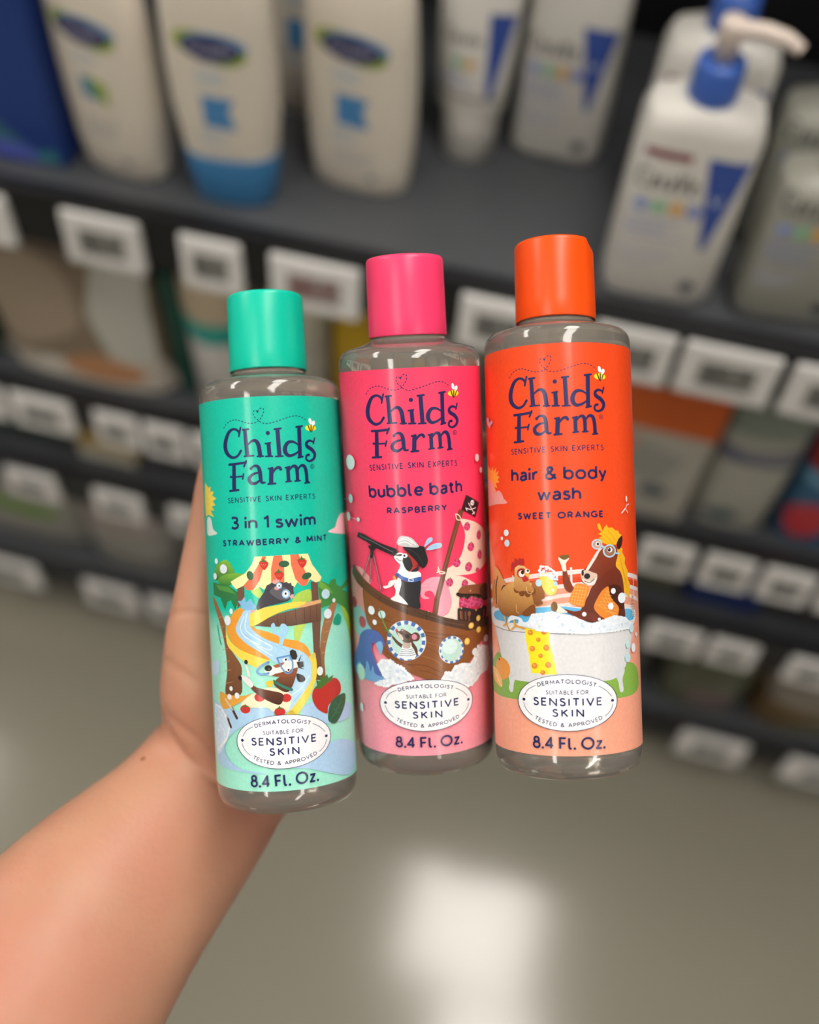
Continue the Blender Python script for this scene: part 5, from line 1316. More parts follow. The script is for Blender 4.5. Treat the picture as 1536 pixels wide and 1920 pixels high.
('s','ecebec',[(-5.89,75.08),(-4.82,75.44),(-4.12,72.82),(0.19,71.63),(0.32,69.61),(-2.17,68.59),(-5.11,69.39),(-7.22,70.89),(-6.05,73.4)]),
('r','4466aa',[(-7.14,70.89,1.28),(-5.11,69.54,1.28),(-2.52,68.9,1.28),(0.27,69.39,1.28)]),
('l','e8ecf2',[(-3.42,69.52,0.26),(-1.95,69.33,0.26),(-2.02,68.58,0.26),(-3.42,68.69,0.26),(-3.42,69.52,0.26)]),
('e','d9a44c',(-7.99,69.46,0.55,1.13,20)),
('s','2b292d',[(-5.18,77.23),(-3.25,76.97),(-1.14,74.6),(-0.02,73.43),(-0.46,71.88),(-2.75,71.82),(-4.2,72.74),(-5.19,75.44)]),
('s','ecebec',[(-7.87,77.09),(-6.19,78.25),(-4.62,77.82),(-5.1,75.82),(-5.63,74.26),(-7.47,75.83)]),
('e','222022',(-7.92,77.69,0.59,0.52,0)),
('e','222022',(-5.92,77.46,0.84,0.37,10)),
('e','f2f0ee',(-4.28,77.22,0.9,0.74,0)),
('e','222022',(-4.43,77.22,0.37,0.41,0)),
('r','222022',[(-7.05,76.39,0.19),(-6.13,75.64,0.19),(-5.57,75.52,0.19)]),
('s','a8322c',[(-3.58,77.72),(-2.13,77.24),(-0.34,74.56),(-0.74,73.76),(-3.43,71.61),(-1.93,73.51),(-2.48,76.06)]),
('r','c04a40',[(-2.74,72.04,0.23),(-1.21,73.11,0.23),(-0.46,73.45,0.23)]),
('s','1d1b1e',[(-4.77,80.09),(-2.34,80.4),(1.69,80.11),(2.42,78.5),(3.08,75.11),(1.8,72.96),(0.64,73.32),(-0.74,75.32),(-3.12,78.01)]),
('r','38353a',[(-3.13,79.5,0.23),(-0.27,77.53,0.23),(1.41,74.1,0.23)]),
('s','c9c5c6',[(-6.65,82.08),(-5.16,83.81),(-2.21,83.25),(-0.45,81.51),(0.28,79.92),(-3.1,80.05),(-4.95,80.39),(-6.43,80.96)]),
('r','efedee',[(-5.8,82.33,0.34),(-3.72,82.66,0.34),(-1.56,81.3,0.34)]),
('r','efedee',[(-5.19,83.07,0.34),(-2.96,83.01,0.34),(-0.67,80.89,0.34)]),
('r','efedee',[(-6.03,81.41,0.34),(-3.76,81.74,0.34),(-1.97,80.57,0.34)]),
('r','8a8588',[(-6.41,81.41,0.11),(-7.24,80.3,0.11),(-6.89,79.55,0.11)]),
('s','ecebec',[(-7.34,69.17),(-9.83,68.67),(-10.65,67.22),(-12.31,66.84),(-11.63,66.08),(-9.61,66.72),(-8.11,67.88)]),
]),
('telescope',[
('p','231f22',[(-22.21,84.58),(-18.99,83.97),(-14.19,81.96),(-6.89,79.48),(-6.51,78.06),(-8.56,77.46),(-14.33,79.7),(-18.62,81.73),(-23.1,82.99)]),
('r','6d676b',[(-21.36,83.51,0.26),(-15.13,81.62,0.26),(-8.11,78.44,0.26)]),
('r','48443f',[(-8.54,77.76,0.38),(-6.24,77.32,0.38)]),
('r','2d2628',[(-15.97,79.7,0.56),(-18.37,74.25,0.56),(-20.83,69.64,0.56)]),
('r','c98f9a',[(-15.97,79.7,0.23),(-18.37,74.25,0.23),(-20.83,69.64,0.23)]),
('r','2d2628',[(-16.26,78.93,0.56),(-16.82,73.6,0.56),(-17.51,68.04,0.56)]),
('r','c98f9a',[(-16.26,78.93,0.23),(-16.82,73.6,0.23),(-17.51,68.04,0.23)]),
('r','2d2628',[(-15.42,77.09,0.56),(-14.18,71.12,0.56),(-13.16,65.06,0.56)]),
('r','c98f9a',[(-15.42,77.09,0.23),(-14.18,71.12,0.23),(-13.16,65.06,0.23)]),
('r','2d2628',[(-15.95,79.89,1.28),(-16.32,76.66,1.28)]),
('s','231f22',[(-17.41,80.37),(-13.83,80.36),(-15.3,78.98),(-16.76,78.9)]),
('s','9fc5e0',[(2.05,79.94),(3.2,82.46),(4.6,82.88),(4.81,81.87),(3.26,80.6)]),
('s','9fc5e0',[(2.66,78.86),(4.68,80.58),(7.55,80.79),(7.68,79.4),(5.35,78.85)]),
]),
('bubble',[
('e','d9e2e0',(-24.97,108.2,2.87,2.57,0)),
]),
('bubble',[
('e','b5d5d5',(-26.02,95.81,1.5,1.54,0)),
]),
('bubble',[
('e','b5d5d5',(-28.67,89.47,1.78,1.56,0)),
]),
('bubble',[
('e','b5d5d5',(-21.82,88.9,0.9,0.76,0)),
]),
('bubble',[
('e','d9e2e0',(24.78,107.75,1.34,1.31,0)),
]),
('bubble',[
('e','d9e2e0',(27.36,103.34,1.1,1.02,0)),
]),
('bubble',[
('e','b5d5d5',(-36.79,115.88,1.42,0.54,0)),
]),
('dotted_line',[
('d','e3b9c0',[(-34.24,94.89,0.23),(-27.22,95.72,0.23)],0.53,0.38),
]),
('dotted_line',[
('d','e3d5d8',[(-27.13,89.34,0.23),(-22.47,88.93,0.23)],0.53,0.38),
]),
('product_name',[
('t','1b2158','SENSITIVE SKIN EXPERTS',[(-15.83,105.39),(-0.22,105.94),(15.33,105.66)],2.03,0.155),
('t','1b2158','bubble bath',[(-16.64,96.35),(-0.11,96.72),(17.07,96.68)],4.59,0.178),
('t','1b2158','RASPBERRY',[(-9.9,91.06),(0.36,91.19),(10.65,91.27)],2.18,0.24),
]),
('volume_lettering',[
('t','1b2158','8.4 Fl. Oz.',[(-10.64,11.46),(-4.42,11.41),(2.66,11.43),(12.28,11.45)],3.95,0.16),
]),
('logo_lettering',[
('r','1b2158',[(-9.68,128.53,0.74),(-10.24,129.58,0.82),(-11.86,130.12,0.82),(-13.84,128.99,1.23),(-15.34,125.58,1.64),(-14.98,122.67,1.48),(-12.82,120.83,0.98),(-10.72,121.16,0.82),(-9.36,122.81,0.9)]),
('r','1b2158',[(-9.11,130.42,0.66),(-9.83,127.65,0.66)]),
('l','1b2158',[(-7.6,129.74,1.23),(-7.16,121.02,1.48)]),
('r','1b2158',[(-8.36,129.67,0.66),(-6.41,129.77,0.66)]),
('r','1b2158',[(-8.18,120.93,0.57),(-5.03,120.97,0.57)]),
('r','1b2158',[(-6.75,124.7,0.49),(-5.43,125.76,0.82),(-4.17,125.84,1.15),(-3.25,124.44,1.39),(-2.79,120.88,1.39)]),
('r','1b2158',[(-3.79,120.67,0.57),(-1.84,120.65,0.57)]),
('l','1b2158',[(0.06,124.87,1.31),(0.25,120.72,1.31)]),
('r','1b2158',[(-0.96,124.72,0.57),(0.72,124.94,0.57)]),
('r','1b2158',[(-0.98,120.53,0.57),(1.18,120.5,0.57)]),
('e','1b2158',(0.02,128.18,0.69,0.7,0)),
('l','1b2158',[(3.18,129.55,1.39),(3.47,120.59,1.39)]),
('r','1b2158',[(2.24,129.37,0.66),(4.33,129.58,0.66)]),
('r','1b2158',[(2.21,120.38,0.57),(4.58,120.41,0.57)]),
('r','1b2158',[(10.1,124.0,0.49),(8.29,125.06,0.82),(6.48,124.83,1.15),(5.44,123.16,1.39),(5.56,121.48,1.39),(6.7,120.51,1.07),(8.52,120.91,0.82),(10.03,121.89,0.57)]),
('l','1b2158',[(10.6,129.92,1.39),(10.43,120.13,1.39)]),
('r','1b2158',[(9.55,129.98,0.66),(11.72,130.25,0.66)]),
('r','1b2158',[(9.78,119.78,0.66),(11.42,120.14,0.66)]),
('r','1b2158',[(15.75,125.0,0.57),(14.28,125.41,0.82),(13.03,124.67,0.98),(13.27,123.48,1.23),(15.01,122.43,1.31),(16.12,120.94,1.23),(15.53,119.33,0.98),(13.83,118.59,0.74),(12.64,119.27,0.74),(12.88,120.44,0.74),(13.74,120.7,0.9)]),
('r','1b2158',[(16.32,126.26,0.61),(15.73,124.47,0.61)]),
('l','1b2158',[(-12.17,118.62,1.31),(-12.55,110.27,1.56)]),
('r','1b2158',[(-14.08,118.56,0.82),(-11.01,118.62,0.82),(-7.79,118.88,0.82)]),
('r','1b2158',[(-7.66,119.37,0.66),(-8.48,117.59,0.66)]),
('r','1b2158',[(-12.62,114.28,0.57),(-8.97,114.4,0.57)]),
('r','1b2158',[(-8.75,115.2,0.57),(-9.19,113.5,0.57)]),
('e','1b2158',(-13.52,114.43,0.53,0.43,0)),
('r','1b2158',[(-14.22,109.84,0.74),(-10.89,109.97,0.74)]),
('e','1b2158',(-6.07,116.81,0.55,0.53,0)),
('r','1b2158',[(-6.21,116.89,0.57),(-4.95,117.61,0.74),(-3.71,117.25,1.07),(-3.16,115.63,1.31),(-3.02,113.16,1.23),(-2.63,112.01,0.9),(-1.65,111.96,0.57)]),
('r','1b2158',[(-3.24,115.35,0.49),(-5.4,114.96,0.82),(-6.87,113.58,1.15),(-6.4,112.13,1.15),(-4.77,111.85,0.9),(-3.13,112.99,0.57)]),
('l','1b2158',[(0.65,116.66,1.39),(0.33,111.66,1.39)]),
('r','1b2158',[(-0.33,116.46,0.57),(1.07,116.75,0.57)]),
('r','1b2158',[(-0.62,111.42,0.66),(1.71,111.53,0.66)]),
('r','1b2158',[(0.94,114.89,0.49),(2.02,116.36,0.82),(3.15,116.74,0.98),(3.68,116.09,0.98)]),
('l','1b2158',[(6.05,116.73,1.23),(6.09,112.1,1.23)]),
('r','1b2158',[(5.17,116.54,0.53),(6.66,116.89,0.53)]),
('r','1b2158',[(6.37,115.6,0.49),(7.67,116.98,0.82),(8.76,116.8,1.15),(9.15,115.22,1.23),(9.17,112.34,1.15)]),
('r','1b2158',[(9.46,115.74,0.49),(10.44,117.04,0.82),(11.7,116.97,1.15),(12.38,115.22,1.23),(12.58,111.7,1.23)]),
('r','1b2158',[(5.2,111.91,0.53),(6.98,112.08,0.53)]),
('r','1b2158',[(8.24,112.07,0.53),(10.09,112.19,0.53)]),
('r','1b2158',[(11.66,111.31,0.53),(13.49,111.46,0.53)]),
('l','1b2158',[(15.61,116.79,0.16),(15.51,116.47,0.16),(15.33,116.22,0.16),(15.03,116.11,0.16),(14.69,116.1,0.16),(14.4,116.2,0.16),(14.24,116.44,0.16),(14.17,116.76,0.16),(14.27,117.08,0.16),(14.44,117.33,0.16),(14.74,117.44,0.16),(15.08,117.45,0.16),(15.37,117.35,0.16),(15.54,117.11,0.16),(15.61,116.79,0.16)]),
('t','1b2158','R',[(14.53,116.38),(15.25,116.39)],0.69,0.16),
]),
('dashed_flight_path',[
('d','1b2158',[(-15.76,130.67,0.28),(-14.4,132.11,0.28),(-12.18,133.08,0.28),(-10.13,133.02,0.28),(-7.83,132.17,0.28),(-5.62,131.61,0.28),(-3.81,131.81,0.28),(-2.73,132.4,0.28),(-1.63,133.84,0.28),(-0.95,135.38,0.28),(-1.2,136.34,0.28),(-2.26,136.35,0.28),(-3.06,135.35,0.28)],0.69,0.45),
('d','1b2158',[(-3.06,135.35,0.28),(-3.86,135.84,0.28),(-4.49,135.29,0.28),(-4.28,133.86,0.28),(-2.73,132.4,0.28),(-1.87,131.67,0.28),(-0.13,131.28,0.28),(2.48,131.79,0.28),(5.3,132.65,0.28),(8.19,133.49,0.28),(10.42,133.61,0.28),(12.13,133.01,0.28),(13.49,132.06,0.28)],0.69,0.45),
('s','1b2158',[(-3.37,135.66),(-3.06,135.49),(-2.73,135.68),(-2.78,135.26),(-3.07,134.93),(-3.35,135.3)]),
]),
('bee',[
('e','f1d92e',(14.98,129.67,2.22,1.03,0)),
('r','1c1a1c',[(14.01,130.56,0.42),(14.69,128.67,0.42)]),
('r','1c1a1c',[(15.14,130.46,0.42),(15.1,128.33,0.42)]),
('r','1c1a1c',[(16.4,130.66,0.35),(15.63,128.71,0.35)]),
('e','f4f4f4',(14.89,131.93,0.59,1.06,12)),
('e','f4f4f4',(16.16,131.32,0.66,0.92,-30)),
]),
('approval_badge',[
('e','2c355f',(0.57,26.14,16.67,8.91,0)),
('e','eeeef0',(0.57,26.14,16.38,8.73,0)),
('t','1b2158','DERMATOLOGIST',[(-8.65,30.93),(-5.08,31.73),(0.33,32.16),(5.68,31.76),(9.53,30.71)],1.36,0.18),
('t','1b2158','SUITABLE FOR',[(-6.1,28.67),(7.13,28.69)],1.36,0.15),
('t','1b2158','SENSITIVE',[(-10.35,25.11),(11.54,24.98)],2.65,0.185),
('t','1b2158','SKIN',[(-4.29,21.69),(5.55,21.64)],2.58,0.185),
('t','1b2158','TESTED & APPROVED',[(-10.09,20.86),(-7.32,19.6),(-3.65,18.8),(-0.08,18.55),(3.48,18.74),(7.5,19.41),(11.55,20.67)],1.29,0.17),
('e','1b2158',(-13.67,26.7,0.58,0.48,0)),
('e','1b2158',(15.25,26.2,0.58,0.47,0)),
('r','1b2158',[(-13.32,28.08,0.18),(-11.96,30.0,0.18),(-9.47,31.32,0.18)]),
('r','1b2158',[(10.44,31.09,0.18),(12.93,29.61,0.18),(14.91,27.57,0.18)]),
('r','1b2158',[(-13.84,25.66,0.18),(-12.82,23.57,0.18),(-10.86,21.85,0.18)]),
('r','1b2158',[(15.34,25.0,0.18),(14.39,23.12,0.18),(12.43,21.5,0.18)]),
]),
],
'o':[
('sun',[
('s','ea8058',[(-36.7,77.02),(-33.75,76.27),(-30.62,73.32),(-28.59,70.76),(-27.61,67.47),(-30.56,64.79),(-36.67,62.67)]),
('p','f2a838',[(-33.82,102.16),(-29.0,99.61),(-27.28,101.15),(-26.75,99.39),(-24.6,100.71),(-25.27,98.63),(-23.04,99.33),(-24.32,97.84),(-22.75,97.31),(-24.04,96.43),(-22.84,95.56),(-25.32,95.33),(-24.34,93.75),(-26.41,94.11),(-24.88,92.31),(-29.56,93.71),(-36.74,95.54)]),
]),
('cloud',[
('s','e6a79d',[(-36.73,97.06),(-29.31,96.29),(-26.84,94.31),(-26.09,92.44),(-23.74,92.88),(-21.81,91.88),(-20.87,90.2),(-19.26,88.58),(-25.11,88.44),(-36.72,88.66)]),
]),
('white_fence',[
('p','d4421c',[(-36.67,59.28),(-23.04,61.58),(-10.43,63.44),(0.03,64.4),(7.04,64.74),(14.84,64.43),(34.16,61.64),(33.22,57.86),(16.95,60.99),(6.94,61.43),(-0.07,60.92),(-10.55,59.91),(-23.24,57.77),(-36.66,54.75)]),
('p','e59a80',[(-36.66,55.13),(-23.23,57.95),(-10.54,60.26),(-0.06,61.26),(6.95,61.6),(16.96,61.17),(33.38,58.58),(31.91,50.66),(-36.66,50.99)]),
('r','ead9d4',[(-36.67,60.33,1.39),(-22.96,63.04,1.39),(-10.39,64.92,1.39),(0.07,65.87,1.39),(7.09,66.3,1.39),(14.89,65.91,1.39),(33.58,62.96,1.39)]),
('r','ead9d4',[(-36.66,55.7,1.25),(-23.2,58.49,1.25),(-10.52,60.69,1.25),(-0.05,61.79,1.25),(6.97,62.3,1.25),(16.99,61.87,1.25),(33.5,59.12,1.25)]),
('r','e8d3cc',[(-36.66,52.49,1.18),(-15.28,55.92,1.18),(-5.76,57.83,1.18),(2.29,58.95,1.18),(19.31,58.57,1.18),(32.81,55.87,1.18)]),
('l','ead9d4',[(2.48,67.66,0.69),(2.45,61.91,0.69)]),
('l','ead9d4',[(-17.51,65.15,0.56),(-17.45,60.49,0.56)]),
('l','ead9d4',[(28.22,64.32,0.49),(28.26,56.74,0.49)]),
('r','e8d3cc',[(-8.8,54.65,1.18),(-0.22,55.86,1.18),(6.78,56.2,1.18),(16.72,55.37,1.18),(27.79,53.71,1.18)]),
]),
('bathtub',[
('s','e2e1e3',[(-36.75,52.84),(-30.28,54.51),(-24.15,54.09),(-8.78,55.18),(-0.23,55.52),(6.73,54.88),(19.12,54.23),(26.42,53.64),(29.26,52.33),(28.65,49.5),(24.82,47.68),(14.17,46.76),(-3.98,46.47),(-20.67,47.07),(-28.99,48.25),(-34.47,50.02)]),
('s','5fb2dd',[(-30.11,52.23),(-26.14,53.53),(-14.44,54.52),(-6.57,55.2),(-0.24,55.41),(6.72,54.46),(19.09,53.74),(25.2,53.37),(26.52,51.48),(24.95,49.64),(-0.39,50.12),(-15.5,49.86),(-22.98,50.09),(-28.78,50.67)]),
('s','7fa943',[(-36.75,33.83),(-29.83,38.53),(-25.65,39.36),(-20.81,32.4),(-12.06,32.23),(-12.27,26.22),(-18.33,25.43),(-29.16,25.63),(-36.73,27.24)]),
('s','86b048',[(11.37,31.44),(17.62,32.53),(21.61,36.12),(26.22,35.77),(30.18,32.49),(30.03,27.67),(25.13,25.97),(19.39,25.73),(14.11,26.0),(12.93,28.99)]),
('s','d8d7d8',[(-29.03,48.19),(-20.13,47.36),(-9.94,47.11),(-1.05,46.85),(7.61,46.85),(15.81,46.81),(25.94,47.14),(24.12,39.51),(21.71,35.74),(16.87,32.24),(11.37,31.55),(-2.22,31.52),(-15.62,31.49),(-20.8,32.58),(-23.87,36.54),(-26.34,41.92)]),
('r','3a3f58',[(-29.03,48.19,0.18),(-20.13,47.28,0.18),(-9.95,47.04,0.18),(-1.05,46.78,0.18),(7.61,46.81,0.18),(15.8,46.77,0.18),(22.96,46.97,0.18)]),
('r','55596c',[(-29.03,48.19,0.14),(-26.34,41.92,0.14),(-23.87,36.54,0.14),(-20.91,32.76,0.14)]),
('r','6b6f80',[(25.94,47.14,0.14),(24.12,39.51,0.14),(21.71,35.74,0.14)]),
('s','d9d9dc',[(-20.92,32.61),(-19.11,32.2),(-17.42,32.73),(-18.38,30.43),(-18.86,27.98),(-19.99,27.45),(-20.86,28.68),(-20.42,30.59)]),
('s','d5d5da',[(16.67,35.52),(18.55,36.61),(20.92,34.36),(19.66,31.59),(20.05,28.27),(19.35,27.33),(18.33,27.92),(17.79,30.7),(16.57,32.99)]),
]),
('orange_fruit',[
('e','e8952f',(-24.73,34.58,4.76,3.62,0)),
('e','3f5a22',(-26.38,37.4,0.54,0.38,0)),
('s','f3b25c',[(-36.75,33.83),(-30.26,34.29),(-26.54,32.49),(-24.62,30.1),(-25.43,28.42),(-28.84,29.16),(-33.63,30.78)]),
('r','f7dfc0',[(-34.48,34.13,0.25),(-29.2,31.77,0.25),(-25.1,28.61,0.25)]),
('r','f7c98a',[(-33.12,33.35,0.18),(-29.89,31.3,0.18),(-25.46,29.24,0.18)]),
]),
('yellow_towel',[
('p','f6df1c',[(-13.3,48.45),(-8.34,48.24),(-4.8,48.0),(-5.01,44.61),(-3.78,39.59),(-2.93,34.14),(-7.26,34.03),(-8.79,34.26),(-11.25,34.28),(-11.83,39.34),(-12.73,43.66)]),
('e','dd8526',(-11.24,47.07,0.99,0.87,0)),
('e','eea04a',(-11.39,47.28,0.54,0.48,0)),
('e','6a6a1e',(-11.06,47.56,0.12,0.11,0)),
('e','dd8526',(-6.59,47.48,0.97,0.94,0)),
('e','eea04a',(-6.73,47.69,0.54,0.52,0)),
('e','6a6a1e',(-6.42,48.0,0.11,0.11,0)),
('e','dd8526',(-8.53,44.91,0.77,0.72,0)),
('e','eea04a',(-8.67,45.12,0.43,0.4,0)),
('e','6a6a1e',(-8.36,45.31,0.12,0.11,0)),
('e','dd8526',(-10.71,42.04,1.01,0.91,0)),
('e','eea04a',(-10.87,42.25,0.56,0.5,0)),
('e','6a6a1e',(-10.53,42.55,0.12,0.11,0)),
('e','dd8526',(-5.96,42.44,1.0,0.97,0)),
('e','eea04a',(-6.1,42.65,0.55,0.54,0)),
('e','6a6a1e',(-5.79,42.98,0.11,0.11,0)),
('e','dd8526',(-7.96,39.86,0.76,0.72,0)),
('e','eea04a',(-8.1,40.07,0.42,0.4,0)),
('e','6a6a1e',(-7.79,40.26,0.11,0.11,0)),
('e','dd8526',(-10.08,36.63,1.04,0.94,0)),
('e','eea04a',(-10.24,36.84,0.57,0.52,0)),
('e','6a6a1e',(-9.91,37.15,0.12,0.11,0)),
('e','dd8526',(-5.5,37.04,0.99,0.97,0)),
('e','eea04a',(-5.64,37.25,0.55,0.54,0)),
('e','6a6a1e',(-5.33,37.58,0.11,0.11,0)),
('e','dd8526',(-7.36,34.61,0.83,0.79,0)),
('e','eea04a',(-7.5,34.82,0.46,0.44,0)),
('e','6a6a1e',(-7.19,35.05,0.11,0.11,0)),
]),
('horse',[
('p','eeb01c',[(19.38,73.61),(21.68,73.01),(21.32,71.77),(22.87,69.94),(22.52,68.17),(24.22,65.59),(23.7,63.83),(25.42,61.24),(24.8,58.77),(24.82,56.8),(22.87,58.53),(21.27,59.34),(20.6,62.93),(19.09,65.12),(17.8,67.65)]),
('s',('5b2415','7c3019'),[(13.06,73.45),(17.98,74.01),(19.11,71.14),(18.1,67.64),(20.28,65.42),(21.55,61.45),(21.63,55.06),(21.4,50.46),(14.3,50.25),(10.27,49.95),(6.25,50.83),(5.1,53.82),(6.24,56.22),(7.58,58.62),(8.95,61.35),(10.53,63.39)]),
('s',('6f2c18','8a3a20'),[(11.52,72.8),(14.28,72.36),(17.94,70.83),(18.35,68.87),(16.96,66.81),(14.03,65.7),(11.12,63.54),(9.17,62.32),(6.96,62.19),(5.64,63.39),(5.65,65.93),(7.5,67.69),(9.49,69.89)]),
('s','4a1c10',[(14.26,60.42),(15.38,61.42),(17.69,61.66),(20.48,60.45),(21.3,56.5),(20.7,53.7),(18.12,54.58),(15.67,57.54)]),
('s','ead9cc',[(13.06,73.28),(12.02,72.43),(10.65,70.31),(7.9,66.56),(7.03,66.59),(10.23,71.37),(11.64,72.97)]),
('s','d7b8a6',[(5.57,65.72),(7.1,66.65),(9.29,65.88),(10.86,65.12),(10.41,63.11),(8.42,62.14),(6.55,62.66),(5.66,63.84)]),
('s','efe4dc',[(5.87,63.83),(7.36,63.33),(9.2,63.09),(10.56,64.26),(10.33,62.98),(8.42,62.07),(6.62,62.55)]),
('e','1f1a1c',(7.48,64.72,1.02,0.91,0)),
('e','2a2022',(6.07,65.78,0.39,0.98,0)),
('r','3a2622',[(6.46,63.26,0.24),(8.26,62.71,0.24),(9.9,63.76,0.24)]),
('s','3d160c',[(19.05,73.19),(18.96,75.75),(20.63,77.27),(21.74,76.39),(21.27,74.26),(20.08,72.81)]),
('p','f0b41e',[(11.32,80.87),(12.21,81.27),(12.81,79.95),(13.25,78.71),(13.97,79.93),(14.94,80.78),(15.34,79.79),(17.26,79.75),(18.29,78.88),(19.82,78.63),(20.21,77.77),(21.43,77.28),(19.7,76.08),(18.49,74.27),(15.22,74.37),(12.8,75.15),(11.65,76.65),(13.2,77.13),(11.53,77.88),(12.83,78.37),(11.75,79.45)]),
('r','d48f12',[(13.23,78.01,0.17),(15.3,76.55,0.17),(17.04,74.56,0.17)]),
('r','d48f12',[(14.96,79.02,0.17),(16.7,77.57,0.17),(18.14,75.42,0.17)]),
('r','d48f12',[(12.36,76.46,0.17),(13.98,75.88,0.17),(15.67,74.6,0.17)]),
('r','d48f12',[(19.93,71.82,0.17),(20.84,67.88,0.17),(23.26,62.07,0.17)]),
('r','d48f12',[(20.35,69.32,0.17),(21.84,64.64,0.17),(23.76,59.19,0.17)]),
('e','a9cfdf',(11.11,74.63,1.87,1.68,0)),
('e','c98f7d',(11.11,74.63,1.4,1.26,0)),
('e','f0ece8',(11.35,74.7,0.78,0.77,0)),
('e','2a2320',(11.42,74.7,0.47,0.49,0)),
('e','a9cfdf',(15.72,72.38,2.61,2.11,0)),
('e','a1694f',(15.72,72.38,2.02,1.65,0)),
('e','f0ece8',(15.78,72.73,1.08,0.84,0)),
('e','2a2320',(15.51,72.81,0.67,0.67,0)),
('e','ffffff',(15.3,73.1,0.18,0.18,0)),
('r','a9cfdf',[(12.6,74.1,0.63),(13.98,73.35,0.63)]),
('r','a9cfdf',[(18.27,71.59,0.49),(19.91,71.47,0.49)]),
]),
('honeycomb_vest',[
('s','e2862f',[(3.6,62.23),(5.54,62.45),(7.75,61.68),(7.92,60.17),(6.81,57.25),(5.95,55.12),(3.75,55.6),(1.6,56.7),(2.37,59.47)]),
('s','e2862f',[(14.71,61.17),(15.15,58.98),(16.32,56.8),(18.72,54.54),(18.53,52.44),(17.22,50.34),(13.47,50.58),(10.75,52.72),(9.38,54.99),(10.93,58.13),(12.59,60.15)]),
('l','f0b05e',[(2.89,61.55,0.14),(7.47,60.99,0.14)]),
('l','f0b05e',[(2.65,60.58,0.14),(7.15,59.96,0.14)]),
('l','f0b05e',[(2.41,59.61,0.14),(6.82,58.92,0.14)]),
('l','f0b05e',[(2.17,58.64,0.14),(6.5,57.89,0.14)]),
('l','f0b05e',[(1.94,57.67,0.14),(6.19,56.85,0.14)]),
('l','f0b05e',[(1.7,56.7,0.14),(5.87,55.82,0.14)]),
('l','f0b05e',[(3.59,61.95,0.14),(2.21,56.34,0.14)]),
('l','f0b05e',[(4.5,61.92,0.14),(3.03,56.11,0.14)]),
('l','f0b05e',[(5.42,61.89,0.14),(3.86,55.88,0.14)]),
('l','f0b05e',[(6.34,61.87,0.14),(4.7,55.65,0.14)]),
('l','f0b05e',[(7.28,61.83,0.14),(5.54,55.41,0.14)]),
('l','f0b05e',[(13.81,59.74,0.14),(15.3,59.32,0.14)]),
('l','f0b05e',[(13.03,58.73,0.14),(15.87,58.16,0.14)]),
('l','f0b05e',[(12.26,57.72,0.14),(16.46,57.01,0.14)]),
('l','f0b05e',[(11.51,56.7,0.14),(17.07,55.84,0.14)]),
('l','f0b05e',[(10.77,55.69,0.14),(17.69,54.68,0.14)]),
('l','f0b05e',[(12.79,54.54,0.14),(18.32,53.51,0.14)]),
('l','f0b05e',[(13.16,53.47,0.14),(17.78,52.42,0.14)]),
('l','f0b05e',[(14.24,59.9,0.14),(16.77,50.97,0.14)]),
('l','f0b05e',[(13.28,58.82,0.14),(16.42,51.42,0.14)]),
('l','f0b05e',[(12.34,57.75,0.14),(16.07,51.86,0.14)]),
('l','f0b05e',[(11.43,56.67,0.14),(15.73,52.3,0.14)]),
('l','f0b05e',[(10.54,55.6,0.14),(15.39,52.75,0.14)]),
]),
('horse_legs',[
('s','7c351d',[(-0.06,67.02),(0.97,66.89),(1.5,65.07),(2.56,62.25),(3.11,61.02),(2.03,59.76),(0.55,60.83),(-0.1,63.36)]),
('s','efdfd0',[(-1.34,70.71),(-0.6,68.6),(-0.07,66.67),(1.0,66.65),(0.92,68.85),(1.94,70.57),(0.23,71.2)]),
('s','76551f',[(-1.22,71.13),(-0.1,71.56),(1.97,71.51),(1.66,70.47),(0.2,70.05)]),
('s','6f2c18',[(0.09,54.64),(3.17,53.81),(5.99,54.14),(7.38,52.35),(6.07,50.73),(3.13,52.31),(0.74,53.51)]),
('s','efdfd0',[(-2.47,56.06),(-0.26,54.64),(0.91,53.51),(-2.36,53.69)]),
('e','7b5423',(-3.08,55.37,1.08,1.61,0)),
('r','6f2c18',[(6.31,52.74,1.74),(9.57,51.56,2.43),(12.25,50.55,1.74)]),
]),
('hen',[
('s',('c58a48','d39a58'),[(-27.89,67.64),(-24.51,66.81),(-22.14,63.97),(-20.55,62.02),(-23.49,59.57),(-25.76,55.45),(-27.85,54.15),(-30.18,56.66),(-30.82,62.55)]),
('r','59361a',[(-26.86,55.75,0.69),(-26.95,60.88,1.04),(-25.4,64.78,0.49)]),
('r','59361a',[(-23.86,59.19,0.49),(-22.27,61.43,0.69),(-20.85,61.84,0.28)]),
('r','6b4524',[(-28.78,57.11,0.49),(-29.02,60.79,0.49),(-27.72,63.42,0.49)]),
('s',('8a4f1e','dca85f'),[(-16.38,63.38),(-20.56,61.84),(-24.44,59.17),(-26.04,56.17),(-24.48,53.34),(-21.03,51.88),(-16.82,52.01),(-13.64,52.78),(-12.0,52.29),(-10.39,52.86),(-9.16,52.82),(-9.31,55.35),(-8.61,58.17),(-9.15,61.33),(-10.84,63.08)]),
('s',('7d4a20','a86a34'),[(-10.06,63.02),(-7.44,62.39),(-6.2,59.93),(-5.97,58.18),(-7.0,57.54),(-6.64,56.35),(-8.69,55.64),(-9.85,57.45)]),
('s','7b4519',[(-14.07,52.76),(-12.33,54.58),(-9.51,56.05),(-9.16,52.82),(-10.39,52.86),(-12.0,52.26)]),
('e','7a451c',(-15.78,60.82,1.29,1.28,0)),
('e','7a451c',(-13.82,59.79,1.2,1.28,0)),
('e','7a451c',(-11.67,59.54,1.13,1.27,0)),
('e','7a451c',(-9.84,60.27,1.08,1.27,0)),
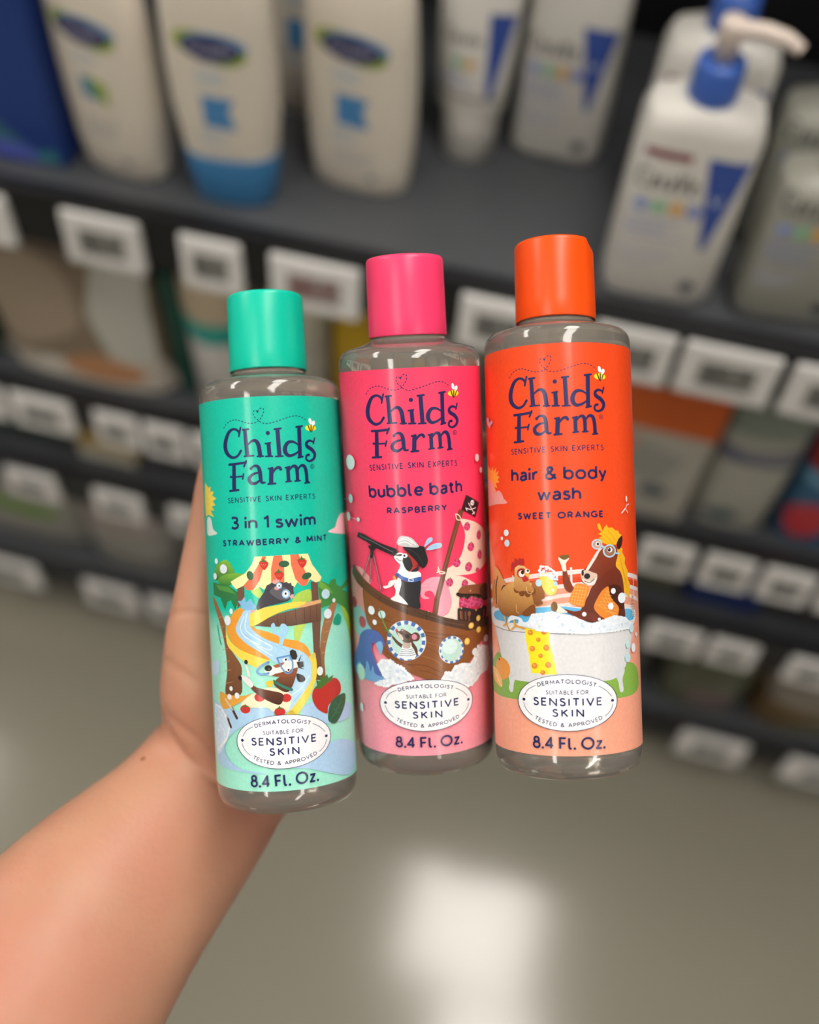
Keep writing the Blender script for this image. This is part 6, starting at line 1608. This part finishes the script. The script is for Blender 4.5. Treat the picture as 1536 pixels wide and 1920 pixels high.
('s',('b57a3c','e6bb78'),[(-16.2,67.95),(-14.81,68.56),(-12.69,68.21),(-11.12,66.62),(-10.95,64.5),(-10.78,62.38),(-9.36,60.98),(-10.16,59.91),(-11.73,60.25),(-13.38,60.3),(-15.12,60.12),(-16.66,60.87),(-16.89,62.3),(-16.5,65.16)]),
('p','b52a2a',[(-17.88,68.29),(-17.33,69.62),(-16.53,69.16),(-16.09,70.88),(-14.98,69.98),(-14.38,70.87),(-13.66,70.52),(-12.81,70.69),(-12.57,69.09),(-13.1,68.31),(-14.82,68.53),(-16.11,67.81),(-17.38,67.22),(-17.97,66.14)]),
('e','c2392c',(-13.6,65.97,1.97,1.63,0)),
('e','f6efe4',(-13.7,65.76,1.16,1.1,0)),
('e','2a1c16',(-13.34,66.19,0.63,0.64,0)),
('e','f6efe4',(-11.6,66.62,0.89,0.71,0)),
('e','2a1c16',(-11.35,66.76,0.4,0.42,0)),
('r','2a1c16',[(-14.89,66.6,0.21),(-13.78,67.14,0.21),(-12.74,66.68,0.21)]),
('s','e9b04a',[(-12.76,65.98),(-11.54,65.98),(-10.89,65.13),(-11.97,64.99)]),
('s','c02d2b',[(-13.73,64.91),(-12.82,64.42),(-11.97,64.99),(-11.09,63.79),(-12.03,63.36),(-13.07,63.21)]),
('r','e7c68e',[(-12.09,61.66,0.17),(-11.74,59.9,0.17),(-10.56,59.56,0.17),(-9.76,60.27,0.17)]),
('r','e7c68e',[(-16.19,55.89,0.17),(-16.04,53.76,0.17),(-15.16,53.08,0.17)]),
('r','dda036',[(-21.64,51.52,0.83),(-21.03,49.21,0.83)]),
('r','dda036',[(-21.14,49.38,0.56),(-19.27,47.34,0.56)]),
('r','dda036',[(-21.44,49.36,0.49),(-22.73,48.73,0.49)]),
('r','dda036',[(-17.8,51.83,0.83),(-16.65,49.03,0.83)]),
('r','dda036',[(-16.64,49.1,0.63),(-13.16,48.26,0.63)]),
('r','dda036',[(-16.93,49.01,0.49),(-18.36,47.86,0.49)]),
]),
('sponge',[
('s','ebd257',[(-7.54,65.2),(-6.23,66.17),(-4.11,65.52),(-2.78,63.05),(-2.06,61.65),(-2.35,59.9),(-3.6,59.01),(-5.36,59.4),(-6.56,61.33),(-7.05,63.09)]),
('f',None,[(-7.49,66.78),(-6.9,68.0),(-5.45,68.06),(-3.71,67.26),(-2.01,65.49),(-1.89,63.91),(-3.45,64.04),(-5.18,65.35),(-6.98,65.37)],26,0.55,3),
('e','bcdcea',(-7.79,62.88,1.04,1.16,0)),
('e','bcdcea',(-2.52,62.63,0.7,0.77,0)),
('e','dfe9f0',(-3.27,60.61,0.42,0.42,0)),
]),
('bath_foam',[
('s','dfe6ee',[(-11.23,51.08),(-10.39,52.79),(-7.36,53.09),(-3.76,53.56),(-0.31,52.83),(3.12,51.97),(6.58,50.12),(8.75,49.57),(12.25,50.55),(16.57,51.79),(21.71,50.72),(24.54,48.96),(24.45,47.54),(16.38,47.03),(6.48,46.88),(-0.48,47.26),(-9.01,47.97),(-12.52,48.92),(-15.53,49.15),(-15.46,51.11),(-18.35,50.73),(-20.55,49.6),(-18.8,52.21),(-14.54,51.68),(-13.3,50.31)]),
('f',None,[(-11.23,51.08),(-10.39,52.79),(-7.36,53.09),(-3.76,53.56),(-0.31,52.83),(3.12,51.97),(6.58,50.12),(8.75,49.57),(12.25,50.55),(16.57,51.79),(21.71,50.72),(24.54,48.96),(24.45,47.54),(16.38,47.03),(6.48,46.88),(-0.48,47.26),(-9.01,47.97)],120,0.5,5),
]),
('bubble',[
('e','e6eef2',(-19.68,78.97,1.21,1.08,0)),
]),
('bubble',[
('e','e6eef2',(-21.98,77.19,0.69,0.62,0)),
]),
('bubble',[
('e','c4dfe8',(-19.44,75.62,1.25,1.15,0)),
]),
('bubble',[
('e','e6eef2',(20.21,57.28,1.81,1.66,0)),
]),
('bubble',[
('e','e6eef2',(16.53,59.68,1.01,0.91,0)),
]),
('bubble',[
('e','e6eef2',(15.35,54.93,1.1,1.12,0)),
]),
('bubble',[
('e','e6eef2',(6.13,52.85,0.71,0.7,0)),
]),
('bubble',[
('e','e6eef2',(11.0,51.07,0.54,0.49,0)),
]),
('bubble',[
('e','c4dfe8',(25.17,47.22,1.53,1.42,0)),
]),
('bubble',[
('e','e6eef2',(28.54,44.89,0.85,0.71,0)),
]),
('bubble',[
('e','e8ecee',(26.0,40.86,1.44,1.47,0)),
]),
('bubble',[
('e','bfe0e6',(22.34,38.05,1.53,1.46,0)),
]),
('bubble',[
('e','bfe0e6',(22.44,42.25,1.02,1.17,0)),
]),
('dragonfly',[
('e','f3dcd6',(24.31,88.87,0.57,1.0,0)),
('r','f3dcd6',[(21.38,84.3,0.42),(23.3,85.64,0.49),(24.55,86.89,0.21)]),
('r','f3dcd6',[(23.64,85.64,0.28),(24.98,84.38,0.28)]),
('r','f3dcd6',[(24.25,86.71,0.28),(25.79,87.26,0.28)]),
('r','e9b9aa',[(24.3,87.43,0.21),(23.77,85.64,0.21)]),
]),
('butterfly',[
('p','c9a6c0',[(-31.62,117.3),(-29.13,117.65),(-28.17,115.61),(-26.2,116.31),(-25.67,115.33),(-27.76,114.27),(-27.8,113.72),(-30.04,114.89)]),
]),
('code_print',[
('l','7a5a50',[(25.8,57.63,0.14),(26.77,57.13,0.14),(26.22,56.6,0.14)]),
('l','7a5a50',[(26.99,57.62,0.14),(26.07,56.89,0.14)]),
('l','7a5a50',[(25.54,56.14,0.14),(27.03,55.89,0.14)]),
('l','7a5a50',[(25.63,55.13,0.14),(27.51,54.92,0.14),(27.24,53.86,0.14),(25.55,54.06,0.14),(25.63,55.13,0.14)]),
('l','7a5a50',[(26.25,54.8,0.14),(26.38,54.22,0.14)]),
('l','7a5a50',[(25.5,53.35,0.14),(27.55,53.12,0.14)]),
('l','7a5a50',[(25.5,53.35,0.14),(25.59,52.34,0.14),(27.66,52.1,0.14)]),
('l','7a5a50',[(26.47,53.2,0.14),(26.58,52.26,0.14)]),
('l','7a5a50',[(25.71,51.69,0.14),(27.6,51.39,0.14),(25.98,50.95,0.14),(27.72,50.59,0.14)]),
]),
('product_name',[
('t','1b2158','SENSITIVE SKIN EXPERTS',[(-16.71,103.98),(-0.69,104.08),(14.7,104.26)],1.88,0.155),
('t','1b2158','hair & body',[(-16.95,95.24),(-6.25,95.16),(-0.44,95.24),(15.58,95.16)],4.45,0.178),
('t','1b2158','wash',[(-7.54,88.84),(-0.63,88.74),(6.43,88.68)],4.38,0.178),
('t','1b2158','SWEET ORANGE',[(-14.73,83.06),(-0.45,82.99),(13.91,83.06)],2.22,0.24),
]),
('volume_lettering',[
('t','1b2158','8.4 Fl. Oz.',[(-11.34,10.71),(-3.56,10.66),(3.56,10.63),(11.78,10.48)],3.94,0.16),
]),
('logo_lettering',[
('r','1b2158',[(-10.53,126.63,0.74),(-11.09,127.68,0.82),(-12.71,128.22,0.82),(-14.69,127.09,1.23),(-16.19,123.68,1.64),(-15.83,120.77,1.48),(-13.67,118.93,0.98),(-11.57,119.26,0.82),(-10.21,120.91,0.9)]),
('r','1b2158',[(-9.96,128.52,0.66),(-10.68,125.75,0.66)]),
('l','1b2158',[(-8.45,127.84,1.23),(-8.01,119.12,1.48)]),
('r','1b2158',[(-9.21,127.77,0.66),(-7.26,127.87,0.66)]),
('r','1b2158',[(-9.03,119.03,0.57),(-5.88,119.07,0.57)]),
('r','1b2158',[(-7.6,122.8,0.49),(-6.28,123.86,0.82),(-5.02,123.94,1.15),(-4.1,122.54,1.39),(-3.64,118.98,1.39)]),
('r','1b2158',[(-4.64,118.77,0.57),(-2.69,118.75,0.57)]),
('l','1b2158',[(-0.79,122.97,1.31),(-0.6,118.82,1.31)]),
('r','1b2158',[(-1.81,122.82,0.57),(-0.13,123.04,0.57)]),
('r','1b2158',[(-1.83,118.63,0.57),(0.33,118.6,0.57)]),
('e','1b2158',(-0.83,126.28,0.69,0.7,0)),
('l','1b2158',[(2.33,127.65,1.39),(2.62,118.69,1.39)]),
('r','1b2158',[(1.39,127.47,0.66),(3.48,127.68,0.66)]),
('r','1b2158',[(1.36,118.48,0.57),(3.73,118.51,0.57)]),
('r','1b2158',[(9.25,122.1,0.49),(7.44,123.16,0.82),(5.63,122.93,1.15),(4.59,121.26,1.39),(4.71,119.58,1.39),(5.85,118.61,1.07),(7.67,119.01,0.82),(9.18,119.99,0.57)]),
('l','1b2158',[(9.75,128.02,1.39),(9.58,118.23,1.39)]),
('r','1b2158',[(8.7,128.08,0.66),(10.87,128.35,0.66)]),
('r','1b2158',[(8.93,117.88,0.66),(10.57,118.24,0.66)]),
('r','1b2158',[(14.9,123.1,0.57),(13.43,123.51,0.82),(12.18,122.77,0.98),(12.42,121.58,1.23),(14.16,120.53,1.31),(15.27,119.04,1.23),(14.68,117.43,0.98),(12.98,116.69,0.74),(11.79,117.37,0.74),(12.03,118.54,0.74),(12.89,118.8,0.9)]),
('r','1b2158',[(15.47,124.36,0.61),(14.88,122.57,0.61)]),
('l','1b2158',[(-13.02,116.72,1.31),(-13.4,108.37,1.56)]),
('r','1b2158',[(-14.93,116.66,0.82),(-11.86,116.72,0.82),(-8.64,116.98,0.82)]),
('r','1b2158',[(-8.51,117.47,0.66),(-9.33,115.69,0.66)]),
('r','1b2158',[(-13.47,112.38,0.57),(-9.82,112.5,0.57)]),
('r','1b2158',[(-9.6,113.3,0.57),(-10.04,111.6,0.57)]),
('e','1b2158',(-14.37,112.53,0.53,0.43,0)),
('r','1b2158',[(-15.07,107.94,0.74),(-11.74,108.07,0.74)]),
('e','1b2158',(-6.92,114.91,0.55,0.53,0)),
('r','1b2158',[(-7.06,114.99,0.57),(-5.8,115.71,0.74),(-4.56,115.35,1.07),(-4.01,113.73,1.31),(-3.87,111.26,1.23),(-3.48,110.11,0.9),(-2.5,110.06,0.57)]),
('r','1b2158',[(-4.09,113.45,0.49),(-6.25,113.06,0.82),(-7.72,111.68,1.15),(-7.25,110.23,1.15),(-5.62,109.95,0.9),(-3.98,111.09,0.57)]),
('l','1b2158',[(-0.2,114.76,1.39),(-0.52,109.76,1.39)]),
('r','1b2158',[(-1.18,114.56,0.57),(0.22,114.85,0.57)]),
('r','1b2158',[(-1.47,109.52,0.66),(0.86,109.63,0.66)]),
('r','1b2158',[(0.09,112.99,0.49),(1.17,114.46,0.82),(2.3,114.84,0.98),(2.83,114.19,0.98)]),
('l','1b2158',[(5.2,114.83,1.23),(5.24,110.2,1.23)]),
('r','1b2158',[(4.32,114.64,0.53),(5.81,114.99,0.53)]),
('r','1b2158',[(5.52,113.7,0.49),(6.82,115.08,0.82),(7.91,114.9,1.15),(8.3,113.32,1.23),(8.32,110.44,1.15)]),
('r','1b2158',[(8.61,113.84,0.49),(9.59,115.14,0.82),(10.85,115.07,1.15),(11.53,113.32,1.23),(11.73,109.8,1.23)]),
('r','1b2158',[(4.35,110.01,0.53),(6.13,110.18,0.53)]),
('r','1b2158',[(7.39,110.17,0.53),(9.24,110.29,0.53)]),
('r','1b2158',[(10.81,109.41,0.53),(12.64,109.56,0.53)]),
('l','1b2158',[(14.76,114.89,0.16),(14.66,114.57,0.16),(14.48,114.32,0.16),(14.18,114.21,0.16),(13.84,114.2,0.16),(13.55,114.3,0.16),(13.39,114.54,0.16),(13.32,114.86,0.16),(13.42,115.18,0.16),(13.59,115.43,0.16),(13.89,115.54,0.16),(14.23,115.55,0.16),(14.52,115.45,0.16),(14.69,115.21,0.16),(14.76,114.89,0.16)]),
('t','1b2158','R',[(13.68,114.48),(14.4,114.49)],0.69,0.16),
]),
('dashed_flight_path',[
('d','1b2158',[(-16.61,128.77,0.28),(-15.25,130.21,0.28),(-13.03,131.18,0.28),(-10.98,131.12,0.28),(-8.68,130.27,0.28),(-6.47,129.71,0.28),(-4.66,129.91,0.28),(-3.58,130.5,0.28),(-2.48,131.94,0.28),(-1.8,133.48,0.28),(-2.05,134.44,0.28),(-3.11,134.45,0.28),(-3.91,133.45,0.28)],0.69,0.45),
('d','1b2158',[(-3.91,133.45,0.28),(-4.71,133.94,0.28),(-5.34,133.39,0.28),(-5.13,131.96,0.28),(-3.58,130.5,0.28),(-2.72,129.77,0.28),(-0.98,129.38,0.28),(1.63,129.89,0.28),(4.45,130.75,0.28),(7.34,131.59,0.28),(9.57,131.71,0.28),(11.28,131.11,0.28),(12.64,130.16,0.28)],0.69,0.45),
('s','1b2158',[(-4.22,133.76),(-3.91,133.59),(-3.58,133.78),(-3.63,133.36),(-3.92,133.03),(-4.2,133.4)]),
]),
('bee',[
('e','f1d92e',(14.13,127.77,2.22,1.03,0)),
('r','1c1a1c',[(13.16,128.66,0.42),(13.84,126.77,0.42)]),
('r','1c1a1c',[(14.29,128.56,0.42),(14.25,126.43,0.42)]),
('r','1c1a1c',[(15.55,128.76,0.35),(14.78,126.81,0.35)]),
('e','f4f4f4',(14.04,130.03,0.59,1.06,12)),
('e','f4f4f4',(15.31,129.42,0.66,0.92,-30)),
]),
('approval_badge',[
('e','2c355f',(0.15,25.26,16.67,8.91,0)),
('e','eeeef0',(0.15,25.26,16.38,8.73,0)),
('t','1b2158','DERMATOLOGIST',[(-9.07,30.05),(-5.5,30.85),(-0.09,31.28),(5.26,30.88),(9.11,29.83)],1.36,0.18),
('t','1b2158','SUITABLE FOR',[(-6.52,27.79),(6.71,27.81)],1.36,0.15),
('t','1b2158','SENSITIVE',[(-10.77,24.23),(11.12,24.1)],2.65,0.185),
('t','1b2158','SKIN',[(-4.71,20.81),(5.13,20.76)],2.58,0.185),
('t','1b2158','TESTED & APPROVED',[(-10.51,19.98),(-7.74,18.72),(-4.07,17.92),(-0.5,17.67),(3.06,17.86),(7.08,18.53),(11.13,19.79)],1.29,0.17),
('e','1b2158',(-14.09,25.82,0.58,0.48,0)),
('e','1b2158',(14.83,25.32,0.58,0.47,0)),
('r','1b2158',[(-13.74,27.2,0.18),(-12.38,29.12,0.18),(-9.89,30.44,0.18)]),
('r','1b2158',[(10.02,30.21,0.18),(12.51,28.73,0.18),(14.49,26.69,0.18)]),
('r','1b2158',[(-14.26,24.78,0.18),(-13.24,22.69,0.18),(-11.28,20.97,0.18)]),
('r','1b2158',[(14.92,24.12,0.18),(13.97,22.24,0.18),(12.01,20.62,0.18)]),
]),
],
}
held_bottle('g', MG, 'teal capped bottle with mint green label and water slide picture, held at left', '00c2a4', 64.5, ('00bda1', '9de4cd'), 0, 150)
held_bottle('p', MP, 'pink capped bottle with raspberry pink label and pirate ship picture, held in the middle', 'f8406f', 46, ('f83f66', 'f79aa8'), 0, None)
held_bottle('o', MO, 'orange capped bottle with orange label and horse bathing picture, held at right', 'f4500a', 61.5, ('ef4a18', 'f3a387'), 0, 98)

# ------------------------------------------------------------------ the hand that holds them
M_skin = mat('skin', 'bf8c71', .46, .45, .12, 38, bump=.2, bscale=380, sss=.35)
_nt = M_skin.node_tree; _b = _nt.nodes['Principled BSDF']; _src = _b.inputs['Base Color'].links[0].from_socket
_tc = _nt.nodes.new('ShaderNodeTexCoord'); _n = _nt.nodes.new('ShaderNodeTexNoise'); _n.inputs['Scale'].default_value = 26; _n.inputs['Detail'].default_value = 3
_r = _nt.nodes.new('ShaderNodeMapRange'); _r.inputs[1].default_value = .42; _r.inputs[2].default_value = .68; _r.inputs[3].default_value = 0; _r.inputs[4].default_value = .55
_m = _nt.nodes.new('ShaderNodeMix'); _m.data_type = 'RGBA'; _m.inputs[7].default_value = (*lin('c07a66'), 1)
_nt.links.new(_tc.outputs['Object'], _n.inputs['Vector']); _nt.links.new(_n.outputs[0], _r.inputs[0]); _nt.links.new(_r.outputs[0], _m.inputs[0]); _nt.links.new(_src, _m.inputs[6]); _nt.links.new(_m.outputs[2], _b.inputs['Base Color'])
M_nail = mat('nail', 'd9a08e', .25, .5, .03, 60)
import bmesh
def hull(bm, balls):
    tmp = bmesh.new()
    for c, r in balls: bmesh.ops.create_icosphere(tmp, subdivisions=2, radius=r, matrix=Matrix.Translation(c))
    pts = [v.co.copy() for v in tmp.verts]; tmp.clear()
    for c in pts: tmp.verts.new(c)
    bmesh.ops.convex_hull(tmp, input=tmp.verts[:])
    bmesh.ops.delete(tmp, geom=[v for v in tmp.verts if not v.link_faces], context='VERTS')
    me = bpy.data.meshes.new('tmp'); tmp.to_mesh(me); tmp.free(); bm.from_mesh(me); bpy.data.meshes.remove(me)
bm = bmesh.new()
def chain(pts):
    for a, b in zip(pts, pts[1:]): hull(bm, (a, b))
def B(u, v, Z, r): return (P(u, v, Z), r)
# forearm: two bones side by side, from beyond the elbow side to the wrist
F1 = [B(-420, 2230, .335, .030), B(-60, 1880, .352, .0290), B(120, 1660, .372, .0245), B(300, 1480, .396, .0180), B(370, 1395, .408, .0165)]
F2 = [B(-180, 2500, .335, .032), B(50, 2060, .352, .0300), B(222, 1808, .372, .0240), B(378, 1617, .394, .0175), B(455, 1500, .406, .0170)]
def arm_loft(A1, A2, flat):
    rows = [(*((a[0] + b[0]) / 2), *((b[0] - a[0]).normalized()), (b[0] - a[0]).length / 2 + (a[1] + b[1]) / 2, fl) for a, b, fl in zip(A1, A2, flat)]
    rows = catmull(rows, False, 6); rings = []
    for i, q in enumerate(rows):
        c = Vector(q[:3]); n0, n1 = rows[max(0, i-1)], rows[min(len(rows)-1, i+1)]
        tdir = (Vector(n1[:3]) - Vector(n0[:3])).normalized(); sdir = Vector(q[3:6]); sdir = (sdir - tdir * sdir.dot(tdir)).normalized(); odir = tdir.cross(sdir)
        rings.append([bm.verts.new(c + sdir * x + odir * y) for x, y in sup(q[6], q[6] * q[7], 2.15, 36)])
    for r0, r1 in zip(rings, rings[1:]):
        for i in range(36): bm.faces.new((r0[i], r0[(i+1) % 36], r1[(i+1) % 36], r1[i]))
    bm.faces.new(rings[0][::-1]); bm.faces.new(rings[-1])
arm_loft(F1, F2, (.88, .86, .82, .72, .62))
MCI, MCM, MCR, MCP = B(600, 1060, .412, .0125), B(660, 1120, .413, .0125), B(700, 1195, .412, .0120), B(712, 1275, .410, .0110)
W1, W2 = F1[-1], F2[-1]
hull(bm, (W1, W2, F1[-2], F2[-2])); hull(bm, (W1, W2, B(520, 1240, .413, .0155), B(560, 1330, .412, .0150)))
hull(bm, (W1, B(520, 1240, .413, .0155), MCI, MCM)); hull(bm, (B(520, 1240, .413, .0155), B(560, 1330, .412, .0150), MCM, MCR)); hull(bm, (W2, B(560, 1330, .412, .0150), MCR, MCP))
# fingers reach up to the right behind the bottles and rest on their backs
chain([MCI, B(735, 950, .405, .0098), B(820, 890, .400, .0088), B(890, 835, .392, .0075)])
chain([MCM, B(820, 1010, .409, .0098), B(915, 950, .402, .0088), B(990, 900, .389, .0075)])
chain([MCR, B(865, 1110, .410, .0094), B(955, 1065, .401, .0085), B(1025, 1030, .386, .0072)])
chain([MCP, B(835, 1220, .407, .0084), B(905, 1190, .402, .0076), B(965, 1165, .394, .0066)])
# thumb runs up the left side of the green bottle
chain([B(400, 1400, .402, .0190), B(388, 1290, .392, .0185), B(378, 1190, .3865, .0145), B(385, 1110, .3860, .0122), B(401, 1000, .3860, .0108), B(411, 920, .3880, .0100), B(420, 850, .3900, .0088), B(424, 822, .3905, .0070)])
hull(bm, (B(388, 1290, .392, .0185), B(400, 1400, .402, .0190), B(520, 1240, .413, .0155))); hull(bm, (B(378, 1190, .3865, .0140), B(388, 1290, .392, .0180), MCI))
hm = bpy.data.meshes.new('person'); bm.to_mesh(hm); bm.free()
ho = bpy.data.objects.new('tmp_hand', hm); COL.objects.link(ho)
rm = ho.modifiers.new('r', 'REMESH'); rm.mode = 'VOXEL'; rm.voxel_size = .0016; rm.use_smooth_shade = True
sm = ho.modifiers.new('s', 'SMOOTH'); sm.factor = .6; sm.iterations = 30
dg = bpy.context.evaluated_depsgraph_get()
body = bpy.data.meshes.new_from_object(ho.evaluated_get(dg)); body.name = 'person'
bpy.data.objects.remove(ho)
# skin creases at the wrist and thumb joints: shallow grooves
CRE = [([(290, 1318), (307, 1361), (343, 1418), (384, 1450), (420, 1475)], 7, .0016), ([(300, 1330), (331, 1357), (372, 1388), (410, 1416)], 7, .0009), ([(316, 1152), (350, 1148), (395, 1154)], 8, .0007), ([(318, 1130), (350, 1128)], 6, .0004), ([(300, 1235), (345, 1262), (395, 1300)], 9, .0005), ([(372, 905), (385, 908), (400, 905)], 6, .0005)]
NR = [v.normal.copy() for v in body.vertices]
for v, nn in zip(body.vertices, NR):
    e = v.co - EYE; c = (e.x * CX.x + e.y * CY.x + e.z * CZ.x, e.x * CX.y + e.y * CY.y + e.z * CZ.y, e.x * CX.z + e.y * CY.z + e.z * CZ.z)
    if nn.dot(e) > 0 or c[2] <= 0: continue
    u, w = 768 + 1900 * c[0] / c[2], 960 + 1900 * c[1] / c[2]; d = 0
    if not (270 < u < 440 and 880 < w < 1500): continue
    for pl, sg, am in CRE:
        b = 1e9
        for (x0, y0), (x1, y1) in zip(pl, pl[1:]):
            l = (x1-x0)**2 + (y1-y0)**2; t = min(1, max(0, ((u-x0)*(x1-x0) + (w-y0)*(y1-y0)) / l)); b = min(b, math.hypot(u-x0-t*(x1-x0), w-y0-t*(y1-y0)))
        d += am * math.exp(-(b / sg) ** 2)
    v.co -= nn * d
for p in body.polygons: p.use_smooth = True
body.materials.clear(); body.materials.append(M_skin)
person = link(bpy.data.objects.new('person', body))
tag(person, 'bare left forearm and hand reaching in from lower left, gripping three bottles from behind', 'person')
# small mole on the inner forearm
from mathutils.bvhtree import BVHTree
bvh = BVHTree.FromPolygons([v.co.copy() for v in body.vertices], [tuple(p.vertices) for p in body.polygons])
hit = bvh.ray_cast(EYE, (P(268, 1423, 1) - EYE).normalized())
if hit[0]:
    q = hit[1].to_track_quat('Z', 'Y').to_matrix().to_4x4(); q.translation = hit[0]
    mo = lathe('mole', [(.0011, -.0002), (.0009, .0002), (.0004, .0004), (0, .00045)], mat('mole_brown', '8a5238', .5, .4, .05, 200), person, 16)
    mo.matrix_world = q
# thumb nail
def nail(c, up, out, L, w, name='thumb_nail'):
    c, up, out = Vector(c), Vector(up).normalized(), Vector(out).normalized(); sd = up.cross(out).normalized(); out = sd.cross(up)
    vs, fs = [], []
    for i in range(7):
        u = -1 + i / 3
        for j in range(7):
            v = -1 + j / 3; k = (1 - abs(v) ** 3 * .25) if v > 0 else 1
            vs.append(tuple(c + up * (v * L / 2) + sd * (u * w / 2 * k) + out * (-.0030 * u * u - .0008 * v * v)))
    for i in range(6):
        for j in range(6): fs.append((i*7+j, (i+1)*7+j, (i+1)*7+j+1, i*7+j+1))
    o = mesh(name, vs, fs, M_nail, person, True)
    sd_ = o.modifiers.new('t', 'SOLIDIFY'); sd_.thickness = .0006
    return o
tip = P(419, 852, .390); left = -cw((1, 0, 0)); away = cw((0, 0, 1))
upv = P(424, 822, .3905) - P(411, 920, .388)
nd = (left * .8 + away * .6).normalized()
nail(tip + nd * .0086, upv, nd, .012, .0105)
for a, b, r in (((820, 890, .400), (890, 835, .392), .0073), ((915, 950, .402), (990, 900, .389), .0073), ((955, 1065, .401), (1025, 1030, .386), .0070), ((905, 1190, .402), (965, 1165, .394), .0064)):
    A_, B_ = P(*a), P(*b); u = (B_ - A_).normalized(); od = away - u * away.dot(u); od.normalize()
    nail(B_ + od * (r + .0002) - u * .001, u, od, .0105, .0090, 'finger_nail')
